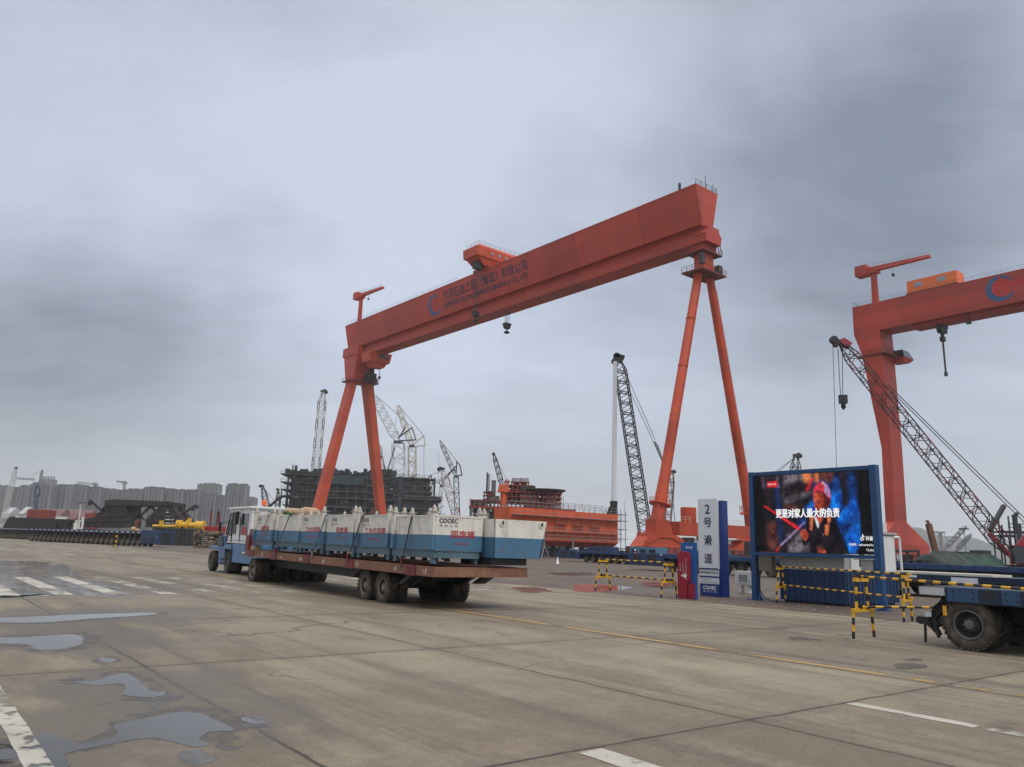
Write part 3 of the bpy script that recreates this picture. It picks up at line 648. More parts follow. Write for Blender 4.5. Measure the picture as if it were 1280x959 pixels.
for a, c in ((L1t, L1b), (L2t, L2b)):
    b = MB(); k = .82; mid = a.lerp(c, k); b.tube(a, mid, .98, 1.12, 20); b.tube(mid, c, 1.12, 1.5, 20)
    for k_ in (.2, .4, .6): b.tube(a.lerp(c, k_), a.lerp(c, k_+.003), 1.16, n=20)
    b.tube(a.lerp(c, .93), a.lerp(c, .934), 2.3, n=16)
    e = a.lerp(c, .93)
    b.rail([e+Vector((2.2*math.cos(w), 2.2*math.sin(w), .1)) for w in [i*.7 for i in range(10)]], 1.2, .05, 3)
    b.tube(a.lerp(c, .62)+Vector((-1.2, -.9, 0)), c+Vector((-1.7, -1.1, 0)), .10, n=6)
    b.tube(a.lerp(c, .05)+Vector((.2, -1.15, 0)), a.lerp(c, .9)+Vector((.2, -1.3, 0)), .06, n=5)
    part('hinged_leg', b, [cr_org_lit], g1)
for sx, lab in ((-1, 1), (1, 1)):
    c = -16.9 if sx < 0 else 17.6
    b = MB(); X = lambda a: c + (a if sx < 0 else -a)
    def hx(a0, a1, y0, y1, z0, A0, A1, Y0, Y1, z1):
        x0, x1 = sorted((X(a0), X(a1))); u0, u1 = sorted((X(A0), X(A1)))
        b.hexa([(x0, y0, z0), (x1, y0, z0), (x1, y1, z0), (x0, y1, z0)], [(u0, Y0, z1), (u1, Y0, z1), (u1, Y1, z1), (u0, Y1, z1)])
    hx(-6.6, 8.6, -.6, 2.6, 2.6, -4.6, 6.2, -.5, 2.5, 4.6); hx(-4.6, 6.2, -.5, 2.5, 4.6, -4.4, 3.2, -.5, 2.5, 5.4); hx(-2.0, 3.4, -.4, 2.4, 5.4, -1.9, 2.2, -.4, 2.4, 8.2)
    b.bar((X(-5.4), -.62, 2.9), (X(-1), -.62, 4.6), .2, .2); b.bar((X(7.4), -.62, 2.9), (X(3), -.62, 4.6), .2, .2); b.bar((X(-1), -.62, 4.6), (X(3), -.62, 4.6), .2, .2)
    bs_ = part('leg_base', b, [cr_org_lit], g1)
    b = MB()
    for i in range(8):
        xx = X(-6.4+i*2.2); b.box(xx-.95, xx+.95, -.9, 2.9, .9, 2.55); b.lathe([(.45, -.3), (.45, .3)], (xx-.5, -1, .47), (0, 1, 0), 12); b.lathe([(.45, -.3), (.45, .3)], (xx+.5, -1, .47), (0, 1, 0), 12)
    part('bogie', b, [redox], bs_)
b = MB(); b.box(-11.6, 12.3, -.7, 2.7, 5.2, 8.0); b.bar((-3, 1, 5.2), (.5, 1, 1.6), .8, .8); b.bar((4, 1, 5.2), (1.2, 1, 1.6), .8, .8); b.box(-.5, 2.2, -.2, 2.2, .9, 1.7); part('tie_beam', b, [cr_org_lit], g1)
b = MB(); b.lathe([(1.7, 8.0), (1.7, 11.2)], (-6.6, .8, 0), (0, 0, 1), 16); e = part('cable_drum_housing', b, [cr_org_lit], g1)
b = MB(); b.box(-6.2, -5.0, -.92, -.86, 9.2, 10.3); part('notice_plate', b, [sign_wh], e)
b = MB(); b.rail([(-11, -.6, 8), (12, -.6, 8)], 1.1, .04, 1.5); part('beam_rail', b, [cream_p], g1)
# rigid (far) leg: trunk, collar, two box legs
b = MB(); b.hexa([(-6.0, 160.4, 62.4), (3.7, 160.4, 62.4), (3.7, 165.8, 62.4), (-6.0, 165.8, 62.4)], [(-5.0, 159.5, 73.4), (2.6, 159.5, 73.4), (2.6, 170.5, 73.4), (-5.0, 170.5, 73.4)])
b.box(-5.3, 3.2, 159.2, 171.2, 73.4, 77.0); part('leg_trunk', b, [cr_red], g1)
b = MB(); cornerplate(b, -7.0, 5.0, 159, 167, 63.0, .45); b.rail([(-7, 167, 63), (-7, 159, 63), (5, 159, 63), (5, 167, 63)], 1.2, .05, 1.5); b.box(-1.5, 4.6, 159.2, 160.3, 63, 64.8); part('leg_platform', b, [cr_dark], g1)
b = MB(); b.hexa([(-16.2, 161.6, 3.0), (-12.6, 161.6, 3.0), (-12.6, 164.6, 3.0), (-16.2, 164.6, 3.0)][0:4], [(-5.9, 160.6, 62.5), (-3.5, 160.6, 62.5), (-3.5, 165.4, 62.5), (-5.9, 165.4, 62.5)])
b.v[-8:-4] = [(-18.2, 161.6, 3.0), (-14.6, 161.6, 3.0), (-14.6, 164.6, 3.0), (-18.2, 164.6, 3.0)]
part('rigid_leg', b, [cr_org_lit], g1)  # same paint as the girder; brighter colour stands in for light on it
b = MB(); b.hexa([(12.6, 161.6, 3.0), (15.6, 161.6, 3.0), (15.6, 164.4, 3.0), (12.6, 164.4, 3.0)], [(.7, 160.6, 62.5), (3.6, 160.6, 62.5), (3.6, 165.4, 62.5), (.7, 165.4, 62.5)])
part('rigid_leg', b, [cr_org_lit], g1)  # light on the leg put into its colour here too
b = MB()
for c in (-16, 14): b.hexa([(c-8, 160.5, 1.2), (c+8, 160.5, 1.2), (c+8, 165.5, 1.2), (c-8, 165.5, 1.2)], [(c-4, 161, 4), (c+4, 161, 4), (c+4, 165, 4), (c-4, 165, 4)]); b.box(c-7.6, c+7.6, 162, 164, 0, 1.2)
b.box(-10, 9, 161.8, 164.2, 4.5, 7); part('leg_base', b, [cr_org_lit], g1)

# ---- second gantry crane, to the right
g2 = thing('gantry_crane', 'red gantry crane on a single flared box leg with an orange machine house on top', 'gantry crane', (99.7, 200, 0), RZ)
b = MB(); b.box(-3, 4, -118, 7.0, 61.4, 69.2); b.box(-1.5, 2.5, -116, -8, 60.4, 61.4); part('girder', b, [cr_red], g2)
b = MB()
zs = [(61.4, -.05, 7.0, -3, 4), (55, -.3, 5.0, -3, 3.8), (30, -.75, 1.75, -2.4, 3.5), (11, -.9, 1.5, -3.4, 2.9)]
for (za, a0, a1, r0, r1), (zb, c0, c1, q0, q1) in zip(zs, zs[1:]):
    b.hexa([(q0, c0, zb), (q1, c0, zb), (q1, c1, zb), (q0, c1, zb)], [(r0, a0, za), (r1, a0, za), (r1, a1, za), (r0, a1, za)])
b.hexa([(-12.5, -1.4, 5.6), (13.2, -1.4, 5.6), (13.2, 2.0, 5.6), (-12.5, 2.0, 5.6)], [(-3.4, -.9, 11), (2.9, -.9, 11), (2.9, 1.5, 11), (-3.4, 1.5, 11)])
b.box(-12.5, 13.2, -1.4, 2.0, 3.0, 5.6); part('rigid_leg', b, [cr_red], g2)
b = MB()
for xx in (-10, -6, 6, 10): b.box(xx-1.6, xx+1.6, -1.2, 1.8, .8, 2.95); b.box(xx-1.3, xx+1.3, -.4, 1., 0, .8)
part('bogie', b, [mar_m], g2)
b = MB(); b.box(-3.4, 4.4, -1.8, 6.2, 54.7, 55.1); b.rail([(-3.4, 6, 55.1), (-3.4, -1.8, 55.1), (4.4, -1.8, 55.1)], 1.1, .05, 1.6); part('leg_platform', b, [cr_dark], g2)
b = MB(); b.hexa([(4.0, -2.4, 53.6), (7.6, -2.4, 53.6), (7.6, .8, 53.6), (4.0, .8, 53.6)], [(3.4, -3, 54.8), (9.4, -3, 54.8), (9.4, 1.4, 54.8), (3.4, 1.4, 54.8)]); b.box(5, 6, -1, 0, 56.9, 57.1); cb2 = part('operator_cab', b, [cr_red], g2)
b = MB(); b.hexa([(3.9, -2.9, 54.8), (9.2, -2.9, 54.8), (9.2, 1.3, 54.8), (3.9, 1.3, 54.8)], [(4.6, -2.2, 57), (8, -2.2, 57), (8, .8, 57), (4.6, .8, 57)]); part('cab_glass', b, [glass_d], cb2)
b = MB(); b.box(-1.8, 2.6, -19.8, -7.5, 69.9, 73.2, bev=.05); b.box(-2.1, 2.9, -20, -7.3, 69.22, 69.9, 1); mh = part('machine_house', b, [box_or, cr_dark], g2)
for s in (-10.4, -16.2):
    b = MB(); b.box(-1.86, -1.81, s-1.0, s+1.0, 71.2, 72.4); part('window', b, [glass_t], mh)
jib_crane(g2, 0, 1.9, 69.2, 78.6, 4.6, 15, cr_red, .6)
emblem(g2, -29.6, 65.6, 3.2, lambda z: -3.0)
lettering('company_lettering', 'COOEC', let_rb, g2, (-3.06, -33.2, 66.2), (0, -1, .0), (0, 0, 1), 6.2, 1.2, .02, .03)
b = MB(); b.lathe([(1.0, -.6), (1.0, .6)], (0, -14.2, 59.2), (0, 1, 0), 14); b.lathe([(1.0, -.6), (1.0, .6)], (1.6, -14.2, 59.2), (0, 1, 0), 14); b.box(-1, 2.6, -15, -13.4, 59.6, 60.4); b.tube((.8, -14.2, 58.6), (.8, -14.2, 56), .5, .3, 8); b.box(.2, 1.4, -14.7, -13.7, 56.2, 57.4); part('hook_block', b, [steel_bk], g2)
b = MB(); b.bar((.8, -14.2, 56), (.9, -14.2, 47.8), .35, .35); b.box(.6, 1.3, -14.5, -13.9, 47.2, 48.2); part('sling', b, [steel_dk], g2)
b = MB(); b.tube((-1.5, -21.5, 61.4), (-1.5, -21.5, 59.6), .12); b.box(-1.9, -1.1, -22, -21, 58.8, 59.6); part('festoon_hook', b, [steel_bk], g2)
b = MB(); b.rail([(-2.9, 6.8, 69.2), (-2.9, -116, 69.2)], 1.0, .03, 6); b.rail([(-2.9, 6.8, 69.2), (3.9, 6.8, 69.2)], 1.2, .04, 2); part('guard_rail', b, [steel_dk], g2)
for sx in (-1, 1):
    b = MB(); b.tube((.5+sx*2, -112, 61), (.5+sx*12, -112, 3), 1.2, 1.8, 14); part('hinged_leg', b, [cr_org_lit], g2)

# ================================================================ lattice-boom cranes
def crawler(label, foot, tip, w, mats, n=16, rc=.09, rb=.05, mast=None, hooks=(), pend=(), group=None, body='red_paint', hs=1., k=4, extra=None, head=True):
    """crawler crane: foot = boom hinge, tip = boom head (world points)"""
    foot, tip = vec(foot), vec(tip); base = Vector((foot.x, foot.y, 0))
    d = Vector((tip.x-foot.x, tip.y-foot.y, 0)); d.normalize(); sd_ = Vector((-d.y, d.x, 0))
    base = base - d*1.2*hs
    root = thing('crawler_crane', label, 'crane', base, 0, group); L = lambda p: vec(p)-base
    b = MB(); b.lattice(L(foot), L(tip), w, w*.9, n, rc, rb, 0, 1, k=k)
    bo = part('boom', b, mats, root)
    if head:
        b = MB(); q = L(tip); b.bar(q-d*w*.3, q+d*w*.42+Vector((0, 0, w*.22)), w*.42, w*.35); b.lathe([(w*.26, -w*.2), (w*.26, w*.2)], q+d*w*.42, sd_, 10); part('boom_head', b, [lat_bk], bo)
    bm = MATS[body]
    b = MB()
    def ob(c, L_, Wd, H, z):        # box along d
        c = vec(c); p = [c+d*(sx*L_/2)+sd_*(sy*Wd/2)+Vector((0, 0, z)) for sx, sy in ((-1, -1), (1, -1), (1, 1), (-1, 1))]
        b.hexa(p, [q+Vector((0, 0, H)) for q in p])
    ob(d*-2.5*hs, 6.5*hs, 3.2*hs, 2.2*hs, 1.55*hs); part('upper_house', b, [bm], root)
    b = MB(); ob(d*-6.6*hs, 1.6*hs, 3.6*hs, 2.6*hs, 1.5*hs); part('counterweight', b, [steel_dk], root)
    b = MB(); ob(d*1.0*hs+sd_*2.1*hs, 1.8*hs, 1.0*hs, 1.9*hs, 1.7*hs); part('cab', b, [glass_d], root)
    for s in (-1, 1):
        b = MB(); ob(sd_*(s*2.3*hs), 7.2*hs, .9*hs, 1.1*hs, 0.02); part('crawler_track', b, [steel_bk], root)
    b = MB(); ob((0, 0, 0), 3*hs, 3.8*hs, .8*hs, .7*hs); part('carbody', b, [steel_dk], root)
    if mast:
        mt = vec(mast); b = MB(); b.bar(L(foot)-d*1.2*hs+Vector((0, 0, .5*hs)), L(mt), w*.5, w*.4); part('mast', b, [mats[-1]], root)
        b = MB()
        for s in (-1, 1): b.tube(L(mt)+sd_*s*w*.3, L(tip)+sd_*s*w*.3, rb*.9, n=4)
        b.tube(L(mt), Vector((0, 0, 3.6*hs))-d*6*hs, rb*.9, n=4); part('pendant_line', b, [rope_m], root)
    elif pend:
        b = MB()
        for a, c in pend: b.tube(L(a), L(c), rb*.9, n=4)
        part('pendant_line', b, [rope_m], root)
    for (a, c, sz) in hooks:
        a, c = vec(a), vec(c); b = MB(); b.tube(L(a), L(c), max(.025, sz*.05), n=4); b.tube(L(a)+d*sz*.6, L(c)+d*sz*.3, max(.025, sz*.05), n=4); hr = part('hoist_rope', b, [rope_m], root)
        if sz > .05:
            b = MB(); q = L(c); b.box(q.x-sz*.5, q.x+sz*.5, q.y-sz*.35, q.y+sz*.35, q.z-sz*1.2, q.z); b.lathe([(.05, -sz*.9), (sz*.35, -sz*.5), (sz*.3, 0)], q+Vector((0, 0, -sz*1.2)), (0, 0, 1), 8); part('hook_block', b, [steel_bk], root)
    return root

def PZ(x, Y, z):                      # point at height z seen in picture column x at distance Y
    y0, y1 = 0., 960.
    for _ in range(40):
        m_ = (y0+y1)/2
        if P(x, m_, Y).z > z: y0 = m_
        else: y1 = m_
    return P(x, y0, Y)
# red boom in front of the second gantry
cA = crawler('dark red lattice boom crane leaning left in front of the second gantry leg', PZ(1264, 92, 2.6), P(1052, 430, 95), 1.6, [lat_bk, mar_m], 30, .085, .045, mast=None,
        hooks=[(P(1053, 436, 95), P(1053.5, 494, 95), .9), (P(1041, 425, 95), P(1046, 590, 95), .04)], hs=1.0, body='red_paint')
Lc = lambda p: vec(p)-cA.location
b = MB(); b.bar(Lc(P(1056, 432, 95)), Lc(P(1040, 424, 95)), .5, .5); b.bar(Lc(P(1051, 426, 95)), Lc(P(1062, 433, 95)), .9, .8, m=1); b.lathe([(.5, -.3), (.5, .3)], Lc(P(1042, 425, 95)), (0, 1, 0), 10); part('jib_head', b, [steel_bk, lat_rd], cA)
b = MB(); b.bar(Lc(P(1237, 664, 93)), Lc(P(1255, 632, 94)), .42, .42); part('strut', b, [steel_dk], cA)
b = MB()
for dy in (0, 4): b.tube(Lc(P(1110, 481+dy, 95)), Lc(P(1290, 657+dy*1.4, 94)), .06, n=4)
for dy in (0, 5): b.tube(Lc(P(1236, 666+dy, 93)), Lc(P(1268, 689+dy, 92)), .09, n=4)
part('pendant_line', b, [rope_m], cA)
b = MB(); b.bar(Lc(PZ(1264, 92, 2.4)), Lc(P(1292, 660, 91)), .9, .7); b.bar(Lc(PZ(1264, 92, 2.4)), Lc(P(1236, 667, 93)), 1.0, .5); part('boom_base', b, [lat_rd], cA)
# black boom holding the long white column
cB = crawler('black lattice boom crane holding the long white column upright', PZ(809, 196, 3.2), P(774, 452, 196), 3.0, [lat_bk, lat_bk], 34, .17, .10, hooks=[(P(781, 626, 192), P(780, 660, 192), .05)],
        pend=[(P(777, 455, 196), P(819, 550, 200)), (P(775, 462, 196), P(817, 553, 200)), (P(822, 556, 200), P(838, 600, 204)), (P(838, 600, 204), PZ(846, 206, 6))], body='crane_seam', hs=1.3)
b = MB(); q = P(822, 557, 200)-cB.location; b.bar(q+Vector((-.8, 0, 1)), q+Vector((2.6, 0, -7)), .9, .5, 0); part('pendant_bar', b, [steel_gr], cB)
b = MB(); q = P(768, 444, 196)-cB.location; b.bar(q, q+Vector((2.6, 0, -.6)), 1.0, 1.0); b.lathe([(.9, -.5), (.9, .5)], q+Vector((.6, 0, -.3)), (0, 1, 0), 10); part('jib_head', b, [steel_bk], cB)
b = MB(); q0, q1 = P(769.0, 452, 194), P(767.2, 627, 194); b.tube(q0-Vector((q1.x, 194, 0)), q1-Vector((q1.x, 194, 0)), .52, .62, 14)
wc = MB(); root = thing('steel_column', 'long slender white column hanging upright from the black lattice boom', 'column', (q1.x, 194, 0))
part('shaft', b, [col_wh], root)
b = MB(); q2 = P(767, 641, 194)-Vector((q1.x, 194, 0)); z1 = q1.z
b.tube((0, 0, z1+.1), (0, 0, q2.z+.6), 1.0, .9, 10); b.bar((-.9, 0, q2.z+1.4), (-1.6, 0, q2.z-.6), .5, .5); b.box(-1.1, .9, -.6, .6, q2.z-.7, q2.z+.8); part('lower_clamp', b, [steel_bk], root)
# far cranes behind the dark topside module
crawler('pale lattice boom crane rising nearly upright left of the big gantry leg', PZ(387, 380, 4), P(403.8, 490, 380), 3.6, [lat_wh, lat_bk], 30, .22, .14, hs=1.5, body='crane_seam', hooks=[])
crawler('short dark lattice boom crane at the left end of the dark module', PZ(342, 330, 3), P(328, 608, 330), 2.2, [lat_bk, lat_bk], 10, .16, .1, pend=[(P(329, 609, 330), P(342, 625, 330))], hs=1.3, body='steel_dark')
crawler('small dark lattice boom crane leaning right beside the dark module', PZ(344, 340, 3), P(348, 612, 340), 1.6, [lat_bk, lat_bk], 8, .14, .1, hs=1.2, body='steel_dark')
crawler('stub of a dark lattice boom with reddish top showing above the video screen', PZ(990, 150, 3), P(995, 570, 150), 1.7, [lat_bk, lat_bk], 16, .09, .06, pend=[(P(993, 572, 150), P(970, 593, 150)), (P(992, 573, 150), P(940, 612, 150))], body='maroon_paint')
crawler('small rusty lattice boom crane behind the front tube leg of the big gantry', PZ(832, 230, 3), P(840, 590, 230), 1.8, [rust_m, lat_bk], 14, .13, .08, hooks=[(P(842, 598, 230), P(842.5, 655, 230), .05)], body='maroon_paint')
crawler('white lattice boom crane in front of the apartment blocks at the left edge', PZ(2, 420, 3), P(19.5, 585, 420), 1.8, [lat_wh, lat_wh], 16, .13, .08, hooks=[(P(21, 587, 420), P(13, 636, 420), .05), (P(21, 587, 420), P(16, 640, 420), .05)], hs=1.4, body='white_paint')
cr9 = crawler('stubby brown telescopic boom crane beside the green tarpaulin', PZ(1170, 110, 2.6), P(1160, 652, 110), .5, [rust_m, rust_m], 8, .05, .03, body='steel_dark', hs=.8)
b = MB(); q0 = PZ(1170, 110, 2.6)-cr9.location; q1 = P(1160.5, 655, 110)-cr9.location; b.bar(q0, q1, .75, .6); part('telescopic_boom', b, [rust_m], cr9)
def luffer(label, Y, foot_x, top, tip, struts, pends, w=2.4, jw=2., mats=(lat_wh, lat_wh), rc=.2, base='crane_seam', ropes=(), nm=12, nj=12):
    """crane with an upright lattice mast and a luffing jib; picture columns/rows at distance Y"""
    f0 = PZ(foot_x, Y, 3); base_p = Vector((f0.x, Y, 0)); root = thing('luffing_crane', label, 'crane', base_p, 0, 'luffing cranes behind the dark module'); L = lambda q: P(q[0], q[1], Y)-base_p
    b = MB(); b.lattice(f0-base_p, L(top), w, w, nm, rc, rc*.7, 0, 0, up=(0, 1, 0), tip=False); part('mast', b, list(mats), root)
    b = MB(); b.lattice(L(top), L(tip), jw, jw*.8, nj, rc*.85, rc*.6, 0, 0, up=(0, 1, 0)); j = part('jib', b, list(mats), root)
    b = MB(); b.box(L(top).x-w*.36, L(top).x+w*.36, -w*.36, w*.36, L(top).z-.5, L(top).z+.7); part('mast_head', b, [steel_dk], root)
    for a, c in struts:
        b = MB(); b.bar(L(a), L(c), .75, .6); part('strut', b, [lat_bk if mats[0] is not lat_cm else mats[0]], root)
    b = MB()
    for a, c in pends: b.tube(L(a), L(c), .16, n=4)
    for a, c in ropes: b.tube(L(a), L(c), .07, n=4)
    part('pendant_line', b, [rope_m], root)
    b = MB(); b.box(-7, 7, -3.5, 3.5, 1.6, 5); part('upper_house', b, [MATS[base]], root)
    for s in (-1, 1):
        b = MB(); b.box(-6, 6, s*4.2-1, s*4.2+1, 0.02, 1.6); part('crawler_track', b, [steel_bk], root)
luffer('white luffing crane with its jib leaning left behind the gantry leg', 430, 497.5, (498, 553), (466, 493), [((497, 548), (515, 534.5)), ((515, 534.5), (520, 550)), ((499, 551), (520, 550)), ((498, 548), (507, 534)), ((494, 558), (483, 592))], [((466, 491), (515, 534)), ((483, 592), (494, 558))], 6.5, 5, (lat_wh, lat_wh), .25, ropes=[((504, 553), (504, 560)), ((505, 560), (510, 600))])
luffer('cream luffing crane with a steep jib, tallest behind the module right of the gantry leg', 440, 516, (515, 558), (497, 507), [((516, 556), (529.6, 545)), ((529.6, 545), (531.5, 557)), ((516, 558.5), (531, 557))], [((498, 506), (529.6, 545)), ((520, 560), (516, 600))], 4.2, 3.4, (lat_cm, lat_cm), .28, ropes=[((496, 508), (494, 540)), ((531, 557), (528, 605)), ((529, 557), (531, 600))])
luffer('pale luffing crane with dark jib between the dark and the red modules', 420, 573, (570, 596), (550, 551), [((570, 595), (571, 577)), ((571, 577), (575, 582)), ((575, 582), (577.5, 594)), ((571, 595), (577.5, 594))], [((550.5, 551), (574, 580))], 2.6, 2.2, (lat_bk, lat_bk), .22, nm=8, ropes=[((548, 563), (548, 600))])
luffer('small pale luffing crane right beside the dark module', 440, 538, (541.8, 605), (556, 597), [((541.8, 605), (538.5, 594)), ((541.8, 605), (533, 602)), ((538.5, 594), (533, 602)), ((556, 597), (571, 582))], [((538, 594), (550, 590))], 2.0, 1.6, (lat_wh, lat_wh), .2, nm=6, nj=5)
luffer('small pale luffing crane next to the red based lattice boom', 440, 545.5, (551.8, 608), (557, 598), [((551.8, 608), (548, 602)), ((557, 598), (568, 585))], [((548, 602), (557, 598))], 2.0, 1.6, (lat_wh, lat_wh), .2, nm=6, nj=4, ropes=[((551, 612), (551, 625))])
luffer('slender pale lattice mast with reddish head right against the gantry leg', 410, 479, (476, 572), (475, 556), [((476, 572), (473.5, 557)), ((477, 570), (483, 592))], [((475, 556), (482, 590))], 2.6, 2.2, (lat_wh, lat_rd), .2, nm=8, nj=6)
crawler('lattice boom crane with a red lower boom between the dark and red modules', PZ(580, 260, 3), P(553, 587, 260), 2.6, [lat_wh, lat_rd], 18, .16, .1, hs=1.4, body='maroon_paint')
# tower cranes over the apartment blocks
def tower_crane(label, Y, x, ytop, x0, x1, yb, ghost=False):
    f0 = PZ(x, Y, 0); root = thing('tower_crane', label, 'tower crane', (f0.x, Y, 0), 0, 'tower cranes over the apartment blocks'); L = lambda a, c: P(a, c, Y)-Vector((f0.x, Y, 0))
    b = MB(); b.lattice((0, 0, 0), L(x, ytop), 2.2, 2.2, 22, .25, .18, 0, 0, tip=False); part('tower', b, [steel_gr], root)
    b = MB(); b.lattice(L(x0, yb[0]), L(x1, yb[1]), 1.8, 1.8, 14, .25, .18, tip=False); b.box(L(x, ytop).x-2, L(x, ytop).x+2, -2, 2, L(x, ytop).z-1.5, L(x, ytop).z+2.5); part('jib', b, [steel_gr], root)
tower_crane('tower crane above the middle apartment blocks with its jib to the left', 1000, 118.5, 606, 97, 123.5, (603, 606.5))
tower_crane('tower crane above the apartment blocks standing behind the black frame', 980, 155.3, 604, 146, 159.5, (601.5, 604.5))
rt = thing('tower_crane', 'tower crane with a raised jib on the tallest left apartment block', 'tower crane', PZ(50, 860, 0), 0, 'tower cranes over the apartment blocks')
L = lambda a, c: P(a, c, 860)-rt.location
b = MB(); b.lattice((0, 0, 0), L(50, 601), 2.2, 2.2, 22, .25, .18, tip=False); part('tower', b, [steel_gr], rt)
b = MB(); b.lattice(L(43, 599.5), L(20, 598), 1.8, 1.8, 10, .25, .18, tip=False); b.lattice(L(50, 600), L(53.3, 587), 1.8, 1.8, 8, .3, .2); b.tube(L(53, 588), L(28, 596), .15, n=4); b.tube(L(49, 589), L(38, 599), .15, n=4); part('jib', b, [steel_gr], rt)
# ================================================================ wheels
def wheel_meshes(R, Wd, rimm, lugs=True, deep=.06, n=36):
    """tyre and rim around the x axis, outer face towards -x"""
    t = MB(); hw = Wd/2; ri = R*.58
    prof = [(ri, -hw+.02), (ri+.03, -hw), (R*.80, -hw-.012), (R*.93, -hw+.012), (R, -hw+.05), (R, hw-.05), (R*.93, hw-.012), (R*.8, hw+.012), (ri+.03, hw), (ri, hw-.02)]
    t.lathe(prof, (0, 0, 0), (1, 0, 0), n, caps=(False, False))
    if lugs:
        k = 30
        for i in range(k):
            for sd_ in (-1, 1):
                w = 2*math.pi*(i+(.5 if sd_ > 0 else 0))/k; c, s = math.cos(w), math.sin(w); q = []
                tx = .030*R/.46
                for rr in (R*.955, R+.006):
                    for (a, bb) in ((sd_*hw*1.0, -tx), (sd_*hw*.2, -tx*.8), (sd_*hw*.2, tx*.8), (sd_*hw*1.0, tx)):
                        q.append((a, c*rr - s*bb, s*rr + c*bb))
                t.hexa(q[:4], q[4:])
    r = MB()
    pr = [(ri, -hw+.015), (ri*.97, -hw-.004), (ri*.90, -hw+.004), (ri*.86, -hw+.035), (ri*.80, -hw+deep*1.9), (ri*.52, -hw+deep*2.1), (ri*.46, -hw+deep*1.5), (ri*.36, -hw+deep*1.3), (ri*.33, -hw+deep*.5), (ri*.24, -hw+deep*.35), (.01, -hw+deep*.3)]
    r.lathe(pr, (0, 0, 0), (1, 0, 0), 28, mats=[0, 0, 0, 1, 1, 0, 0, 0, 0, 0], caps=(False, True))  # light lip and hub; the recess between carries painted shade
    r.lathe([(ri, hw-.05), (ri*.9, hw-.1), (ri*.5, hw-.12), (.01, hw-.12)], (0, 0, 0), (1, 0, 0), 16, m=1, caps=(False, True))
    for i in range(8):
        w = 2*math.pi*i/8; r.tube((-hw+deep*.6, ri*.43*math.cos(w), ri*.43*math.sin(w)), (-hw+deep*1.2, ri*.43*math.cos(w), ri*.43*math.sin(w)), ri*.05, n=6)
    return t.mesh('tyre', [rubber]), r.mesh('rim', [rimm, rimshade])
def put_wheel(ms, parent, loc, flip=False, rz=0):
    w = link('wheel', ms[1], parent, loc, (0, 0, (math.pi if flip else 0)+rz)); link('tyre', ms[0], w); return w
WH_TRL = wheel_meshes(.47, .27, rimdust, True)
WH_TRC = wheel_meshes(.50, .30, rimgrey, False, .05)
WH_FLT = wheel_meshes(.475, .36, rimgrey, True, .09, 48)
WH_SP = wheel_meshes(.40, .28, rimdust, False, .05, 20)
WH_TRUCK = wheel_meshes(.50, .30, rimgrey, False, .05, 20)

# ================================================================ terminal tractor
tk = thing('terminal_tractor', 'white and blue terminal tractor pulling the long trailer away to the left', 'tractor', W(13.66, 37.0), RZ-.03)
b = MB(); b.box(-.55, .55, -3.6, 3.7, .45, .85); b.box(-.8, .8, -.1, 1.2, .35, .7); part('chassis', b, [steel_bk], tk)
b = MB(); b.box(-1.22, 1.22, -3.75, -.12, .53, 1.36, bev=.05); b.box(-1.2, 1.2, -.12, .1, 1.05, 1.36); b.box(-1.2, -.7, .1, 1.3, 1.12, 1.34); part('rear_body', b, [blue_tr], tk)
b = MB()
b.box(-1.24, -1.225, -2.0, -1.55, .98, 1.04, 0); b.box(-1.24, -1.225, -1.52, -1.15, .98, 1.04, 1); part('reflector', b, [white_p, red_m], tk)
b = MB(); b.hexa([(-1.1, 1.35, .42), (-.2, 1.35, .42), (-.2, 2.35, .42), (-1.1, 2.35, .42)], [(-1.2, 1.25, 1.72), (1.1, 1.25, 1.72), (1.1, 2.25, 1.72), (-1.2, 2.25, 1.72)]); b.box(-.2, 1.1, 1.35, 2.3, .5, .9)
part('hood_side', b, [blue_tr], tk)
b = MB(); b.box(-1.212, -1.19, 1.5, 2.1, 1.22, 1.66); part('hood_grille', b, [blue_dk], tk)
b = MB(); b.box(-1.15, 1.1, 2.3, 3.85, 1.06, 1.22, bev=.04); b.box(-.7, .7, 2.3, 3.9, .6, 1.06); part('front_fender', b, [blue_tr], tk)
b = MB(); xs0, xs1 = -1.12, .75
cabp = [(-2.1, 1.40), (1.75, 1.40), (1.75, 1.55), (1.18, 2.95), (-2.1, 2.95)]
b.prism(cabp, lambda y, z: (xs1, y, z), lambda y, z: (xs0, y, z)); cabo = part('cab', b, [white_p], tk)
b = MB(); b.box(-1.22, .85, -2.2, 1.15, 2.955, 3.07, bev=.05); part('roof', b, [white_p], cabo)
def cab_win(name, poly):
    b = MB(); b.prism(poly, lambda y, z: (xs0+.02, y, z), lambda y, z: (xs0-.012, y, z)); w = part(name, b, [glass_d], cabo)
    b = MB(); n = len(poly)
    for i in range(n): p, q = poly[i], poly[(i+1) % n]; b.bar((xs0-.012, *p), (xs0-.012, *q), .05, .035)
    part('window_frame', b, [blk_p], w)
cab_win('door_window', [(1.42, 1.80), (.62, 1.80), (.62, 2.80), (1.02, 2.80)])
cab_win('side_window', [(.30, 1.85), (-.02, 1.85), (-.02, 2.78), (.30, 2.78)])
b = MB(); b.box(xs0-.012, xs0+.02, -1.75, -.75, 1.78, 2.75); w = part('rear_opening', b, [glass_d], cabo)
b = MB(); b.box(xs0-.02, xs0-.008, -1.6, -.95, 1.8, 2.15); part('seat', b, [red_m], cabo)
b = MB(); b.box(xs0-.03, xs0-.005, .5, .54, 1.45, 2.85); b.box(xs0-.05, xs0-.01, .56, .7, 1.72, 1.76); part('door_handle', b, [blk_p], cabo)
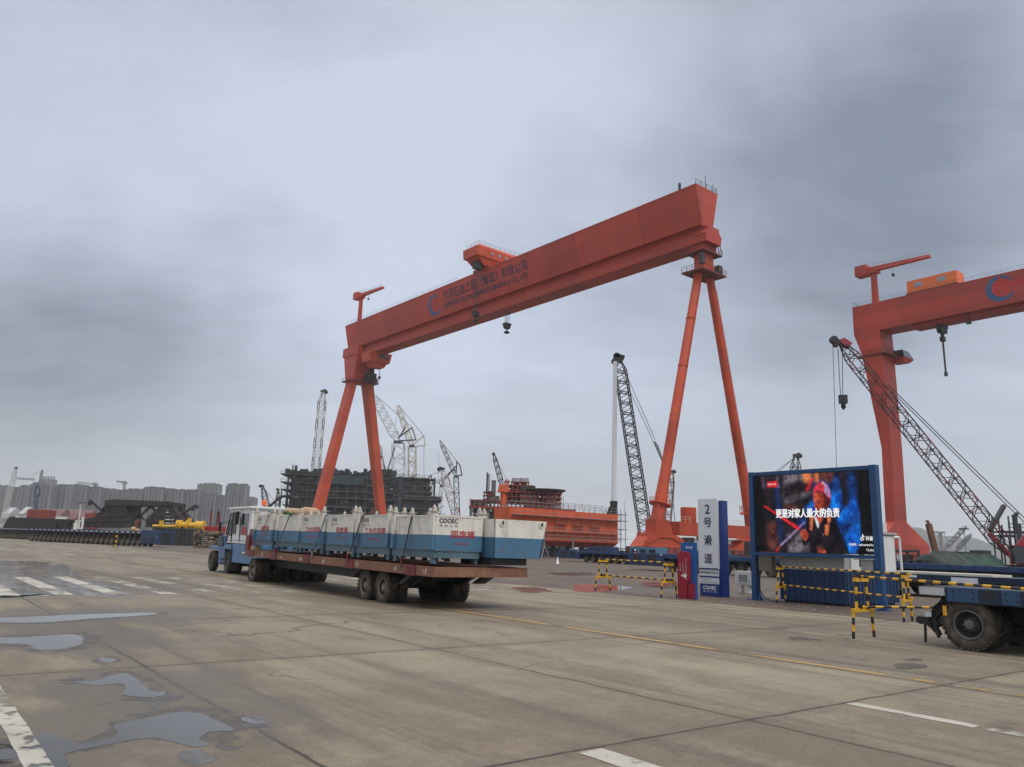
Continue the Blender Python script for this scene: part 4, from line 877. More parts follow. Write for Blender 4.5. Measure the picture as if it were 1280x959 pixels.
b = MB(); b.box(xs0-.22, xs0-.06, -.52, -.36, 2.25, 2.85, bev=.03); b.bar((xs0, -.44, 2.8), (xs0-.15, -.44, 2.8), .03); part('exhaust_stack', b, [blk_p], tk)
b = MB(); b.bar((xs0, 1.35, 2.4), (xs0-.3, 1.5, 2.3), .03); b.box(xs0-.38, xs0-.24, 1.48, 1.52, 1.95, 2.35, bev=.015); b.bar((xs0-.05, 1.6, 1.5), (xs0-.2, 1.75, 1.9), .03); part('mirror', b, [blk_p], tk)
b = MB(); b.lathe([(.15, 0), (.15, .012)], (xs0-.005, 1.36, 1.62), (-1, 0, 0), 14, 0); part('round_sticker', b, [let_rd], cabo)
b = MB(); b.lathe([(.09, 0), (.09, .014)], (xs0-.005, 1.36, 1.62), (-1, 0, 0), 14, 0); b.lathe([(.12, 0), (.12, .01)], (xs0-.003, .25, 1.62), (-1, 0, 0), 14, 0); part('round_sticker', b, [white_p], cabo)
b = MB(); b.lathe([(.12, 0), (.12, .16), (.07, .22)], (-.55, -1.9, 3.15), (0, 0, 1), 14); b.tube((-.55, -1.9, 3.06), (-.55, -1.9, 3.15), .05); part('beacon', b, [orange_b], tk)
b = MB(); b.tube((.2, -1.9, 3.0), (.2, -1.9, 3.9), .03); b.tube((.5, -2.0, 3.0), (.5, -2.0, 3.7), .025); part('aerial', b, [blk_p], tk)
b = MB(); b.bar((xs0-.02, 1.2, 1.45), (xs0-.05, .9, 2.5), .025); b.bar((xs0-.02, -.68, 1.5), (xs0-.04, -.68, 2.6), .03); b.box(xs0-.006, xs0, .45, .47, 1.42, 2.92); b.box(xs0-.006, xs0, -.62, -.6, 1.42, 2.92); b.box(xs0-.008, xs0, -2.1, 1.6, 1.52, 1.535); part('grab_rail', b, [blk_p], tk)
for x_ in (-.9, .9): b = MB(); b.lathe([(.09, 0), (.09, .02)], (x_, 3.86, 1.14), (0, 1, 0), 12); part('headlight', b, [white_p], tk)
b = MB(); b.box(-1.18, -.75, -3.0, -2.96, .12, .55); part('mud_flap', b, [rubber], tk)
b = MB(); b.box(-1.1, -.8, .1, .13, .15, .5); part('mud_flap', b, [rubber], tk)
b = MB(); b.box(-1.26, -1.1, 1.32, 1.9, .38, .43); b.box(-1.26, -1.1, 1.32, 1.9, .62, .66); b.box(-1.27, -1.24, -.1, .0, .55, 1.3); part('cab_step', b, [steel_dk], tk)
for x_ in (-.6, .1): b = MB(); b.box(x_, x_+.3, .8, 1.0, 3.07, 3.16); part('work_lamp', b, [blk_p], tk)
b = MB(); b.path([Vector(k_) for k_ in ((-.3, -2.2, 1.7), (-.35, -2.8, 1.5), (-.3, -3.3, 1.6), (-.2, -3.9, 1.3))], .025, 6); b.path([Vector(k_) for k_ in ((0, -2.2, 1.8), (-.05, -2.9, 1.55), (0, -3.4, 1.65), (0, -3.9, 1.3))], .025, 6); part('air_hose', b, [red_m], tk)
b = MB(); b.box(-1.22, -1.05, -3.74, -2.3, 1.36, 1.9); b.box(-1.2, -.4, -3.2, -2.3, 1.9, 2.05); part('air_tank_rack', b, [mar_m], tk)
for (y, f) in ((3.38, 0), (.72, 0)):
    put_wheel(WH_TRC, tk, (-1.02, y, .5)); put_wheel(WH_TRC, tk, (1.02, y, .5), True)
for xx in (-.68, .68): put_wheel(WH_TRC, tk, (xx, .72, .5), xx > 0)

# ================================================================ flat trailer
TD, TP = .028, .0075                    # the trailer has started to turn and sits slightly nose-up
def TW(x, y, z=0):
    dx, dy = x-10.85, y-17.05; c_, s_ = math.cos(TD), math.sin(TD)
    return W(10.85+dx*c_+dy*s_, 17.05-dx*s_+dy*c_, z+(TP*dy if z > .5 else 0))
TR = RZ-TD
tl = thing('flat_trailer', 'long rust brown flat trailer on solid tyres loaded with white and blue crates', 'trailer', TW(12.35, 25.2), TR)
tl.rotation_euler = (TP, 0, TR)
X0, X1, Y0, Y1 = -1.5, 1.5, -8.15, 6.75
b = MB(); b.box(X0+.02, X1-.02, Y0+.02, Y1-.02, 1.06, 1.13); part('deck', b, [rust_m], tl)
b = MB()
b.box(X0, X0+.08, Y0, Y1, .90, 1.15); b.box(X1-.08, X1, Y0, Y1, .90, 1.15); b.box(X0+.08, X1-.08, Y0, Y0+.08, .90, 1.15); b.box(X0+.08, X1-.08, Y1-.08, Y1, .9, 1.15); part('side_rail', b, [bed_br], tl)
b = MB()
for y in (-7.0, -3.2, .2, 3.4, 5.9):
    b = MB(); b.box(X0-.03, X0-.002, y-.26, y+.26, .885, 1.165); part('stake_pocket', b, [mar_m], tl)
r = random.Random(21)
for y in (-7.7, -6.1, -3.75, -1.2, .75, 2.6, 4.6):
    b = MB()
    for k in range(4): s_ = r.uniform(-.09, .09); b.bar((X0-.003, y+s_, r.uniform(.93, .98)), (X0-.003, y+s_+r.uniform(-.05, .05), r.uniform(1.02, 1.1)), .006, r.uniform(.012, .04))
    part('scuff_mark', b, [cream_p], tl)
b = MB()
for x in (-.75, .75):
    b.prism([(Y0+1.3, .895), (Y0+2.2, .56), (Y1-1.0, .56), (Y1-.5, .895)], lambda y, z: (x+.08, y, z), lambda y, z: (x-.08, y, z))
for y in range(9): b.box(-.66, .66, Y0+2.3+y*1.5, Y0+2.42+y*1.5, .66, .88)
part('chassis_beam', b, [steel_bk], tl)
b = MB()
for y in (Y0+1.5, Y0+4.6):
    for x in (X0+.1, X1-.5): b = MB(); b.hexa([(x, y+.3, .62), (x+.35, y+.3, .62), (x+.35, y+.5, .62), (x, y+.5, .62)], [(x, y-.3, .9), (x+.35, y-.3, .9), (x+.35, y-.1, .9), (x, y-.1, .9)]); part('bracket', b, [steel_bk], tl)
for y, xs_ in ((-5.1, (-1.2, -.88, .88, 1.2)), (-3.95, (-1.2, -.88, .88, 1.2)), (5.7, (-1.35, -1.05, -.56, -.26, .26, .56, 1.05, 1.35))):
    for x in xs_: put_wheel(WH_TRL, tl, (x, y, .47-TP*y-.06), x > 0 if len(xs_) == 4 else x in (-1.05, -.26, .56, 1.35))
    b = MB(); b.tube((-1.2, y, .47-TP*y), (1.2, y, .47-TP*y), .09, n=10); b.box(-.3, .3, y-.2, y+.2, .45-TP*y, .75); part('axle', b, [steel_bk], tl)
b = MB(); b.box(X0-.02, X0+.12, Y1-.42, Y1-.02, 1.16, 1.72); b.box(X0+.3, X0+.4, Y1-.5, Y1-.4, 1.16, 2.0); part('headboard', b, [mar_m], tl)
b = MB(); b.box(X0+.05, X0+.25, Y1-1.2, Y1-.5, 1.16, 1.3); part('timber', b, [tan_m], tl)
b = MB(); b.bar((.3, Y1, .8), (.9, Y1+1.2, .9), .25, .2); b.bar((1.2, Y1, .8), (1.0, Y1+1.2, .9), .25, .2); part('drawbar', b, [steel_bk], tl)

# ================================================================ crates on the trailer
def crate_mesh(L_, D, txt, n_post=True, tall=0., logo=True):
    """open steel crate, long side along y facing -x, origin at the skid's middle"""
    return dict(L=L_, D=D, txt=txt, tall=tall, logo=logo)
def crate(label, x0, x1, y0, y1, txt=None, dz=0., group='white and blue crates on the trailer', rear_txt=None, fill=None, posts=(1, 1, 1, 1)):
    y0, y1 = 17.25+(y0-17.25)*1.06, 17.25+(y1-17.25)*1.06
    cx, cy = (x0+x1)/2, (y0+y1)/2; D, L_ = x1-x0, y1-y0; zb = 1.152
    c = thing('crate', label, 'crate', TW(cx, cy, zb), TR, group); hx, hy = D/2, L_/2
    b = MB(); k = .09                      # skid: feet and a channel frame
    for sx in (-1, 1):
        for sy in (-1, 1): b.box(sx*(hx-.02)-(k if sx > 0 else 0), sx*(hx-.02)+(0 if sx > 0 else k), sy*(hy-.16)-k, sy*(hy-.16)+k, 0, .14)
    b.box(-hx, -hx+.08, -hy+.02, hy-.02, .142, .32); b.box(hx-.08, hx, -hy+.02, hy-.02, .142, .32)
    b.box(-hx+.08, hx-.08, -hy, -hy+.08, .142, .32); b.box(-hx+.08, hx-.08, hy-.08, hy, .142, .32); b.box(-hx+.1, hx-.1, -hy+.1, hy-.1, .28, .318)
    b.box(-hx-.025, hx+.025, -hy-.025, hy+.025, .322, .345)
    part('skid', b, [blue_cg], c)
    zt = 1.23+dz; zm = .735; T = .05
    for nm, z0, z1, m in (('lower_wall', .347, zm, blue_cr), ('upper_wall', zm, zt, white_cr)):
        b = MB(); o = 0. if nm == 'lower_wall' else .0
        b.box(-hx, -hx+T, -hy, hy, z0, z1); b.box(hx-T, hx, -hy, hy, z0, z1); b.box(-hx+T, hx-T, -hy, -hy+T, z0, z1); b.box(-hx+T, hx-T, hy-T, hy, z0, z1)
        if nm == 'lower_wall': b.box(-hx+T, hx-T, -hy+T, hy-T, z0, z0+.03)
        part(nm, b, [m], c)
    b = MB(); e = .015
    b.box(-hx-e, -hx+T+e, -hy-e, hy+e, zt, zt+.04); b.box(hx-T-e, hx+e, -hy-e, hy+e, zt, zt+.04); b.box(-hx+T+e, hx-T-e, -hy-e, -hy+T+e, zt, zt+.04); b.box(-hx+T+e, hx-T-e, hy-T-e, hy+e, zt, zt+.04); part('top_rim', b, [white_cr], c)
    i = 0
    for sx in (-1, 1):
        for sy in (-1, 1):
            if posts[i]:
                px_, py_ = sx*(hx+.01), sy*(hy-.10); b = MB()
                b.box(px_-.07, px_+.07, py_-.08, py_+.08, .35, zm-.003, 1); b.box(px_-.07, px_+.07, py_-.08, py_+.08, zm, zt+.12, 0)
                b.box(px_-.12, px_+.12, py_-.12, py_+.12, zt+.12, zt+.14, 2)
                po = part('corner_post', b, [white_cr, blue_cr, lug_p], c)
                b = MB(); b.tube((px_-.04, py_, zt+.20), (px_+.04, py_, zt+.20), .055, n=8); b.hexa([(px_-.05, py_-.075, zt+.14), (px_+.05, py_-.075, zt+.14), (px_+.05, py_+.075, zt+.14), (px_-.05, py_+.075, zt+.14)], [(px_-.025, py_-.012, zt+.30), (px_+.025, py_-.012, zt+.30), (px_+.025, py_+.012, zt+.30), (px_-.025, py_+.012, zt+.30)])
                part('lifting_lug', b, [lug_p], po)
            i += 1
    fx = -hx-.004; big = dict(bold=.03)
    if txt:
        k = min(1., L_/2.1)
        lettering('red_lettering', txt, let_rd, c, (fx, -.10*k, .80), (0, -1, 0), (0, 0, 1), min(L_*.6, .29*len(txt)), .19, .004, .012)
        lettering('red_lettering', 'SOLID WASTE' if len(txt) < 4 else 'INDUSTRIAL', let_rd, c, (fx, -.10*k, .56), (0, -1, 0), (0, 0, 1), L_*.3, .05, .004, .02)
        lettering('company_lettering', 'COOEC', let_nv, c, (fx, hy-.58, 1.12+dz*.5), (0, -1, 0), (0, 0, 1), .46, .10, .004, .02)
        lettering('company_lettering', '海油工程', let_nv, c, (fx, hy-.58, .985+dz*.5), (0, -1, 0), (0, 0, 1), .46, .065, .004, .0, spacing=1.7)
    if rear_txt:
        fy = -hy-.004
        lettering('company_lettering', 'COOEC', let_nv, c, (-.32, fy, 1.10), (1, 0, 0), (0, 0, 1), .58, .12, .004, .025)
        lettering('company_lettering', '海油工程', let_nv, c, (-.32, fy, .975), (1, 0, 0), (0, 0, 1), .56, .055, .004, .0, spacing=1.9)
        lettering('red_lettering', rear_txt, let_rd, c, (.14, fy, .765), (1, 0, 0), (0, 0, 1), .74, .2, .004, .012)
        lettering('red_lettering', 'SOLID WASTE', let_rd, c, (.12, fy, .52), (1, 0, 0), (0, 0, 1), .42, .045, .004, .02)
    if fill:
        b = MB(); r = random.Random(int(y0*10)); N = 8; g = [[(-hx+.06+(D-.12)*i/N, -hy+.06+(L_-.12)*j/N, zt-.10+.16*math.sin(math.pi*i/N)*math.sin(math.pi*j/N)+r.uniform(-.03, .03)) for i in range(N+1)] for j in range(N+1)]
        b.add([q for row in g for q in row], [(j*(N+1)+i, j*(N+1)+i+1, (j+1)*(N+1)+i+1, (j+1)*(N+1)+i) for j in range(N) for i in range(N)], 0, True)
        part('tarpaulin_cover', b, [fill], c)
    return c
crate('foremost near crate next to the tractor cab, red characters cut by a brown strap', 11.0, 12.3, 28.55, 30.65, '固废箱', .06, posts=(1, 1, 0, 0))
crate('crate with orange cover and almost no lettering, second from the tractor', 11.06, 12.3, 26.3, 28.4, None, .03, fill=orange_b, posts=(0, 1, 0, 1))
crate('crate with orange cover and five red characters, third from the tractor', 11.0, 12.3, 24.05, 26.15, '工业垃圾箱', .03, fill=orange_b, posts=(1, 1, 1, 0))
crate('crate with three red characters between the two five character crates', 11.04, 12.3, 21.85, 23.95, '固废箱', .02, posts=(1, 0, 0, 0))
crate('crate with five red characters next to the rear corner crate, black strap over it', 11.0, 12.3, 19.6, 21.7, '工业垃圾箱', .0, posts=(1, 1, 1, 0))
crate('rearmost near crate with large company letters and three red characters on its rear end', 10.98, 12.38, 17.25, 19.45, None, -.03, rear_txt='固废箱', posts=(1, 1, 1, 0))
for i, (y0, y1, lab, fl) in enumerate([(28.4, 30.5, 'far row crate beside the tractor cab, mostly hidden by the near row', None), (26.1, 28.2, 'far row crate behind the second near crate with orange cover', orange_b), (23.8, 25.9, 'far row crate behind the third near crate, red frame inside', mar_m), (21.5, 23.6, 'far row crate behind the fourth near crate, only lifting lugs showing', None), (19.0, 21.2, 'far row crate in front of the tapered skip, only lifting lugs showing', None)]):
    crate(lab, 12.55, 13.8, y0, y1, None, .05, fill=fl, posts=[(0, 0, 1, 0), (0, 1, 0, 0), (0, 0, 0, 1), (1, 0, 0, 0), (0, 1, 1, 0)][i])
# tapered skip on the rear right corner
sk = thing('skip', 'tapered white and blue skip overhanging the rear right corner of the trailer', 'skip', TW(13.3, 17.75, 1.152), TR, None)
b = MB(); b.box(-.74, .45, -.78, .7, 0, .19); part('skid', b, [steel_bk], sk)
zl, zmm, zu = .19, .73, 1.21
def ring(z): k = (z-zl)/(zu-zl); return [(-.76, -.92, z), (.80+.24*k, -.92, z), (.80+.24*k, .8, z), (-.76, .8, z)]
def shell(b, z0, z1):
    A, B_ = ring(z0), ring(z1)
    for i in range(4):
        j = (i+1) % 4; n = Vector((0, -1, 0)) if i == 0 else Vector((1, 0, 0)) if i == 1 else Vector((0, 1, 0)) if i == 2 else Vector((-1, 0, 0)); o = n*-.04
        q = [vec(A[i]), vec(A[j]), vec(B_[j]), vec(B_[i])]
        b.add(q+[p+o for p in q], [(0, 1, 2, 3), (7, 6, 5, 4), (0, 4, 5, 1), (1, 5, 6, 2), (2, 6, 7, 3), (3, 7, 4, 0)], 0)
b = MB(); shell(b, zl, zmm); q = ring(zl+.02); b.add(q, [(0, 1, 2, 3)]); part('lower_wall', b, [blue_cr], sk)
b = MB(); shell(b, zmm, zu); part('upper_wall', b, [white_cr], sk)
b = MB()
for x in (-.52, .82): b.lathe([(.085, 0), (.085, .02)], (x, -.925, 1.10), (0, -1, 0), 16)
e = part('lifting_ring', b, [cream_p], sk)
b = MB()
for x in (-.52, .82): b.bar((x, -.95, 1.08), (x+.03, -.95, 1.16), .02, .05)
part('ring_hole', b, [blk_p], e)
# tie-down straps: up the crate's side, over its top and down on the far side
def strap(label, yb, yt, ztop, mat, w=.055):
    yb, yt = 17.25+(yb-17.25)*1.06, 17.25+(yt-17.25)*1.06
    b = MB(); xb, xt = 10.80, 10.965
    p = [TW(xb-.02, yb, 1.0), TW(xb, yb, 1.15), TW(xt, yt, ztop), TW(11.6, yt+.05, ztop+.02), TW(12.3, yt+.1, ztop), TW(13.82, yt+.1, ztop+.02), TW(13.92, yb+.15, 1.0)]
    o = p[0].copy(); o.z = 1.0
    for a, c in zip(p, p[1:]): b.bar(a-o, c-o, w, .012, 0, up=tuple(VV))
    t_ = thing('tie_down_strap', label, 'strap', o, 0, 'tie down straps over the crates'); part('webbing', b, [mat], t_)
    b = MB(); q = p[0].lerp(p[1], .6)-o; b.bar(q-VV*.015, q-VV*.03+Vector((0, 0, .16)), .09, .05); part('ratchet', b, [mar_m if mat is blk_p else steel_gr], t_)
strap_b = MAT('strap_blue', (.015, .05, .16), .7); strap_br = MAT('strap_brown', (.2, .10, .05), .8)
strap('brown strap crossing the foremost crate', 29.75, 29.15, 2.46, strap_br)
strap('black strap crossing the crate second from the tractor', 27.6, 27.05, 2.44, blk_p)
strap('dark blue strap at the gap behind the third crate', 24.35, 23.95, 2.42, strap_b)
strap('black strap across the five character crate nearest the rear', 21.75, 21.3, 2.42, blk_p)
strap('black strap with red ratchet across the side of the rear corner crate', 18.55, 18.45, 2.38, blk_p)
b = MB(); b.lathe([(.0, -.8), (.15, -.77), (.18, -.4), (.18, .4), (.15, .77), (.0, .8)], (0, 0, .17), (.8, .6, 0), 14); b.lathe([(.0, -.6), (.2, -.55), (.2, .5), (0, .6)], (.35, -.5, .2), (.7, .7, 0), 12)
solo('canvas_roll', b, [tan_m], 'rolled tan canvas lying on top of the foremost crates behind the cab', 'canvas roll', None, TW(12.5, 30.9, 2.46), TR)
b = MB(); r = random.Random(2)
for i in range(40): p = Vector((r.uniform(-.3, .3), r.uniform(-.8, .8), r.uniform(0, .12))); b.tube(p, p+Vector((r.uniform(-.2, .2), r.uniform(-.3, .3), r.uniform(-.02, .14))), .025, n=5)
solo('green_netting', b, [MAT('green_net', (.05, .13, .05), .9)], 'heap of green netting on the foremost crate beside the canvas roll', 'netting', None, TW(11.6, 30.2, 2.45), TR)

# ================================================================ yellow and black barriers
def banded(b, p, q, r, band=.16, n=8, start=0, m=(0, 1)):
    p, q = vec(p), vec(q); k = max(1, round((q-p).length/band))
    for i in range(k): b.tube(p.lerp(q, i/k), p.lerp(q, (i+1)/k), r, n=n, m=m[(i+start) % 2], caps=i in (0, k-1))
def trestle_parts(root):
    for sx in (-1, 1):
        b = MB(); banded(b, (sx*.43, 0, 0), (sx*.37, 0, .56), .032, .15, 8, 1); part('lower_leg', b, [yel_p, blk_p], root)
        b = MB(); banded(b, (sx*.24, 0, .60), (sx*.20, 0, 1.20), .032, .17, 8, 0); part('upper_leg', b, [yel_p, blk_p], root)
    b = MB(); b.bar((-.41, 0, .57), (.41, 0, .57), .075, .075); part('lower_crossbar', b, [yel_p], root)
    b = MB(); b.bar((-.26, 0, 1.20), (.26, 0, 1.20), .08, .08); part('upper_crossbar', b, [yel_p], root)
    b = MB()
    for z in (.63, 1.265):
        b.box(-.13, -.07, -.05, .05, z-.03, z+.05); b.box(.07, .13, -.05, .05, z-.03, z+.05)
    part('pole_clamp', b, [blk_p], root)
tG = 'yellow and black barrier trestles'
tr0 = thing('barrier_trestle', 'nearest yellow and black trestle, standing on the road in front of the blue flatbed', 'barrier', W(16.55, 8.9), RZ, tG); trestle_parts(tr0)
T = {'near': (16.55, 8.9)}
for nm, x, y, lab in [('A', 23.2, 23.5, 'yellow and black trestle farthest left, beside the red wet patch'), ('B', 22.75, 19.6, 'yellow and black trestle just left of the red and blue sign'), ('C', 25.3, 16.6, 'yellow and black trestle at the left corner of the blue cabin under the screen'), ('D', 22.09, 10.6, 'yellow and black trestle half hidden behind the front of the blue flatbed')]:
    dup(tr0, W(x, y), RZ+(.2 if nm in 'CD' else 0), lab, tG); T[nm] = (x, y)
def pole(p, q, z, label, over=.25, start=0):
    a, c = W(*p, z), W(*q, z); d = (c-a).normalized(); a2, c2 = a-d*over, c+d*over; b = MB(); o = a2.copy(); o.z = z
    banded(b, a2-o, c2-o, .026, .22, 8, start); solo('barrier_pole', b, [yel_p, blk_p], label, 'barrier pole', 'yellow and black barrier poles', o)
pole((16.55, 8.9), (13.45, 4.2), 1.268, 'upper striped pole running right from the nearest trestle past the flatbed', .3, 1)
pole((16.55, 8.9), (18.4, 8.25), .634, 'lower striped pole running right from the nearest trestle to the flatbed nose', .3, 1)
pole(T['A'], T['B'], 1.268, 'upper striped pole between the farthest trestle and the red and blue sign')
pole(T['A'], T['B'], .634, 'lower striped pole between the farthest trestle and the red and blue sign')
pole(T['C'], T['D'], 1.268, 'upper striped pole in front of the blue cabin')
pole(T['C'], T['D'], .634, 'lower striped pole in front of the blue cabin')
pole(T['B'], (24.9, 15.2), .9, 'thin striped pole passing behind the signs') if False else None
tr9 = dup(tr0, W(13.0, 3.55), RZ, 'yellow and black trestle outside the right edge', tG) if False else None

# ================================================================ signs
sg = thing('totem_sign', 'tall white and blue totem sign with the large characters for slipway number two', 'sign', W(25.73, 19.85), RZ)
b = MB(); b.box(-.14, .22, -.56, .56, 0, 3.72, bev=.02); part('blue_body', b, [sign_bl], sg)
b = MB(); b.box(-.26, -.142, -.40, .54, 1.05, 3.80, bev=.012); part('white_face', b, [sign_wh], sg)
b = MB(); b.box(-.2, -.143, -.40, .54, .02, 1.047); part('blue_face', b, [sign_bl], sg)
b = MB(); b.box(-.215, -.202, -.40, .54, .78, 1.03); b.box(-.215, -.202, -.40, .54, .48, .71); part('white_band', b, [sign_wh], sg)
b = MB(); b.box(-.268, -.262, -.40, .54, 1.05, 1.085); part('blue_rule', b, [sign_bl], sg)
fx = -.266
for ch, z, h in (('2', 3.38, .38), ('号', 2.86, .38), ('滑', 2.16, .40), ('道', 1.46, .40)):
    lettering('sign_lettering', ch, let_nv, sg, (fx, .06, z), (0, -1, 0), (0, 0, 1), .24 if ch == '2' else .40, h, .003, .016)
lettering('sign_lettering', 'Skidway No.2', let_nv, sg, (-.218, .07, .905), (0, -1, 0), (0, 0, 1), .84, .12, .003, .02)
lettering('sign_lettering', 'COOEC OFFSHORE', let_nv, sg, (-.218, .22, .645), (0, -1, 0), (0, 0, 1), .5, .05, .003, .01)
lettering('sign_lettering', 'SAFETY FIRST QUALITY FIRST', let_nv, sg, (-.218, .07, .535), (0, -1, 0), (0, 0, 1), .86, .05, .003, .01)
lettering('sign_lettering', 'COOEC', let_wh, sg, (-.204, .06, .33), (0, -1, 0), (0, 0, 1), .64, .14, .003, .03)
lettering('sign_lettering', '海油工程', let_wh, sg, (-.204, .06, .19), (0, -1, 0), (0, 0, 1), .62, .07, .003, .0, spacing=1.7)
rs = thing('guide_sign', 'low red and blue guide sign with white vertical characters and an arrow', 'sign', W(23.05, 18.95), RZ)
b = MB(); b.box(-.02, .10, -.36, .30, 0, 2.02, bev=.012); part('blue_board', b, [sign_b2], rs)
b = MB(); b.prism([(.40, .01), (.40, 1.62), (.16, 1.70), (-.12, 1.66), (-.16, 1.54), (-.16, .62), (-.02, .52), (-.02, .01)], lambda y, z: (-.024, y, z), lambda y, z: (-.10, y, z)); part('red_board', b, [sign_rd], rs)
b = MB(); b.prism([(-.05, .03), (-.05, .48), (-.18, .58), (-.33, .58), (-.33, .03)], lambda y, z: (-.024, y, z), lambda y, z: (-.07, y, z)); part('red_foot_panel', b, [sign_rd], rs)
for k, (yy, txt, z1) in enumerate([(-.0, '海洋石油工程有限公司', 1.40), (.14, '二号滑道作业区', 1.26), (.27, '安全通道', 1.24)]):
    for i, ch in enumerate(txt): lettering('sign_lettering', ch, let_wh, rs, (-.105, yy, z1-i*.075), (0, -1, 0), (0, 0, 1), .055, .055, .003)
b = MB(); b.prism([(.18, .79), (.18, .85), (.05, .85), (.05, .93), (-.08, .82), (.05, .71), (.05, .79)], lambda y, z: (-.101, y+.04, z), lambda y, z: (-.106, y+.04, z)); part('arrow', b, [let_wh], rs)
lettering('sign_lettering', '● COOEC', let_wh, rs, (-.026, -.10, 1.84), (0, -1, 0), (0, 0, 1), .32, .08, .003, .03)
# white block with a recessed grey plate, on two feet
bk = thing('concrete_block', 'small white block on two feet with a grey plate, between totem sign and screen', 'block', W(29.63, 21.2), RZ)
b = MB(); b.box(-.14, .14, -.42, .42, .34, .94, bev=.03); part('body', b, [conc_m], bk)
b = MB(); b.box(-.152, -.141, -.24, .24, .45, .80); part('plate', b, [steel_gr], bk)
b = MB()
for z in (.44, .79): b.box(-.16, -.142, -.26, .26, z, z+.025)
for y in (-.26, .235): b.box(-.16, -.142, y, y+.025, .465, .79)
part('plate_frame', b, [sign_wh], bk)
for y in (-.2, .2):
    b = MB(); b.box(-.12, .12, y-.08, y+.08, 0, .34, bev=.015); part('foot', b, [conc_m], bk)
# rubble along the edge of the yard
b = MB(); r = random.Random(4)
for i in range(130):
    x, y = 22.6+abs(r.gauss(0, 1.6)), r.uniform(9, 26); s = r.uniform(.01, .036); c = W(x, y, s*.4)
    b.hexa([c+Vector((r.uniform(-s, 0)-.3*s, r.uniform(-s, 0)-.3*s, -s*.5)), c+Vector((s*r.uniform(.3, 1), -s*.7, -s*.5)), c+Vector((s, s*r.uniform(.3, 1), -s*.5)), c+Vector((-s, s, -s*.5))], [c+Vector((-s*.5, -s*.5, s*.5)), c+Vector((s*.5, -s*.4, s*.6)), c+Vector((s*.4, s*.5, s*.5)), c+Vector((-s*.4, s*.4, s*.4))])
ob = link('rubble', b.mesh('rubble', [MAT('stone_chip', (.26, .24, .21), .9, var=.3)])); ob['kind'] = 'stuff'; ob['label'] = 'pale stone chips scattered along the edge of the yard'; ob['category'] = 'rubble'

# ================================================================ video screen
vs_ = thing('video_screen', 'big outdoor video screen in a blue frame showing a worker in a red helmet', 'screen', W(25.62, 15.53), RZ)
SL, SR, SB, ST = 2.50, -2.50, 1.69, 4.70           # local y from left (+) to right (-)
for y in (SL-.09, SR+.12):
    b = MB(); b.box(-.02, .26, y-.10, y+.10, 0, ST+.06, bev=.012) if y > 0 else b.box(-.02, .26, y-.11, y+.11, 0, ST+.06, bev=.012); po = part('post', b, [blue_fr], vs_)
    b = MB(); b.box(-.14, .38, y-.24, y+.24, 0, .03); b.hexa([(.0, y-.22, .03), (.24, y-.22, .03), (.24, y-.14, .03), (.0, y-.14, .03)], [(.1, y-.15, .3), (.14, y-.15, .3), (.14, y-.14, .3), (.1, y-.14, .3)]); part('base_plate', b, [blue_fr], po)
for z0_, z1_ in ((ST-.09, ST+.04), (SB-.05, SB+.07)): b = MB(); b.box(-.03, .25, SR+.22, SL-.2, z0_, z1_); part('frame_beam', b, [blue_fr], vs_)
b = MB(); b.box(.05, .22, SR+.24, SL-.22, SB+.09, ST-.11); part('cabinet', b, [steel_bk], vs_)
b = MB(); b.box(.02, .3, SL-.85, SL-.30, SB-.62, SB-.062, 0, .01); part('control_box', b, [MAT('box_brown', (.13, .11, .085), .6)], vs_)
b = MB(); b.box(.02, .3, SR+.30, SR+.72, SB-.5, SB-.062, 0, .01); b.box(-.03, .3, SR+.28, SR+.95, SB-.09, SB-.062); part('control_box', b, [MAT('box_grey', (.3, .29, .27), .6)], vs_)
b = MB(); pts = [(-.06, SL-.24, 1.5), (-.08, SL-.27, .9), (-.1, SL-.4, .4), (-.12, SL-.62, .12), (-.12, SL-.9, .03), (-.1, SL-1.3, .03)]; b.path([Vector(p) for p in pts], .022, 7); part('cable', b, [blk_p], vs_)
SCOL = {}
def scr_mat(name, base, var=.3, scale=2., second=None, st=1.0, stretch=(1, 1, 1)):
    if name != 'screen_white': SCOL[name] = (base, second or tuple(x*(1-var) for x in base)); return name
    SCOL[name] = (base, base)
    m = bpy.data.materials.new(name); m.use_nodes = True; t = NT(m.node_tree); t.n.clear()
    o = t.new('ShaderNodeOutputMaterial'); e = t.new('ShaderNodeEmission'); co = t.new('ShaderNodeTexCoord').outputs['Object']
    n = t.noise(t.scaled(co, stretch), scale, 4, .6, .4); c2 = second or tuple(x*(1-var) for x in base)
    t.link(t.mix(t.ramp(n, .35, .65), c2, base), e.inputs[0]); e.inputs[1].default_value = st; t.link(e.outputs[0], o.inputs[0]); MATS[name] = m; return m
sm_bk = scr_mat('screen_black', (.012, .012, .013)); sm_dk = scr_mat('screen_dark', (.03, .022, .026), second=(.012, .012, .016), scale=3)
sm_b1 = scr_mat('screen_blue', (.012, .22, .80), second=(.008, .06, .36), scale=2.2, stretch=(1, 1, 1.6)); sm_b2 = scr_mat('screen_deep_blue', (.012, .06, .26), second=(.008, .02, .09), scale=3)
sm_gy = scr_mat('screen_grey', (.20, .17, .19), second=(.055, .05, .07), scale=4, stretch=(1, .7, 2)); sm_or = scr_mat('screen_orange', (.80, .25, .07), second=(.5, .12, .04), scale=4)
sm_rd = scr_mat('screen_red', (.80, .03, .035), second=(.55, .02, .03)); sm_hl = scr_mat('screen_helmet', (.75, .05, .07), second=(.5, .03, .05), scale=5); sm_lv = scr_mat('screen_lavender', (.42, .34, .62), second=(.30, .12, .3), scale=6)
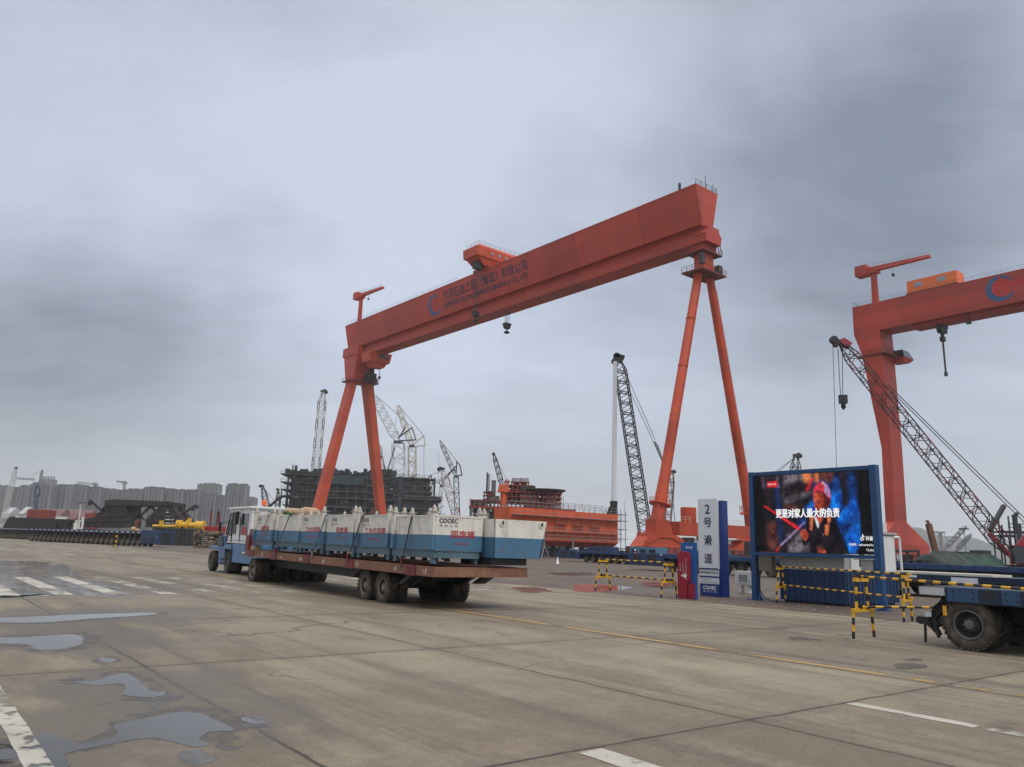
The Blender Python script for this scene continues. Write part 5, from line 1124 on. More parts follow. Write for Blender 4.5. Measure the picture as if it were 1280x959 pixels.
sm_sk = scr_mat('screen_skin', (.60, .10, .045), second=(.28, .04, .025), scale=7); sm_sd = scr_mat('screen_skin_dark', (.11, .02, .017)); sm_cl = scr_mat('screen_cloth', (.022, .016, .022), second=(.01, .009, .012), scale=6)
sm_st = scr_mat('screen_strap', (.72, .2, .08), second=(.5, .1, .05), scale=8); sm_wh = scr_mat('screen_white', (.86, .86, .88), var=.05); sm_br = scr_mat('screen_brown', (.16, .05, .04), second=(.05, .02, .02), scale=5)
# the picture: shapes traced on the screen itself; (a, c) = 0..1 across and down the screen
PW = (SL-.22)-(SR+.24); PH = (ST-.11)-(SB+.09)
def sp(a, c, k): return (.048-.0012*k, SL-.22-a*PW, ST-.11-c*PH)
LAY = {}
def pic(mat, poly, k): LAY.setdefault(k, []).append((mat, poly))
ZX = lambda x: (x-42)/(1158-42); ZT = lambda x: 105+(72-105)*ZX(x); ZB = lambda x: 798+(848-798)*ZX(x)
def q(*pts): return [(min(1, max(0, ZX(x))), min(1, max(0, (y-ZT(x))/(ZB(x)-ZT(x))))) for x, y in pts]
pic(sm_bk, [(0, 0), (1, 0), (1, 1), (0, 1)], 0)
pic(sm_dk, q((150, 60), (560, 60), (560, 900), (150, 900)), 1)
pic(sm_gy, q((335, 60), (640, 60), (640, 215), (500, 260), (345, 360), (335, 200)), 2)
pic(sm_dk, q((340, 190), (500, 150), (640, 180), (640, 240), (345, 330)), 3)
pic(sm_gy, q((345, 350), (640, 240), (645, 265), (350, 375)), 3)
pic(sm_or, q((548, 60), (620, 60), (622, 150), (570, 175), (545, 150)), 4); pic(sm_or, q((660, 60), (698, 60), (700, 175), (662, 170)), 4); pic(sm_br, q((712, 60), (832, 60), (835, 160), (770, 180), (715, 150)), 4)
pic(sm_rd, q((628, 130), (645, 140), (585, 255), (568, 248)), 5)
pic(sm_br, q((355, 360), (500, 400), (500, 440), (380, 420)), 3)
pic(sm_b2, q((640, 150), (1020, 90), (1040, 450), (640, 480)), 2)
pic(sm_b2, q((270, 200), (300, 190), (325, 690), (300, 760)), 2); pic(sm_b2, q((470, 520), (640, 480), (640, 700), (500, 720)), 3)
pic(sm_b1, q((810, 560), (1018, 300), (1045, 480), (1045, 740), (990, 900), (940, 900)), 5); pic(sm_b1, q((805, 290), (910, 250), (900, 370), (860, 430), (800, 430)), 4); pic(sm_b2, q((860, 600), (1040, 430), (1044, 520), (900, 700)), 6)
pic(sm_b1, q((560, 420), (650, 330), (650, 440), (600, 480)), 3)
pic(sm_dk, q((880, 90), (960, 80), (965, 330), (955, 400), (895, 390), (905, 300), (885, 180)), 6)
pic(sm_dk, q((305, 60), (332, 60), (345, 900), (318, 900)), 4); pic(sm_dk, q((492, 60), (508, 60), (512, 520), (498, 520)), 5)
pic(sm_gy, q((365, 640), (490, 620), (585, 740), (585, 900), (370, 900)), 3); pic(sm_dk, q((418, 660), (430, 660), (430, 900), (418, 900)), 4)
pic(sm_lv, q((130, 108), (136, 108), (148, 215), (142, 218)), 4); pic(sm_lv, q((284, 100), (290, 100), (298, 215), (291, 215)), 5)
pic(sm_br, q((160, 560), (250, 540), (260, 700), (230, 800), (170, 740)), 2)
pic(sm_rd, q((136, 385), (150, 380), (495, 590), (480, 615)), 8); pic(sm_lv, q((280, 752), (545, 535), (548, 545), (290, 760)), 7); pic(sm_dk, q((300, 770), (545, 545), (560, 580), (320, 800)), 6); pic(sm_rd, q((240, 800), (280, 755), (290, 760), (252, 806)), 7)
# the worker
pic(sm_cl, q((560, 500), (640, 470), (700, 460), (790, 470), (850, 520), (885, 580), (945, 900), (590, 900), (585, 720), (520, 760), (500, 680), (555, 620)), 9)
pic(sm_b2, q((835, 520), (885, 580), (940, 820), (920, 800), (870, 620)), 10)
pic(sm_sk, q((655, 490), (720, 480), (715, 520), (685, 565), (665, 530)), 10); pic('screen_white', q((640, 500), (655, 495), (680, 560), (670, 605)), 11)
pic(sm_st, q((600, 490), (630, 490), (610, 620), (590, 610)), 11); pic(sm_st, q((740, 565), (775, 575), (760, 665), (730, 655)), 11); pic(sm_st, q((760, 490), (795, 485), (785, 545), (765, 560)), 10)
pic(sm_sk, q((640, 265), (720, 250), (790, 300), (770, 400), (720, 440), (690, 470), (660, 450), (645, 400), (642, 330)), 11)
pic(sm_sd, q((735, 290), (790, 300), (775, 395), (725, 440), (705, 445), (730, 380)), 12); pic(sm_sd, q((645, 300), (668, 296), (670, 306), (648, 312)), 13); pic(sm_sd, q((690, 292), (722, 296), (722, 308), (692, 304)), 13); pic(sm_sd, q((676, 330), (692, 360), (688, 370), (668, 362)), 13); pic(sm_sd, q((655, 388), (684, 394), (682, 402), (660, 400)), 13)
pic(sm_sd, q((640, 262), (740, 250), (798, 320), (802, 360), (770, 395), (745, 330), (720, 270)), 13)
hel = [(640, 262), (650, 225), (680, 190), (720, 172), (735, 170), (765, 190), (790, 230), (802, 290), (798, 330), (770, 300), (735, 265), (700, 250), (668, 252), (648, 280)]
pic(sm_hl, q(*hel), 14); pic(sm_lv, q((728, 168), (745, 175), (775, 205), (797, 260), (798, 320), (775, 300), (745, 262), (752, 215)), 15); pic(sm_br, q((698, 212), (718, 208), (714, 222), (702, 224)), 16); pic('screen_white', q((728, 168), (742, 178), (738, 190), (730, 182)), 16)
# hand closed on the stick: palm and fingers
pic(sm_sk, q((500, 625), (525, 605), (575, 640), (578, 665), (545, 712), (520, 695), (500, 660)), 12); pic(sm_sd, q((530, 650), (575, 645), (577, 652), (533, 660)), 13); pic(sm_sd, q((520, 675), (566, 662), (564, 670), (524, 684)), 13); pic(sm_sk, q((515, 612), (540, 608), (560, 622), (550, 632), (520, 628)), 13); pic(sm_sd, q((518, 632), (552, 632), (552, 638), (520, 640)), 14)
pic(sm_br, q((650, 760), (700, 760), (740, 800), (735, 900), (655, 900)), 11); pic(sm_sk, q((655, 790), (690, 800), (725, 800), (730, 825), (670, 825)), 12); pic(sm_lv, q((712, 650), (722, 650), (722, 672), (714, 672)), 12)
pic(sm_rd, q((178, 157), (285, 152), (285, 205), (178, 208)), 10)
import numpy as np
NX_, NY_ = 264, 168
cols = {m_: v_ for m_, v_ in SCOL.items()}
rng = np.random.default_rng(3)
def blur(a_, r_):
    r_ = int(r_)
    if r_ < 1: return a_
    for _ in range(2):
        for ax in (0, 1):
            pad = [(0, 0)]*a_.ndim; pad[ax] = (r_+1, r_); c_ = np.cumsum(np.pad(a_, pad, mode='edge'), axis=ax); n_ = a_.shape[ax]
            hi_ = np.take(c_, range(2*r_+1, 2*r_+1+n_), axis=ax); lo_ = np.take(c_, range(0, n_), axis=ax); a_ = (hi_-lo_)/(2*r_+1)
    return a_
gx_, gy_ = np.meshgrid(np.linspace(0, 1, NX_+1), np.linspace(0, 1, NY_+1)); img = np.zeros((NY_+1, NX_+1, 3)); img[:] = .012
def fld(s_): f_ = blur(rng.standard_normal((NY_+1, NX_+1)), s_); return f_/max(1e-6, f_.std())
SOFT = {0: 0, 1: 7, 2: 5, 3: 4, 4: 3, 5: 2, 6: 3, 7: 1, 8: 1, 9: 1, 10: 1, 11: 1, 12: 1, 13: 1}
for k, lst in sorted(LAY.items()):
    for mt, poly in lst:
        ins = np.zeros_like(gx_, dtype=bool); n = len(poly)
        for i in range(n):
            (xa, ya), (xb, yb) = poly[i], poly[(i+1) % n]
            if ya == yb: continue
            ins ^= ((ya > gy_) != (yb > gy_)) & (gx_ < (xb-xa)*(gy_-ya)/(yb-ya)+xa)
        al = blur(ins.astype(float), SOFT.get(k, 1))[..., None]; ca, cb2_ = cols[mt]; f_ = np.clip(.5+.32*fld(6)+.22*fld(2), 0, 1)[..., None]
        img = img*(1-al)+al*(np.array(ca)*f_+np.array(cb2_)*(1-f_))
img = np.clip(img*(1+.10*fld(1)[..., None]), .004, 1)
b = MB()
for j in range(NY_+1):
    for i in range(NX_+1): b.v.append(sp(i/NX_, j/NY_, 0))
for j in range(NY_):
    for i in range(NX_): b.face((j*(NX_+1)+i, (j+1)*(NX_+1)+i, (j+1)*(NX_+1)+i+1, j*(NX_+1)+i+1), 0)
sm_pic = bpy.data.materials.new('screen_picture'); sm_pic.use_nodes = True; t = NT(sm_pic.node_tree); t.n.clear()
o = t.new('ShaderNodeOutputMaterial'); e = t.new('ShaderNodeEmission'); at_ = t.new('ShaderNodeAttribute', attribute_name='pixels'); t.link(at_.outputs['Color'], e.inputs[0]); t.link(e.outputs[0], o.inputs[0])
po_ = part('picture', b, [sm_pic], vs_); ca_ = po_.data.color_attributes.new('pixels', 'FLOAT_COLOR', 'POINT')
ca_.data.foreach_set('color', np.concatenate([img, np.ones((NY_+1, NX_+1, 1))], axis=2).astype(np.float32).ravel())
def scr_text(txt, x, y, w, h, bold=.02, mat=sm_wh):
    (a, c), = q((x, y)); o = sp(a, c, 20); lettering('caption', txt, mat, vs_, o, (0, -1, 0), (0, 0, 1), w/1116*PW, h/720*PH, .0, bold)
for dx_, dy_ in ((0, 0), (3.5, 0), (-3.5, 0), (0, 2.5), (0, -2.5), (2, 2), (-2, -2)): scr_text('更是对家人最大的负责', 570+dx_, 456+dy_, 612, 82, 0)
scr_text('抖音', 1125, 700, 62, 38, .03); scr_text('抖音号：tsdlmember2ua', 1055, 755, 212, 24, .02); scr_text('海油', 1145, 808, 40, 20, .02); scr_text('安全责任 在心', 231, 181, 90, 18, .01)
b = MB(); N = 14; vv_ = []
for i in range(N+1):                                   # the musical note mark and the magnifier
    w = R2(70)+R2(290)*i/N
    for rr in (17, 9): (a, c), = q((1064+rr*math.cos(w), 702-rr*math.sin(w)*1.0)); vv_.append(sp(a, c, 20))
b.add(vv_, [(2*i, 2*i+1, 2*i+3, 2*i+2) for i in range(N)])
b.add([sp(*q((x, y))[0], 21) for x, y in ((1066, 660), (1073, 660), (1073, 704), (1066, 704))], [(0, 1, 2, 3)]); b.add([sp(*q((x, y))[0], 22) for x, y in ((1072, 660), (1075, 672), (1086, 680), (1086, 688), (1073, 684))], [(0, 1, 2, 3, 4)])
vv_ = []
for i in range(N+1):
    w = R2(360)*i/N
    for rr in (11, 8): (a, c), = q((1106+rr*math.cos(w), 802-rr*math.sin(w))); vv_.append(sp(a, c, 20))
b.add(vv_, [(2*i, 2*i+1, 2*i+3, 2*i+2) for i in range(N)]); b.add([sp(*q((x, y))[0], 21) for x, y in ((1112, 808), (1116, 806), (1122, 816), (1118, 818))], [(0, 1, 2, 3)])
part('app_mark', b, [sm_wh], vs_)

# ================================================================ cabin behind the screen
cb = thing('site_cabin', 'portable cabin with dark blue lower walls and grey corrugated upper walls behind the screen', 'cabin', W(27.95, 15.87), RZ)
hx, hy = 1.85, 1.28
cab_bl = MAT('cabin_blue', (.008, .032, .095), .5, var=.12, scale=1., dirt=(.03, .035, .05), damt=.25, streak=.2)
b = MB(); b.box(-hx, hx, -hy, hy, .08, 1.18); part('lower_wall', b, [cab_bl], cb)
b = MB()
for i in range(11): y = -hy+.12+i*.235; b.box(-hx-.025, -hx-.002, y-.03, y+.03, .1, 1.16)
for i in range(15): x = -hx+.15+i*.25; b.box(x-.05, x+.05, -hy-.025, -hy-.002, .1, 1.16)
part('lower_rib', b, [cab_bl], cb)
b = MB(); b.box(-hx+.01, hx-.01, -hy+.01, hy-.01, 1.182, 2.55); part('upper_wall', b, [grey_pl], cb)
b = MB()
for i in range(9): y = -hy+.25+i*.27; b.box(-hx-.012, -hx+.008, y-.035, y+.035, 1.19, 2.5)
part('upper_rib', b, [grey_pl], cb)
b = MB(); b.box(-hx+.4, -hx+1.6, -hy-.02, -hy+.005, 1.25, 2.5); b.box(-hx+1.85, hx-.1, -hy-.015, -hy+.005, 1.2, 2.5); part('white_panel', b, [white_p], cb)
b = MB(); b.box(-hx+.95, -hx+1.35, -hy-.03, -hy-.021, 1.35, 2.1); part('window', b, [glass_d], cb)
b = MB(); b.box(-hx-.08, hx+.08, -hy-.08, hy+.08, 2.55, 2.63); part('roof', b, [grey_pl], cb)
b = MB(); b.box(-hx+.1, hx-.1, -hy+.1, hy-.1, 0, .08); part('skid_base', b, [steel_bk], cb)
# white steel frame to the right of the screen
wf = thing('goalpost', 'white goalpost shaped steel frame to the right of the screen', 'goalpost', (P(1104, 700, 33).x, 33, 0), 0)
L = lambda x, y: P(x, y, 33)-Vector((P(1104, 700, 33).x, 33, 0))
b = MB(); z = L(1106, 672).z
b.box(-.1, .16, -.15, .15, 0, z+.6); part('thick_post', b, [white_p], wf)
b = MB(); e = L(1124, 672); b.tube((.02, 0, z), (e.x, 0, z+.02), .055, n=10); b.tube((e.x, 0, z+.02), (e.x+.03, 0, .0), .05, n=10); part('pipe', b, [white_p], wf)

# ================================================================ blue flatbed at the right edge
fb = thing('flatbed_trailer', 'dark blue heavy flatbed trailer with big dusty front wheel at the right edge', 'trailer', W(17.75, 0), RZ)
x0 = -1.49
b = MB(); b.box(x0, 1.5, -9, 7.05, .87, 1.16, bev=.02); part('deck', b, [blue_dk], fb)
pm_ = MAT('blue_panel', (.022, .07, .15), .45, var=.1, dirt=(.05, .06, .07), damt=.25)
for a_, c_ in ((6.45, 7.0), (5.75, 6.05)): b = MB(); b.box(x0-.012, x0-.002, a_, c_, .90, 1.15); part('side_panel', b, [pm_], fb)
b = MB(); b.box(x0+.05, 1.45, 7.055, 7.6, .98, 1.15); part('nose_plate', b, [steel_bk], fb)
b = MB(); b.box(x0+.04, x0+.049, 7.08, 7.56, .99, 1.14); part('white_plate', b, [MAT('grey_plate', (.45, .46, .47), .5, dirt=(.2, .19, .18), damt=.4)], fb)
b = MB()
for y in (6.9, 6.55, 5.98, 5.8):
    for z in (.97, 1.09) if y in (6.9, 5.8) else (.97, 1.09): b.lathe([(.018, 0), (.018, .012)], (x0-.012, y, z), (-1, 0, 0), 8)
b.box(x0-.014, x0-.002, 6.18, 6.34, 1.0, 1.13); part('bolt', b, [blk_p], fb)
b = MB()
for y in range(9): b.box(x0-.006, x0-.002, 5.05-y*.95, 5.45-y*.95, .878, .905)
part('reflective_tape', b, [yel_p], fb)
b = MB(); b.box(-.5, .5, -8.5, 6.4, .5, .868); b.box(-1.4, 1.4, 4.4, 5.3, .72, .868); b.box(-1.38, -.9, -8, 5.05, .3, .8); part('chassis', b, [steel_bk], fb)
for y in (6.7, -2.5, -4.2):
    for x in (-1.27, -.86, .86, 1.27): put_wheel(WH_FLT, fb, (x, y, .478), x > 0)
    b = MB(); b.tube((-1.2, y, .478), (1.2, y, .478), .1, n=10); part('axle', b, [steel_bk], fb)
b = MB(); b.hexa([(-1.0, 7.42, .36), (-.86, 7.42, .36), (-.86, 7.72, .40), (-1.0, 7.72, .40)], [(-1.02, 7.12, .975), (-.84, 7.12, .975), (-.84, 7.30, .975), (-1.02, 7.30, .975)]); b.hexa([(-1.03, 7.55, .34), (-.83, 7.55, .34), (-.88, 7.78, .40), (-.98, 7.78, .40)], [(-1.03, 7.55, .52), (-.83, 7.55, .52), (-.88, 7.78, .53), (-.98, 7.78, .53)]); b.lathe([(.07, -.06), (.09, 0), (.07, .06)], (-.93, 7.82, .46), (1, 0, 0), 12); b.bar((-.6, 7.2, .95), (-.6, 7.75, .5), .08, .08); b.tube((-1.05, 7.15, .85), (-1.02, 7.5, .5), .03); b.path([Vector(k) for k in ((-1.06, 7.2, .95), (-1.1, 7.45, .75), (-1.08, 7.6, .45), (-1.05, 7.5, .25))], .02, 6); b.lathe([(.11, -.08), (.11, .08)], (-.95, 7.55, .42), (1, 0, 0), 12); part('towing_arm', b, [blk_p], fb)
b = MB(); b.bar((-.95, 7.72, .4), (-.95, 7.74, .03), .04, .04); b.tube((-.9, 7.55, .4), (-.88, 7.5, .14), .035); b.tube((-1.02, 7.5, .35), (-1.02, 7.42, .2), .06); part('support_leg', b, [blk_p], fb)
b = MB(); b.box(-1.14, -1.13, 7.5, 7.62, .55, .64); part('sticker', b, [sign_wh], fb)
b = MB(); b.box(x0+.02, x0+.05, 7.06, 7.13, .62, .8); part('yellow_marker', b, [yel_p], fb)
# ================================================================ long low blue trailer behind the flatbed
lt_ = thing('flatbed_trailer', 'long low blue trailer with many wheels and white plates, parked behind the flatbed', 'trailer', W(38, 12), RZ+.03)
b = MB(); b.box(-.02, 3, -16, 10.9, .74, 1.02); part('deck', b, [blue_dk], lt_)
b = MB()
for y in (9.6, 5.6, .8, -3): b.box(-.035, -.022, y, y+.35, .86, .97); 
b.box(-.06, -.03, 3.0, 4.1, .55, .95)
for y in (.5, -.5): b.box(-.06, -.03, y, y+.5, .56, .72)
part('white_plate', b, [sign_wh], lt_)
for i in range(10):
    put_wheel(WH_SP, lt_, (.17, 10.2-i*1.75, .40)); put_wheel(WH_SP, lt_, (2.8, 10.2-i*1.75, .40), True)
b = MB(); b.box(.6, 2.4, -15.5, 10.5, .4, .738); part('chassis', b, [steel_bk], lt_)
b = MB(); b.box(.3, 2.6, 2.5, 7.2, 1.022, 1.12); b.box(.5, 2.2, -5, -1, 1.022, 1.1); solo('plank_stack', b, [cream_p], 'pale planks lying on the long low blue trailer', 'planks', None, W(38, 12), RZ+.03)

# ================================================================ self-propelled modular transporters
def spmt(label, x, y0, y1, rot=0., pack=True, group='blue modular transporters', H=1.42, pack_end=1, at=None, ang=None, wn=None, WR=.4, PH=1.5):
    """blue transporter: deck on rows of twin wheels with a power pack at one end; local y along its length"""
    L_ = y1-y0; root = thing('modular_transporter', label, 'transporter', at or W(x, (y0+y1)/2), RZ+rot if ang is None else ang, group)
    b = MB(); b.box(-1.2, 1.2, -L_/2, L_/2, H-.32, H)
    for i in range(int(L_/1.4)):
        for s in (-1, 1): b.box(s*1.205-.012, s*1.205+.012, -L_/2+.45+i*1.4, -L_/2+.95+i*1.4, H-.25, H-.08, 1)
    part('deck', b, [blue_sp, cream_p if L_ > 30 else blue_fr], root)
    b = MB(); b.box(-.35, .35, -L_/2+.1, L_/2-.1, H-.62, H-.322); part('spine_beam', b, [blue_dk], root)
    n = int(L_/1.4)
    n = wn or n
    for i in range(n):
        y = -L_/2+.7+i*1.4
        for s in (-1, 1):
            w = put_wheel(WH_SP if WR == .4 else WH_SPB, root, (s*.92, y, WR), s > 0)
    for i in range(n):
        y = -L_/2+.7+i*1.4
        for s in (-1, 1): b = MB(); b.hexa([(s*.62-.06, y-.3, .36), (s*.62+.06, y-.3, .36), (s*.62+.06, y+.1, .36), (s*.62-.06, y+.1, .36)], [(s*.62-.1, y-.15, H-.33), (s*.62+.1, y-.15, H-.33), (s*.62+.1, y+.5, H-.33), (s*.62-.1, y+.5, H-.33)]); part('suspension_arm', b, [steel_dk], root)
    if pack:
        e = pack_end*(L_/2); b = MB(); y0_, y1_ = sorted((e+pack_end*.05, e+pack_end*4.2)); b.box(-1.25, 1.25, y0_, y1_, .42, PH, bev=.04); pk = part('power_pack', b, [blue_sp], root)
        b = MB()
        for a in (.2, .62): c = y0_+(y1_-y0_)*a; b.box(-1.262, -1.24, c, c+1.0, .65, 1.32); part('grille', b, [steel_bk], pk); b = MB()
        ye = y1_ if pack_end > 0 else y0_
        b.box(-.8, .8, ye-.01, ye+.012, .55, PH-.25); part('grille', b, [steel_bk], pk)
        b = MB(); b.box(-1.262, -1.24, y0_+.1, y0_+.35, 1.35, 1.45); part('white_plate', b, [sign_wh], pk)
    return root
WH_SPB = wheel_meshes(.56, .34, rimdust, False, .05, 16)
# left: two trains of transporters in front of the apartment blocks
a0, a1 = Vector((-76.5, 143, 0)), Vector((-106, 166, 0)); ang = math.atan2(-(a1-a0).x, (a1-a0).y)
spmt('long dark blue transporter train on the far left with a row of many wheels', 0, 0, (a1-a0).length, at=(a0+a1)/2, ang=ang, pack=True, pack_end=-1, group='blue transporters at the left', H=2.1, WR=.56, PH=2.3)
c0, c1 = Vector((-52.5, 116, 0)), Vector((-80, 134, 0)); ang2 = math.atan2(-(c1-c0).x, (c1-c0).y)
spmt('blue transporter with its large blue power pack end nearest, left of the tractor', 0, 0, (c1-c0).length, at=(c0+c1)/2, ang=ang2, pack=True, pack_end=-1, group='blue transporters at the left', H=2.1, WR=.56, PH=2.3)
spmt('blue transporter third in the left group, behind the other two', 0, 0, 34, at=Vector((-86, 158, 0)), ang=ang, pack=False, group='blue transporters at the left', H=2.2, WR=.56)
b = MB(); trp = thing('barrier_post', 'single yellow and black post in front of the blue transporters at the left', 'post', P(144, 684, 100)*1, 0); trp.location.z = 0
banded(b, (0, 0, 0), (0, 0, 1.5), .10, .3, 8); part('post', b, [yel_p, blk_p], trp); b = MB(); b.box(-.3, .3, -.3, .3, 0, .06); part('foot', b, [blk_p], trp)
# middle
spmt('blue transporter with power pack in front of the orange hull block', 72, 52, 76, pack=True, pack_end=1, group='blue transporters in the middle')
spmt('blue transporter with dusty wheels behind the totem sign', 54, 18, 46, pack=True, pack_end=1, group='blue transporters in the middle')
spmt('blue transporter deep in the yard behind the red sign', 79, 34, 58, pack=True, pack_end=1, group='blue transporters in the middle')
def yard_tank(x, y, L_, Wd, H, label, mat, glassy=False):
    root = thing('equipment_skid', label, 'skid', W(x, y), RZ, 'blue equipment skids below the orange hull'); b = MB(); b.box(-Wd/2, Wd/2, -L_/2, L_/2, .2, H, bev=.06); part('housing', b, [mat], root)
    b = MB()
    for i in range(3): b = MB(); b.box(-Wd/2-.02, -Wd/2+.01, -L_/2+.2+i*L_/3, -L_/2+.2+i*L_/3+L_/4.5, H*.45, H*.85); part('panel', b, [glass_d if glassy else blue_dk], root)
    b = MB(); b.box(-Wd/2-.05, Wd/2+.05, -L_/2, L_/2, 0, .2); part('skid_frame', b, [steel_bk], root)
yard_tank(83, 84, 4, 2.4, 2.1, 'blue equipment skid below the left part of the orange hull', blue_sp)
yard_tank(84, 76, 5, 2.4, 2.2, 'pale blue equipment skid with dark panels below the middle of the orange hull', MAT('blue_pale', (.06, .17, .27), .5, dirt=(.1, .1, .1), damt=.3), True)
yard_tank(86, 69, 3, 2.4, 2.0, 'blue equipment skid below the right end of the orange hull', MATS['blue_pale'])
yard_tank(80, 62, 4, 2.2, 2.0, 'pale blue equipment skid behind the middle transporters', MATS['blue_pale'], True)
pr = thing('person', 'tiny worker in an orange vest standing by the blue transporters', 'person', PZ(794, 98, 0), .5)
b = MB()
pts_ = [(0, 0, .92), (0, 0, 1.15), (0, 0, 1.40), (0, 0, 1.52), (.09, 0, .9), (.10, .02, .48), (.10, 0, .05), (-.09, 0, .9), (-.10, -.03, .48), (-.10, 0, .05), (.2, 0, 1.40), (.25, .03, 1.12), (.25, -.1, .9), (-.2, 0, 1.40), (-.25, .03, 1.12), (-.25, -.1, .9), (0, -.02, 1.66)]
ed = [(0, 1), (1, 2), (2, 3), (3, 16), (0, 4), (4, 5), (5, 6), (0, 7), (7, 8), (8, 9), (2, 10), (10, 11), (11, 12), (2, 13), (13, 14), (14, 15)]
me = bpy.data.meshes.new('body'); me.from_pydata(pts_, ed, []); ob = bpy.data.objects.new('body', me); COL.objects.link(ob)
md = ob.modifiers.new('skin', 'SKIN'); ob.modifiers.new('sub', 'SUBSURF').levels = 1
rad = [.15, .14, .16, .06, .09, .07, .05, .09, .07, .05, .07, .05, .035, .07, .05, .035, .10]
for i, v_ in enumerate(me.skin_vertices[0].data): v_.radius = (rad[i], rad[i]*.8); v_.use_root = (i == 0)
bpy.context.view_layer.update(); m2 = bpy.data.meshes.new_from_object(ob.evaluated_get(bpy.context.evaluated_depsgraph_get())); bpy.data.objects.remove(ob)
m2.materials.clear(); m2.materials.append(MAT('work_clothes', (.03, .04, .08), .8)); ob = link('body', m2, pr)
b = MB(); b.lathe([(.19, 1.0), (.21, 1.2), (.20, 1.42), (.12, 1.5)], (0, 0, 0), (0, 0, 1), 12); part('vest', b, [MAT('vest_orange', (.8, .13, .03), .6)], pr)
b = MB(); b.lathe([(.14, 1.70), (.125, 1.76), (.05, 1.82)], (0, -.02, 0), (0, 0, 1), 12); part('helmet', b, [white_p], pr)
# traffic cone
b = MB(); b.lathe([(.2, 0), (.2, .05), (.13, .06), (.03, .75)], (0, 0, 0), (0, 0, 1), 12); solo('traffic_cone', b, [white_p], 'small white cone on the yard below the orange hull', 'cone', None, PZ(697, 88, 0))

# ================================================================ orange hull block
hb = thing('hull_block', 'long orange steel hull block raised on supports, ribbed by scaffolding', 'hull block', Vector((14.2, 144, 0)), RZ)
def hl(x, y, Y=None): return None
# front face runs across (local x) from the picture columns 636 to 781
b = MB(); HXL, HXR, HZ0, HZ1, HD = -17.5, 8.6, 2.9, 8.3, 4.5
b.box(HXL, HXR, 0, HD, HZ0, HZ1); hbody = part('shell', b, [hull_or], hb)
b = MB(); b.hexa([(HXL+.8, .8, HZ0-.9), (HXR-.8, .8, HZ0-.9), (HXR-.8, HD-.6, HZ0-.9), (HXL+.8, HD-.6, HZ0-.9)], [(HXL+.05, .03, HZ0-.003), (HXR-.05, .03, HZ0-.003), (HXR-.05, HD-.05, HZ0-.003), (HXL+.05, HD-.05, HZ0-.003)]); part('bottom_plating', b, [redox], hb)
b = MB(); b.box(HXL+.3, HXR-.3, -.25, 0, HZ0+1.55, HZ0+1.7); b.box(HXL+.3, HXR-.3, -.35, 0, HZ1-1.35, HZ1-1.2); b.box(HXL, HXR, -.05, .0, HZ0, HZ0+.35)
for i in range(12): x = HXL+1+i*2.2; b.box(x, x+.05, -.03, 0, HZ0+.4, HZ1-.2)
part('stiffener', b, [hull_or], hb)
b = MB()
for z in (HZ0+1.72, HZ1-1.18, HZ0+.4):
    for k in range(2): b.tube((HXL, -.9, z+.1+.5*k), (HXR, -.9, z+.1+.5*k), .04, n=5)
    b.box(HXL, HXR, -1.0, -.4, z-.04, z+.02)
for i in range(14): x = HXL+i*2.0; b.tube((x, -.95, HZ0+.2), (x, -.95, HZ0+2.6), .035, n=5); b.tube((x, -.95, HZ1-1.4), (x, -.95, HZ1-.5), .035, n=5)
for (x, z) in ((-6, HZ0+3.1), (2.4, HZ0+2.9), (-1.8, HZ0+3.0)):
    b.box(x-1.4, x+1.4, -.8, -.2, z, z+.06)
    for i in range(6): b.tube((x-1.4+i*.56, -.8, z), (x-1.4+i*.56, -.8, z+.3), .03, n=4)
part('scaffold', b, [steel_gr], hb)
b = MB()
for i in range(20): x = HXL+i*1.37; b.tube((x, .3, HZ1), (x, .3, HZ1+1.1), .04, n=5)
for z in (.55, 1.1): b.tube((HXL, .3, HZ1+z), (HXR, .3, HZ1+z), .035, n=5); b.tube((-4, 4.2, HZ1+z+.6), (HXR, 4.2, HZ1+z+.6), .035, n=5)
for i in range(8): x = -4+i*1.8; b.tube((x, 4.2, HZ1), (x, 4.2, HZ1+1.7), .04, n=5)
part('guard_rail', b, [steel_gr], hb)
b = MB()
for i in range(4):
    for j in range(3):
        x, y = HXR+.5+j*1.3, 1+i*3; b.tube((x, y, 0), (x, y, HZ1+1.2-j*.2), .06, n=5)
for z in (2, 3.8, 5.6, 7.2, 8.4):
    for i in range(4): b.tube((HXR+.2, 1+i*3, z), (HXR+3.4, 1+i*3, z), .05, n=5)
    for j in range(3): b.tube((HXR+.5+j*1.3, .5, z), (HXR+.5+j*1.3, 10.5, z), .05, n=5)
    b.box(HXR+.4, HXR+3.2, 1, 10, z-.06, z-.01)
part('end_scaffold', b, [steel_dk], hb)
b = MB()
for x in [HXL+1.5+i*3.4 for i in range(8)]:
    for y in (2, ): b.hexa([(x-.7, y-.7, 0), (x+.7, y-.7, 0), (x+.7, y+.7, 0), (x-.7, y+.7, 0)], [(x-.25, y-.25, HZ0-.9), (x+.25, y-.25, HZ0-.9), (x+.25, y+.25, HZ0-.9), (x-.25, y+.25, HZ0-.9)])
part('support', b, [steel_dk], hb)
for i, x in enumerate((680, 716)):
    b = MB()
    for w in range(3): b.tube((0, 0, 2.0), (.9*math.cos(w*2.1), .9*math.sin(w*2.1), 0), .07, n=6)
    b.tube((0, 0, 1.6), (0, 0, 2.9), .12, n=8); b.box(-.3, .3, -.3, .3, 2.9, 2.98)
    solo('jack_stand', b, [steel_gr], ['grey tripod jack stand near the left end of the orange hull', 'grey tripod jack stand below the middle of the orange hull'][i], 'jack stand', None, PZ(x, 118, 0))

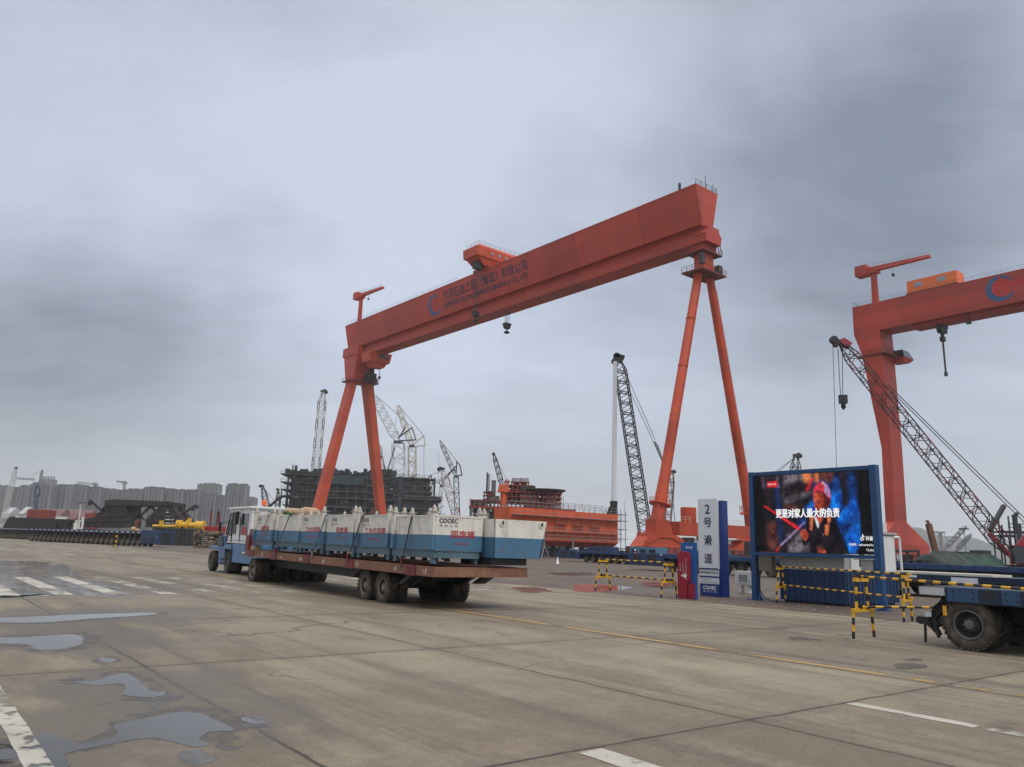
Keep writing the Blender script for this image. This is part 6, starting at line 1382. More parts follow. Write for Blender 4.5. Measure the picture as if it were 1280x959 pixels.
# ================================================================ red topside module (with helideck) behind the hull block
rm = thing('topside_module', 'red steel topside module with a round dark helideck, twin grey exhaust stacks and pedestal crane', 'offshore module', PZ(640, 200, 0), 0)
o0 = rm.location.copy(); rot_ = Matrix.Rotation(0, 3, 'Z')
def RL(x, y, Y=200): return rot_ @ (P(x, y, Y)-o0)
zd = RL(600, 633).z
b = MB(); xl, xr = RL(586, 640).x, RL(720, 640).x
b.box(xl, xr, 0, 22, zd-.6, zd); b.box(xl, xl+16, -.4, 0, zd-.5, zd+.1); part('main_deck', b, [redox], rm)
b = MB(); b.box(xl+.3, xr-.5, 1.5, 21, .0, 2.2); b.box(xl+1, xr-1, 2, 20, 2.2, zd-.6); part('lower_hull', b, [MAT('module_grey', (.10, .105, .11), .7, var=.3, scale=.3, dirt=(.2, .12, .08), damt=.3)], rm)
b = MB()
for i in range(7): x = xl+.5+i*(xr-xl-1)/6; b.box(x-.35, x+.35, .4, 1.4, 0, zd-.6)
for i in range(10): b.box(xl+.6+i*1.6, xl+1.1+i*1.6, -.43, -.38, zd-1.3, zd-.62)
part('column', b, [steel_gr], rm)
def deckbox(name, x0, x1, y0, y1, mat, d0=3, d1=14, Y=200, par=rm):
    A, B_ = RL(x0, y1, Y), RL(x1, y0, Y); b = MB(); b.box(A.x, B_.x, d0, d1, A.z, B_.z); return part(name, b, [mat], par)
def trusswork(name, x0, x1, y0, y1, mat, d=(2, 12), nx=6, nz=3, th=.28, seed=1, Y=200, par=rm, RLf=None):
    RLf = RLf or RL; A, B_ = RLf(x0, y1, Y), RLf(x1, y0, Y); b = MB(); r = random.Random(seed)
    for dd in (d[0], sum(d)/2, d[1]):
        for i in range(nx+1):
            x = A.x+(B_.x-A.x)*i/nx; b.bar((x, dd, A.z), (x, dd, B_.z), th, th)
        for j in range(nz+1):
            z = A.z+(B_.z-A.z)*j/nz; b.bar((A.x, dd, z), (B_.x, dd, z), th*1.2, th)
            for i in range(nx):
                if dd == d[0] and r.random() < .55 and j < nz:
                    xa, xb = A.x+(B_.x-A.x)*i/nx, A.x+(B_.x-A.x)*(i+1)/nx; z2 = A.z+(B_.z-A.z)*(j+1)/nz
                    b.bar((xa, dd, z if r.random() < .5 else z2), (xb, dd, z2 if r.random() < .5 else z), th*.7, th*.7)
    for j in range(nz+1):
        z = A.z+(B_.z-A.z)*j/nz
        b.box(A.x-.3, B_.x+.3, d[0]-.3, d[1]+.3, z-.10, z-.02)
    return part(name, b, [mat], par)
trusswork('deck_frame', 588, 632, 626, 633, redox, (1, 12), 9, 1, .25, 3)
trusswork('deck_frame', 634, 702, 616, 633, redox, (2, 14), 12, 3, .26, 5)
trusswork('deck_frame', 627, 668, 606, 622, redox, (4, 13), 6, 3, .3, 8)
for i, (x0, x1, y0, y1, m_) in enumerate([(608, 624, 619, 627, steel_gr), (638, 648, 618, 626, steel_dk), (650, 672, 618, 626, cream_p), (674, 684, 622, 629, steel_dk), (686, 696, 620, 627, cream_p), (650, 670, 607, 612, steel_dk), (610, 616, 613, 620, redox), (655, 695, 628, 632, redox), (590, 605, 625, 630, steel_gr)]): deckbox('equipment_unit', x0, x1, y0, y1, m_, 3.2, 9)
b = MB(); c = RL(682, 611.5); b.lathe([(4.4, -.5), (5.6, .0), (5.6, .25), (5.4, .27)], (c.x, 6, c.z), (0, 0, 1), 32)
for i in range(8): w = i*.785; b.bar((c.x+4.8*math.cos(w), 6+4.8*math.sin(w), c.z-.2), (c.x+3*math.cos(w), 6+3*math.sin(w), c.z-2.6), .25, .25)
part('helideck', b, [MAT('helideck_dark', (.06, .035, .035), .7)], rm)
for x in (645.3, 655.2):
    b = MB(); A, B_ = RL(x, 616), RL(x, 600.5)
    for sx in (-1, 1):
        for sy in (-1, 1): b.bar((A.x+sx*1.2, 6+sy*1.2, A.z), (A.x+sx*1.2, 6+sy*1.2, B_.z), .2, .2)
    for k in range(5): z = A.z+(B_.z-A.z)*k/4; b.box(A.x-1.5, A.x+1.5, 4.5, 7.5, z-.12, z)
    b.tube((A.x, 6, A.z), (A.x, 6, B_.z), .85, n=12); st = part('exhaust_stack', b, [redox], rm)
    b = MB(); T_ = RL(x, 595.5); b.tube((A.x, 6, B_.z), (A.x, 6, T_.z), 1.25, n=16); part('silencer', b, [MAT('silencer_grey', (.36, .37, .38), .5) if 'silencer_grey' not in MATS else MATS['silencer_grey']], st)
b = MB(); A = RL(639.5, 616); b.bar((A.x, 5, A.z), (A.x, 5, RL(639.5, 599).z), .3, .3); part('vent_pipe', b, [steel_dk], rm)
pc_b, pc_t = RL(629, 632), RL(629, 615)
b = MB(); b.tube((pc_b.x, 1.5, pc_b.z), (pc_b.x, 1.5, pc_t.z), .95, .85, 14); b.hexa([(pc_t.x-1.5, .3, pc_t.z), (pc_t.x+1.6, .3, pc_t.z), (pc_t.x+1.6, 2.8, pc_t.z), (pc_t.x-1.5, 2.8, pc_t.z)], [(pc_t.x-1.1, .5, pc_t.z+2), (pc_t.x+1.4, .5, pc_t.z+2), (pc_t.x+1.4, 2.6, pc_t.z+2), (pc_t.x-1.1, 2.6, pc_t.z+2)]); pc = part('pedestal_crane', b, [hull_or], rm)
b = MB(); b.lattice((pc_t.x-.3, 1.5, pc_t.z+1.5), tuple(RL(617, 567).xy*0+Vector((RL(617, 567).x, 1.5)).xy)+(RL(617, 567).z,), 1.3, 1.0, 10, .13, .09, 0, 0, up=(0, 1, 0)); b.bar((RL(618, 568).x, 1.5, RL(618, 568).z), (RL(615.6, 565.5).x, 1.5, RL(615.6, 565.5).z), .7, .7); part('jib', b, [lat_bk], pc)
b = MB(); a_ = RL(617, 567); b.tube((a_.x, 1.5, a_.z), (RL(634, 601).x, 1.5, RL(634, 601).z), .07, n=4); b.lattice((pc_t.x+1, 1.5, pc_t.z+2), (RL(633, 599).x, 1.5, RL(633, 599).z), 1.3, 1.6, 4, .1, .07); part('gantry_mast', b, [lat_rd], pc)
b = MB(); A, B_ = RL(609, 617), RL(609, 590.5); b.box(A.x-.45, A.x+.45, 4, 4.9, A.z, B_.z); part('white_mast', b, [lat_wh], rm)
b = MB()
for k in range(8): z = A.z+(B_.z-A.z)*k/7.5; b.box(A.x-.47, A.x-.1, 3.97, 4.0, z, z+.7)
part('mast_ladder', b, [steel_dk], rm)
for x in (614.8, 617.6):
    b = MB(); A, B_ = RL(x, 619), RL(x, 600); b.tube((A.x, 5, A.z), (A.x, 5, B_.z), .32, n=8); b.box(A.x-.4, A.x+.4, 4.6, 5.4, B_.z, B_.z+.3); part('flue', b, [steel_gr], rm)
trusswork('deck_frame', 604, 612, 614, 632, redox, (3, 6), 2, 4, .22, 9)
b = MB(); A, B_ = RL(586, 633), RL(636, 633); b.rail([(A.x, -.3, zd), (B_.x, -.3, zd)], 1.3, .05, 1.3)
for x, y in ((588, 622), (600, 623), (607, 624), (665, 620), (705, 620)): c = RL(x, y); b.tube((c.x, 1, zd), (c.x, 1, c.z), .06, n=5)
part('guard_rail', b, [steel_gr], rm)

# ================================================================ dark topside module behind the gantry's far leg
dm_ = thing('topside_module', 'huge dark grey topside module wrapped in scaffolding behind the far gantry leg', 'offshore module', PZ(450, 350, 0), .12)
o1 = dm_.location.copy(); rot1 = Matrix.Rotation(-.12, 3, 'Z')
def DL(x, y, Y=350): return rot1 @ (P(x, y, Y)-o1)
mod_dk = MAT('module_dark', (.026, .03, .031), .75, var=.45, scale=.12, dirt=(.075, .075, .07), damt=.5, dscale=.5)
mod_gn = MAT('module_green', (.022, .042, .042), .75, var=.35, scale=.12, dirt=(.06, .07, .07), damt=.5)
mod_br = MAT('module_brown', (.04, .026, .028), .75, var=.3, scale=.2)
mod_ed = MAT('module_deck_edge', (.075, .08, .08), .75, var=.4, scale=.3, dirt=(.03, .03, .03), damt=.5)
mod_lt = MAT('module_pale', (.16, .165, .165), .6, var=.4, scale=.4)
def dbox(name, x0, x1, y0, y1, mat, d0, d1):
    A, B_ = DL(x0, y1), DL(x1, y0); b = MB(); b.box(A.x, B_.x, d0, d1, max(.02, A.z), B_.z); return part(name, b, [mat], dm_)
dbox('core_block', 358, 392, 596, 668, mod_dk, 3, 30); dbox('core_block', 392, 492, 594, 668, mod_dk, 2, 34); dbox('core_block', 492, 538, 598, 626, mod_dk, 1, 28); dbox('core_block', 492, 548, 626, 670, mod_dk, 0, 28)
for i, y in enumerate((593, 603, 612, 620, 631, 642, 652)):
    x0, x1 = (354, 494) if i < 4 else (356, 498); A, B_ = DL(x0, y), DL(x1, y); b = MB(); b.box(A.x, B_.x, -2.5, 33, A.z-.5, A.z); b.rail([(A.x, -2.4, A.z), (B_.x, -2.4, A.z)], 1.2, .09, 2.2); part('deck', b, [mod_ed], dm_)
for i, (y, x1) in enumerate(((596, 537), (606, 540), (613, 541), (619, 552), (622, 553), (634, 549), (643, 556))):
    A, B_ = DL(492, y), DL(x1, y); b = MB(); b.box(A.x, B_.x, -3, 26, A.z-.5, A.z); b.rail([(A.x, -2.9, A.z), (B_.x, -2.9, A.z)], 1.2, .09, 2.2); part('deck', b, [mod_ed], dm_)
for i in range(16):
    x = 357+i*12.2; A = DL(x, 668); z1 = DL(x, 597).z; b = MB(); b.bar((A.x, -2, .02), (A.x, -2, z1), .8, .8); part('column', b, [mod_br if i in (11, 12) else mod_dk], dm_)
r = random.Random(11)
for i in range(34):
    x = r.uniform(362, 535); y = r.choice((602, 611, 619, 630, 641, 651)); w = r.uniform(3, 11); h = r.uniform(3, 7); A, B_ = DL(x, y), DL(x+w, y-h); b = MB()
    if r.random() < .4: b.tube((A.x, -1.2, (A.z+B_.z)/2), (B_.x, -1.2, (A.z+B_.z)/2), (B_.z-A.z)*.4, n=12)
    else: b.box(A.x, B_.x, -1.8, 1.9, A.z, B_.z)
    part('equipment_unit', b, [r.choice((mod_dk, mod_dk, mod_gn, mod_gn, mod_lt, mod_br, steel_gr))], dm_)
b = MB()
for i in range(130):
    x, y = r.uniform(357, 540), r.uniform(598, 655); A = DL(x, y); L_ = r.uniform(1, 6); b.bar((A.x, -2.7, A.z), (A.x+r.choice((0, L_)), -2.7, A.z+r.choice((0, r.uniform(1, 3)))), r.uniform(.12, .4))
e_ = part('pipework', b, [mod_ed], dm_)
for i in range(24):
    b = MB(); x, y = r.uniform(360, 536), r.uniform(600, 650); A = DL(x, y); b.box(A.x, A.x+r.uniform(.4, 2.2), -2.9, -2.7, A.z, A.z+r.uniform(.3, .9)); part('light_panel', b, [mod_lt], dm_)
b = MB()
for i in range(90):
    x = r.uniform(358, 492); A = DL(x, 593); h = r.uniform(.5, 2.6); b.box(A.x, A.x+r.uniform(.3, 2.2), r.uniform(-2, 4), r.uniform(5, 9), A.z, A.z+h)
for x, y in ((367, 582), (379, 588), (386, 589), (430, 591), (480, 588)): A = DL(x, 593); b.bar((A.x, 0, A.z), (A.x, 0, DL(x, y).z), .5)
c = DL(485, 592); b.lathe([(2.2, -1.5), (2.4, .5), (1.2, 2.0), (.2, 2.6)], (c.x, 2, c.z), (0, 0, 1), 12)
part('roof_clutter', b, [mod_dk], dm_)
b = MB(); A, B_ = DL(412, 606), DL(455, 596); b.box(A.x, B_.x, -2.9, -2.6, A.z, B_.z); A, B_ = DL(497, 625), DL(504, 596); b.box(A.x, B_.x, -3.3, -3.0, DL(500, 668).z, B_.z); part('netting', b, [mod_gn], dm_)
b = MB(); A = DL(372, 600); b.bar((A.x, -4, 0), (A.x, -4, DL(372, 584).z), 1.1)
w0, w1 = DL(340, 640), DL(372, 625); pr_ = []
for i in range(9): s = i/8; pr_.append((DL(336+s*36, 641).x, -5, DL(336, 641).z + (DL(356, 621).z-DL(336, 641).z)*math.sin(s*2.2)))
b.path([Vector(p) for p in pr_], .6, 7); b.bar((DL(372, 627).x, -4.5, DL(372, 627).z), (DL(394, 640).x, -4.5, DL(394, 640).z), .8); b.bar((DL(380, 640).x, -4.6, DL(380, 640).z), (DL(396, 622).x, -4.6, DL(396, 622).z), .6)
part('loose_pipe', b, [steel_bk], dm_)
b = MB(); b.bar((0, 0, .3), (0, 0, 13), 3.4, 4); b.bar((0, 0, 13), (0, 0, 14), 2.4, 3); solo('rusty_shell', b, [rust_m], 'rusty brown curved steel shell standing left of the foot of the right far leg', 'steel shell', None, PZ(466, 300, 0))

# ================================================================ left background
fr = thing('lifting_frame', 'massive black steel frame with crossed braces and raised arms in front of the apartment blocks', 'steel frame', PZ(165, 195, 0), 0)
o2 = fr.location.copy(); FL = lambda x, y: P(x, y, 195)-o2
b = MB()
prof_ = [(104, 658), (106, 647), (128, 640), (133, 631), (130, 626), (145, 624.5), (213, 627), (216, 630), (214, 633), (222, 640), (226, 648), (231, 652), (232, 660), (178, 659), (181, 650), (184, 640), (171, 640), (166, 652), (165, 658)]
hole = [[(156, 631.5), (165, 631), (163, 640), (158, 636)], [(176, 632), (188, 633), (184, 644), (178, 640)]]
def slab(b, pts, d0, d1):
    q3 = [FL(*p) for p in pts]; bmm = bmesh.new(); f_ = bmm.faces.new([bmm.verts.new((p.x, d0, p.z)) for p in q3]); res = bmesh.ops.triangulate(bmm, faces=[f_]); bmm.verts.index_update()
    tri = [[v_.index for v_ in f2.verts] for f2 in bmm.faces]; vs0 = [v_.co.copy() for v_ in bmm.verts]; n = len(vs0); bmm.free()
    b.add(vs0+[v_+Vector((0, d1-d0, 0)) for v_ in vs0], tri+[[n+i for i in reversed(t_)] for t_ in tri]+[[i, (i+1) % n, n+(i+1) % n, n+i] for i in range(n)], 0)
for d in (0, 5):
    slab(b, [(104.5, 659), (105, 648.5), (121, 646.5), (121.7, 641), (130, 640.5), (131.5, 632), (157, 632), (160, 640), (164, 647), (166, 659)], d, d+2)
    slab(b, [(181, 659), (184, 647), (192, 640), (200, 632), (217, 632), (219, 640), (223, 641.5), (224, 646), (228, 647), (230, 659)], d, d+2)
    slab(b, [(132, 625.5), (146, 624.3), (213, 627), (218, 628.5), (217.5, 632.2), (131, 632.2)], d-.3, d+2.3)
for (x0_, y0_, x1_, y1_) in ((106, 652, 164, 650.5), (122, 645, 162, 643.5), (132, 637, 158, 636.4), (184, 651, 229, 652), (190, 643, 224, 644.5), (201, 636, 218, 637)):
    A, B_ = FL(x0_, y0_), FL(x1_, y1_); b.bar((A.x, -.12, A.z), (B_.x, -.12, B_.z), .2, .35)
for x_ in (112, 120, 128, 136, 144, 152, 190, 198, 206, 214, 222):
    A, B_ = FL(x_, 658), FL(x_+.6, 648 if x_ in (112, 222) else 642 if x_ in (120, 190) else 634); b.bar((A.x, -.1, A.z), (B_.x, -.1, B_.z), .25, .2)
frame_br = MAT('frame_brown', (.034, .026, .023), .7, var=.35, scale=.4, dirt=(.08, .05, .035), damt=.4)
part('body', b, [frame_br], fr)
for d in (.2,):
    b = MB()
    for p_, q_ in (((158, 632), (182, 655)), ((186, 633), (162, 655)), ((171, 632), (158, 645)), ((187, 633), (196, 645)), ((172, 632), (172, 656))): A, B_ = FL(*p_), FL(*q_); b.bar((A.x, d+.8, A.z), (B_.x, d+.8, B_.z), .5, .5)
    part('cross_brace', b, [steel_bk], fr)
for p_, q_, e_, d in (((124, 640), (108, 625), (106.5, 631), 2), ((130, 635), (119, 623.5), (118, 630), 8), ((226, 641), (241, 631), (243, 635), 2), ((220, 636), (225, 632.5), (226, 636), 8)):
    A, B_, C_ = FL(*p_), FL(*q_), FL(*e_); b = MB(); b.bar((A.x, d, A.z), (B_.x, d, B_.z), .5, .5); b.bar((B_.x, d, B_.z), (C_.x, d, C_.z), .75, .6); part('raised_arm', b, [steel_bk], fr)
b = MB()
for (x, y, w) in ((208, 637, .9), (211, 645, 1.2), (211, 649.5, 1.2), (211, 654, 1.2), (209.6, 637.5, .3), (209.2, 640.5, .3)): A = FL(x, y); b.box(A.x-w, A.x+w, -.06, -.02, A.z-.12, A.z+.12)
part('white_mark', b, [white_p], fr)
b = MB(); A = FL(120, 640); b.rail([(FL(121, 641).x, -.2, FL(121, 641).z), (FL(140, 641).x, -.2, FL(140, 641).z)], 1.2, .04, 1.0); part('guard_rail', b, [steel_bk], fr)
b = MB(); A, B_ = P(10, 650, 190), P(88, 650, 190); z0, z1 = P(50, 653, 190).z, P(50, 648, 190).z
b.box(0, B_.x-A.x, 0, 2, z0, z1, 0); b.box(0, 12, -.5, 2.5, .0, z0); b.box(9, B_.x-A.x-13, -.3, .3, z0-1.1, z0-.6); b.box(B_.x-A.x-6, B_.x-A.x-.5, 0, 2, 0, z0)
bb = thing('steel_beam', 'long black steel girder on blocks at the far left', 'girder', Vector((A.x, 190, 0)), 0); part('girder', b, [steel_bk], bb)
def stack(label, x0, x1, y0, y1, Y, mat, n=3, name='container_stack', cat='stack', base=None):
    A, B_ = P(x0, y1, Y), P(x1, y0, Y); zb = 0 if base is None else base; root = thing(name, label, cat, Vector(((A.x+B_.x)/2, Y, zb)), 0); w = (B_.x-A.x)/2; H = (B_.z-zb)/n
    for i in range(n): b = MB(); k = 1-.1*(i == n-1); b.box(-w*k, w*k, 0, 4, i*H+.01, (i+1)*H-.12, bev=.05); [b.box(-w*k+.2+j*w*k*2/14, -w*k+.35+j*w*k*2/14, -.06, -.002, i*H+.15, (i+1)*H-.25) for j in range(14)]; part('tier', b, [mat], root)
    return root
stack('stack of three red oxide steel boxes behind the black girder', 31, 62, 637, 650, 215, redox)
stack('rust red box left of the black frame', 105, 117, 641, 650, 230, redox, 2, 'container', 'container')
def shed(label, x0, x1, ytop, Y, wall, roof, D=14, ridge=True):
    A, B_ = P(x0, 660, Y), P(x1, ytop, Y); w = (B_.x-A.x)/2; H = B_.z; root = thing('shed', label, 'shed', Vector(((A.x+B_.x)/2, Y, 0)), 0, None); b = MB(); hw = H*.72
    b.box(-w, w, 0, D, 0, hw); part('wall', b, [wall], root); b = MB(); b.hexa([(-w-.4, -.5, hw), (w+.4, -.5, hw), (w+.4, D+.5, hw), (-w-.4, D+.5, hw)], [(-w-.4, D/2-.3, H), (w+.4, D/2-.3, H), (w+.4, D/2+.3, H), (-w-.4, D/2+.3, H)]); part('roof', b, [roof], root)
    b = MB(); k = max(2, int(w*2/5)); [b.box(-w+1.2+i*(2*w-2)/k, -w+2.8+i*(2*w-2)/k, -.06, -.004, hw*.4, hw*.75) for i in range(k)]; part('window', b, [glass_d], root)
red_rf = MAT('roof_red', (.13, .055, .055), .6, var=.1)
shed('low white shed at the left edge with grey panels', 0, 12, 634, 480, white_p, grey_pl); shed('pale low shed next to the trees at the left edge', 21, 30, 633, 470, grey_pl, grey_pl)
shed('white shed with a red roof right of the red box stack', 44, 76, 636, 520, white_p, red_rf); shed('low building with a dull red roof behind the black frame', 78, 112, 637, 540, white_p, red_rf); shed('small white hut with red roof beside the lamp post', 83, 94, 642, 400, white_p, red_rf, 6)
def bush(label, x, Y, h, w, seed, grp=None, dense=420):
    r = random.Random(seed); root = thing('tree', label, 'tree', PZ(x, Y, 0), 0, grp); b = MB(); b.tube((0, 0, 0), (0, 0, h*.5), .25, .12, 7)
    for k in range(5): w_ = k*1.3; b.tube((0, 0, h*.3), (w*.3*math.cos(w_), w*.3*math.sin(w_), h*.65), .1, .04, 5)
    part('trunk', b, [MAT('bark', (.06, .045, .035), .9) if 'bark' not in MATS else MATS['bark']], root); b = MB()
    cl = [(r.gauss(0, w*.24), r.gauss(0, w*.24), h*r.uniform(.4, .9), r.uniform(.14, .26)*w) for _ in range(9)]
    for i in range(dense):
        cx_, cy_, cz_, cr_ = r.choice(cl); d_ = Vector((r.gauss(0, 1), r.gauss(0, 1), r.gauss(0, 1))).normalized()*cr_*r.uniform(.5, 1.1); c_ = Vector((cx_, cy_, cz_))+d_; s_ = w*.06*r.uniform(.6, 1.4); n1_ = Vector((r.gauss(0, 1), r.gauss(0, 1), r.gauss(0, 1))).normalized(); n2_ = n1_.orthogonal().normalized()
        b.add([c_-n1_*s_, c_+n2_*s_*.6, c_+n1_*s_, c_-n2_*s_*.6], [(0, 1, 2, 3)])
    part('crown', b, [tree_m], root)
bush('dark green tree in front of the white shed at the left edge', 6, 430, 9.5, 8, 1); bush('dark shrub like tree between the low sheds at the left edge', 17, 440, 9, 8, 2)
lp = thing('lamp_post', 'pale lamp post left of the black frame', 'lamp post', PZ(95, 220, 0), 0); b = MB(); z = P(95, 629, 220).z; b.tube((0, 0, 0), (0, 0, z), .28, .18, 8); part('pole', b, [cream_p], lp); b = MB(); b.box(-1.0, 1.0, -.4, .4, z, z+.25); part('lamp', b, [steel_dk], lp)
hp = thing('pipe_tower', 'slender dark blue tower with an oval loop at its top', 'tower', PZ(46, 400, 0), 0); HLp = lambda x, y: P(x, y, 400)-hp.location
b = MB(); ring_ = []
for i in range(17): w = 2*math.pi*i/16; p = HLp(47+2.7*math.cos(w), 614.5-7*math.sin(w)); ring_.append(Vector((p.x, 0, p.z)))
b.path(ring_, .42, 6); b.bar((HLp(44, 621).x, 0, HLp(44, 621).z), (HLp(43, 660).x, 0, 0), .5); b.bar((HLp(47, 621).x, 0, HLp(47, 621).z), (HLp(46, 660).x, 0, 0), .5); b.bar((HLp(41, 619).x, 0, HLp(41, 619).z), (HLp(49, 618).x, 0, HLp(49, 618).z), .4)
for y in (628, 634, 640, 646): b.bar((HLp(43.5, y).x, 0, HLp(43.5, y).z), (HLp(47, y).x, 0, HLp(47, y).z), .3)
part('tube_frame', b, [MAT('tower_blue', (.03, .05, .11), .6)], hp)
ym = thing('pipe_spool', 'yellow pipe spool with flanges on the timber stack right of the black frame', 'pipe spool', PZ(222, 150, 0), 0); YL = lambda x, y: P(x, y, 150)-ym.location
b = MB(); zc_ = YL(230, 657).z
b.tube((YL(191, 0).x*0+YL(191, 658).x, 0, zc_-.3), (YL(222, 658).x, 0, zc_-.2), .28, n=10); b.tube((YL(221, 657).x, 0, zc_), (YL(246, 657).x, 0, zc_+.1), .55, n=14); b.tube((YL(246, 657).x, 0, zc_), (YL(255, 657).x, 0, zc_), .85, n=16)
for x in (222, 226, 234, 246, 254): b.tube((YL(x, 657).x-.1, 0, zc_), (YL(x, 657).x+.2, 0, zc_), 1.0, n=16)
b.tube((YL(236, 657).x, 0, zc_), (YL(236, 657).x, 0, zc_+1.4), .4, n=10); b.box(YL(200, 657).x, YL(203, 657).x, -.5, .5, zc_-.3, zc_+.8)
part('pipe', b, [yel_m], ym); b = MB()
for x in (195, 215, 228, 250): b.box(YL(x, 657).x-.3, YL(x, 657).x+.3, -.6, .6, 0, zc_-.35)
part('support', b, [steel_dk], ym)
def timber(label, x0, x1, y0, Y, seed):
    r = random.Random(seed); A, B_ = PZ(x0, Y, 0), PZ(x1, Y, 0); H = P(x0, y0, Y).z; root = thing('scaffold_tube_stack', label, 'stack', (A+B_)/2, 0); w = (B_.x-A.x)/2; mats = [tan_m, rust_m, steel_dk, MATS['wood'] if 'wood' in MATS else MAT('wood', (.20, .14, .08), .85, var=.4, scale=3)]; b = MB()
    for j in range(9):
        for i in range(int(w*2/.22)):
            if r.random() < .8: x = -w+.1+i*.22; z = j*H/9+.1; b.tube((x, r.uniform(-.5, .1), z), (x+r.uniform(-.05, .05), 3.5, z), .09, n=6, m=r.randrange(4))
        b.box(-w, w, .6, .75, j*H/9-.02, j*H/9+.04, 2)
    part('tubes', b, mats, root)
timber('stack of tan and rusty tube ends right of the blue power pack', 241, 262, 662, 118, 3); timber('second stack of tube ends directly left of the tractor', 263, 276, 664, 120, 4)
stack('rusty red open basket on the tube stacks left of the tractor', 253, 276, 657.5, 664, 124, red_m, 1, 'steel_basket', 'basket', base=P(262, 664.5, 124).z)
b = MB(); A, B_ = PZ(196, 138, 0), PZ(240, 138, 0); b.box(0, B_.x-A.x, 0, 4, 0, P(210, 660, 138).z, bev=.1)
for i in range(9): x = (B_.x-A.x)*i/8; b.bar((x, -.1, 0), (x, -.1, P(210, 660, 138).z), .2)
solo('rack_platform', b, [steel_dk], 'dark low storage rack under the yellow pipe spool', 'rack', None, A)
kp = thing('pipe_support', 'small tan and rust portal frame in front of the black frame', 'frame', PZ(175, 160, 0), 0); KL = lambda x, y: P(x, y, 160)-kp.location
b = MB(); b.bar((KL(171, 660).x, 0, 0), (KL(171.5, 651).x, 0, KL(171, 651).z), 1.0, .5); b.bar((KL(179, 660).x, 0, 0), (KL(180, 650).x, 0, KL(180, 650).z), .9, .5, 1); b.bar((KL(169, 652).x, 0, KL(169, 652).z), (KL(182, 650).x, 0, KL(182, 650).z), .5, .5, 0); part('portal', b, [rust_m, steel_gr], kp)
b = MB(); b.lathe([(.1, 0), (.5, .1), (.55, .5), (.4, .8), (.1, .9)], (0, 0, 0), (0, 0, 1), 10); b.lathe([(.1, 0), (.4, .1), (.4, .4), (.1, .6)], (.8, 0, 0), (0, 0, 1), 10)
solo('canvas_bundle', b, [tan_m], 'tan canvas bundle on the deck of the rear transporter in front of the black frame', 'bundle', None, PZ(166, 152, 2.2))
af = thing('a_frame', 'dark red A-shaped mast and post joined by a cable, left of the tractor', 'mast', PZ(268, 260, 0), 0); AL = lambda x, y: P(x, y, 260)-af.location
b = MB()
for p_, q_ in (((264, 652), (264.5, 638)), ((270, 652), (273.5, 639.5)), ((278, 650), (273.5, 639.5))): A, B_ = AL(*p_), AL(*q_); b.bar((A.x, 0, 0 if p_[1] > 651 else 0), (B_.x, 0, B_.z), .5)
b.tube((AL(264.5, 639).x, 0, AL(264.5, 639).z), (AL(240, 646).x, 0, AL(240, 646).z), .08, n=4); part('mast', b, [mar_m], af)

# ================================================================ apartment blocks (each its own building)
def city_mat(name, col):
    m, t, bs = newmat(name); co = t.new('ShaderNodeTexCoord').outputs['Object']; sp_ = t.new('ShaderNodeSeparateXYZ'); t.link(co, sp_.inputs[0])
    fl = t.math('FRACT', t.math('DIVIDE', sp_.outputs[2], 3.0)); wx = t.math('FRACT', t.math('DIVIDE', t.math('ADD', sp_.outputs[0], sp_.outputs[1]), 3.4))
    win = t.math('MULTIPLY', t.math('MULTIPLY', t.math('GREATER_THAN', fl, .35), t.math('LESS_THAN', fl, .82)), t.math('MULTIPLY', t.math('GREATER_THAN', wx, .25), t.math('LESS_THAN', wx, .75)))
    n = t.noise(co, .05, 3); c = t.mix(n, tuple(q*.85 for q in col), col); t.link(t.mix(win, c, (.10, .105, .115)), bs.inputs['Base Color']); bs.inputs['Roughness'].default_value = .7; return m
cm = [city_mat('facade_grey', (.12, .123, .135)), city_mat('facade_warm', (.14, .134, .134)), city_mat('facade_pale', (.25, .25, .26))]
bw = MAT('balcony_pale', (.21, .21, .22), .7, var=.05)
def tower_block(x0, x1, yt, Y, label, m, D=16, n=4, seed=0):
    r = random.Random(seed); A, B_ = P(x0, yt+22, Y), P(x1, yt+22, Y); w = (B_.x-A.x)/2+.3; H = P((x0+x1)/2, yt, Y).z; root = thing('apartment_block', label, 'building', Vector(((A.x+B_.x)/2, Y, 0)), .0, 'apartment blocks behind the yard')
    b = MB(); k = max(2, n)
    for i in range(k):
        a0_, a1_ = -w+2*w*i/k, -w+2*w*(i+1)/k; dd = (0, 1.2, .4, 1.8)[(i+seed) % 4]; b.box(a0_+.25, a1_-.25, dd, D, 0, H-(0, 1.5, .0, 2.4)[(i+seed) % 4])
    b.box(-w+.4, w-.4, 2.4, D-.5, 0, H-2.5); part('facade', b, [m], root)
    b = MB()
    for i in range(k+1): a = -w+2*w*i/k; b.box(a-.3, a+.3, -.4, 3, 0, H-1.2)
    part('balcony_stack', b, [bw], root)
    b = MB()
    for i in range(k): a = -w+2*w*(i+.5)/k; b.box(a-1.6, a+1.6, 3, 9, H-2.6, H+r.uniform(.6, 2.2))
    part('roof_house', b, [m], root)
    return root
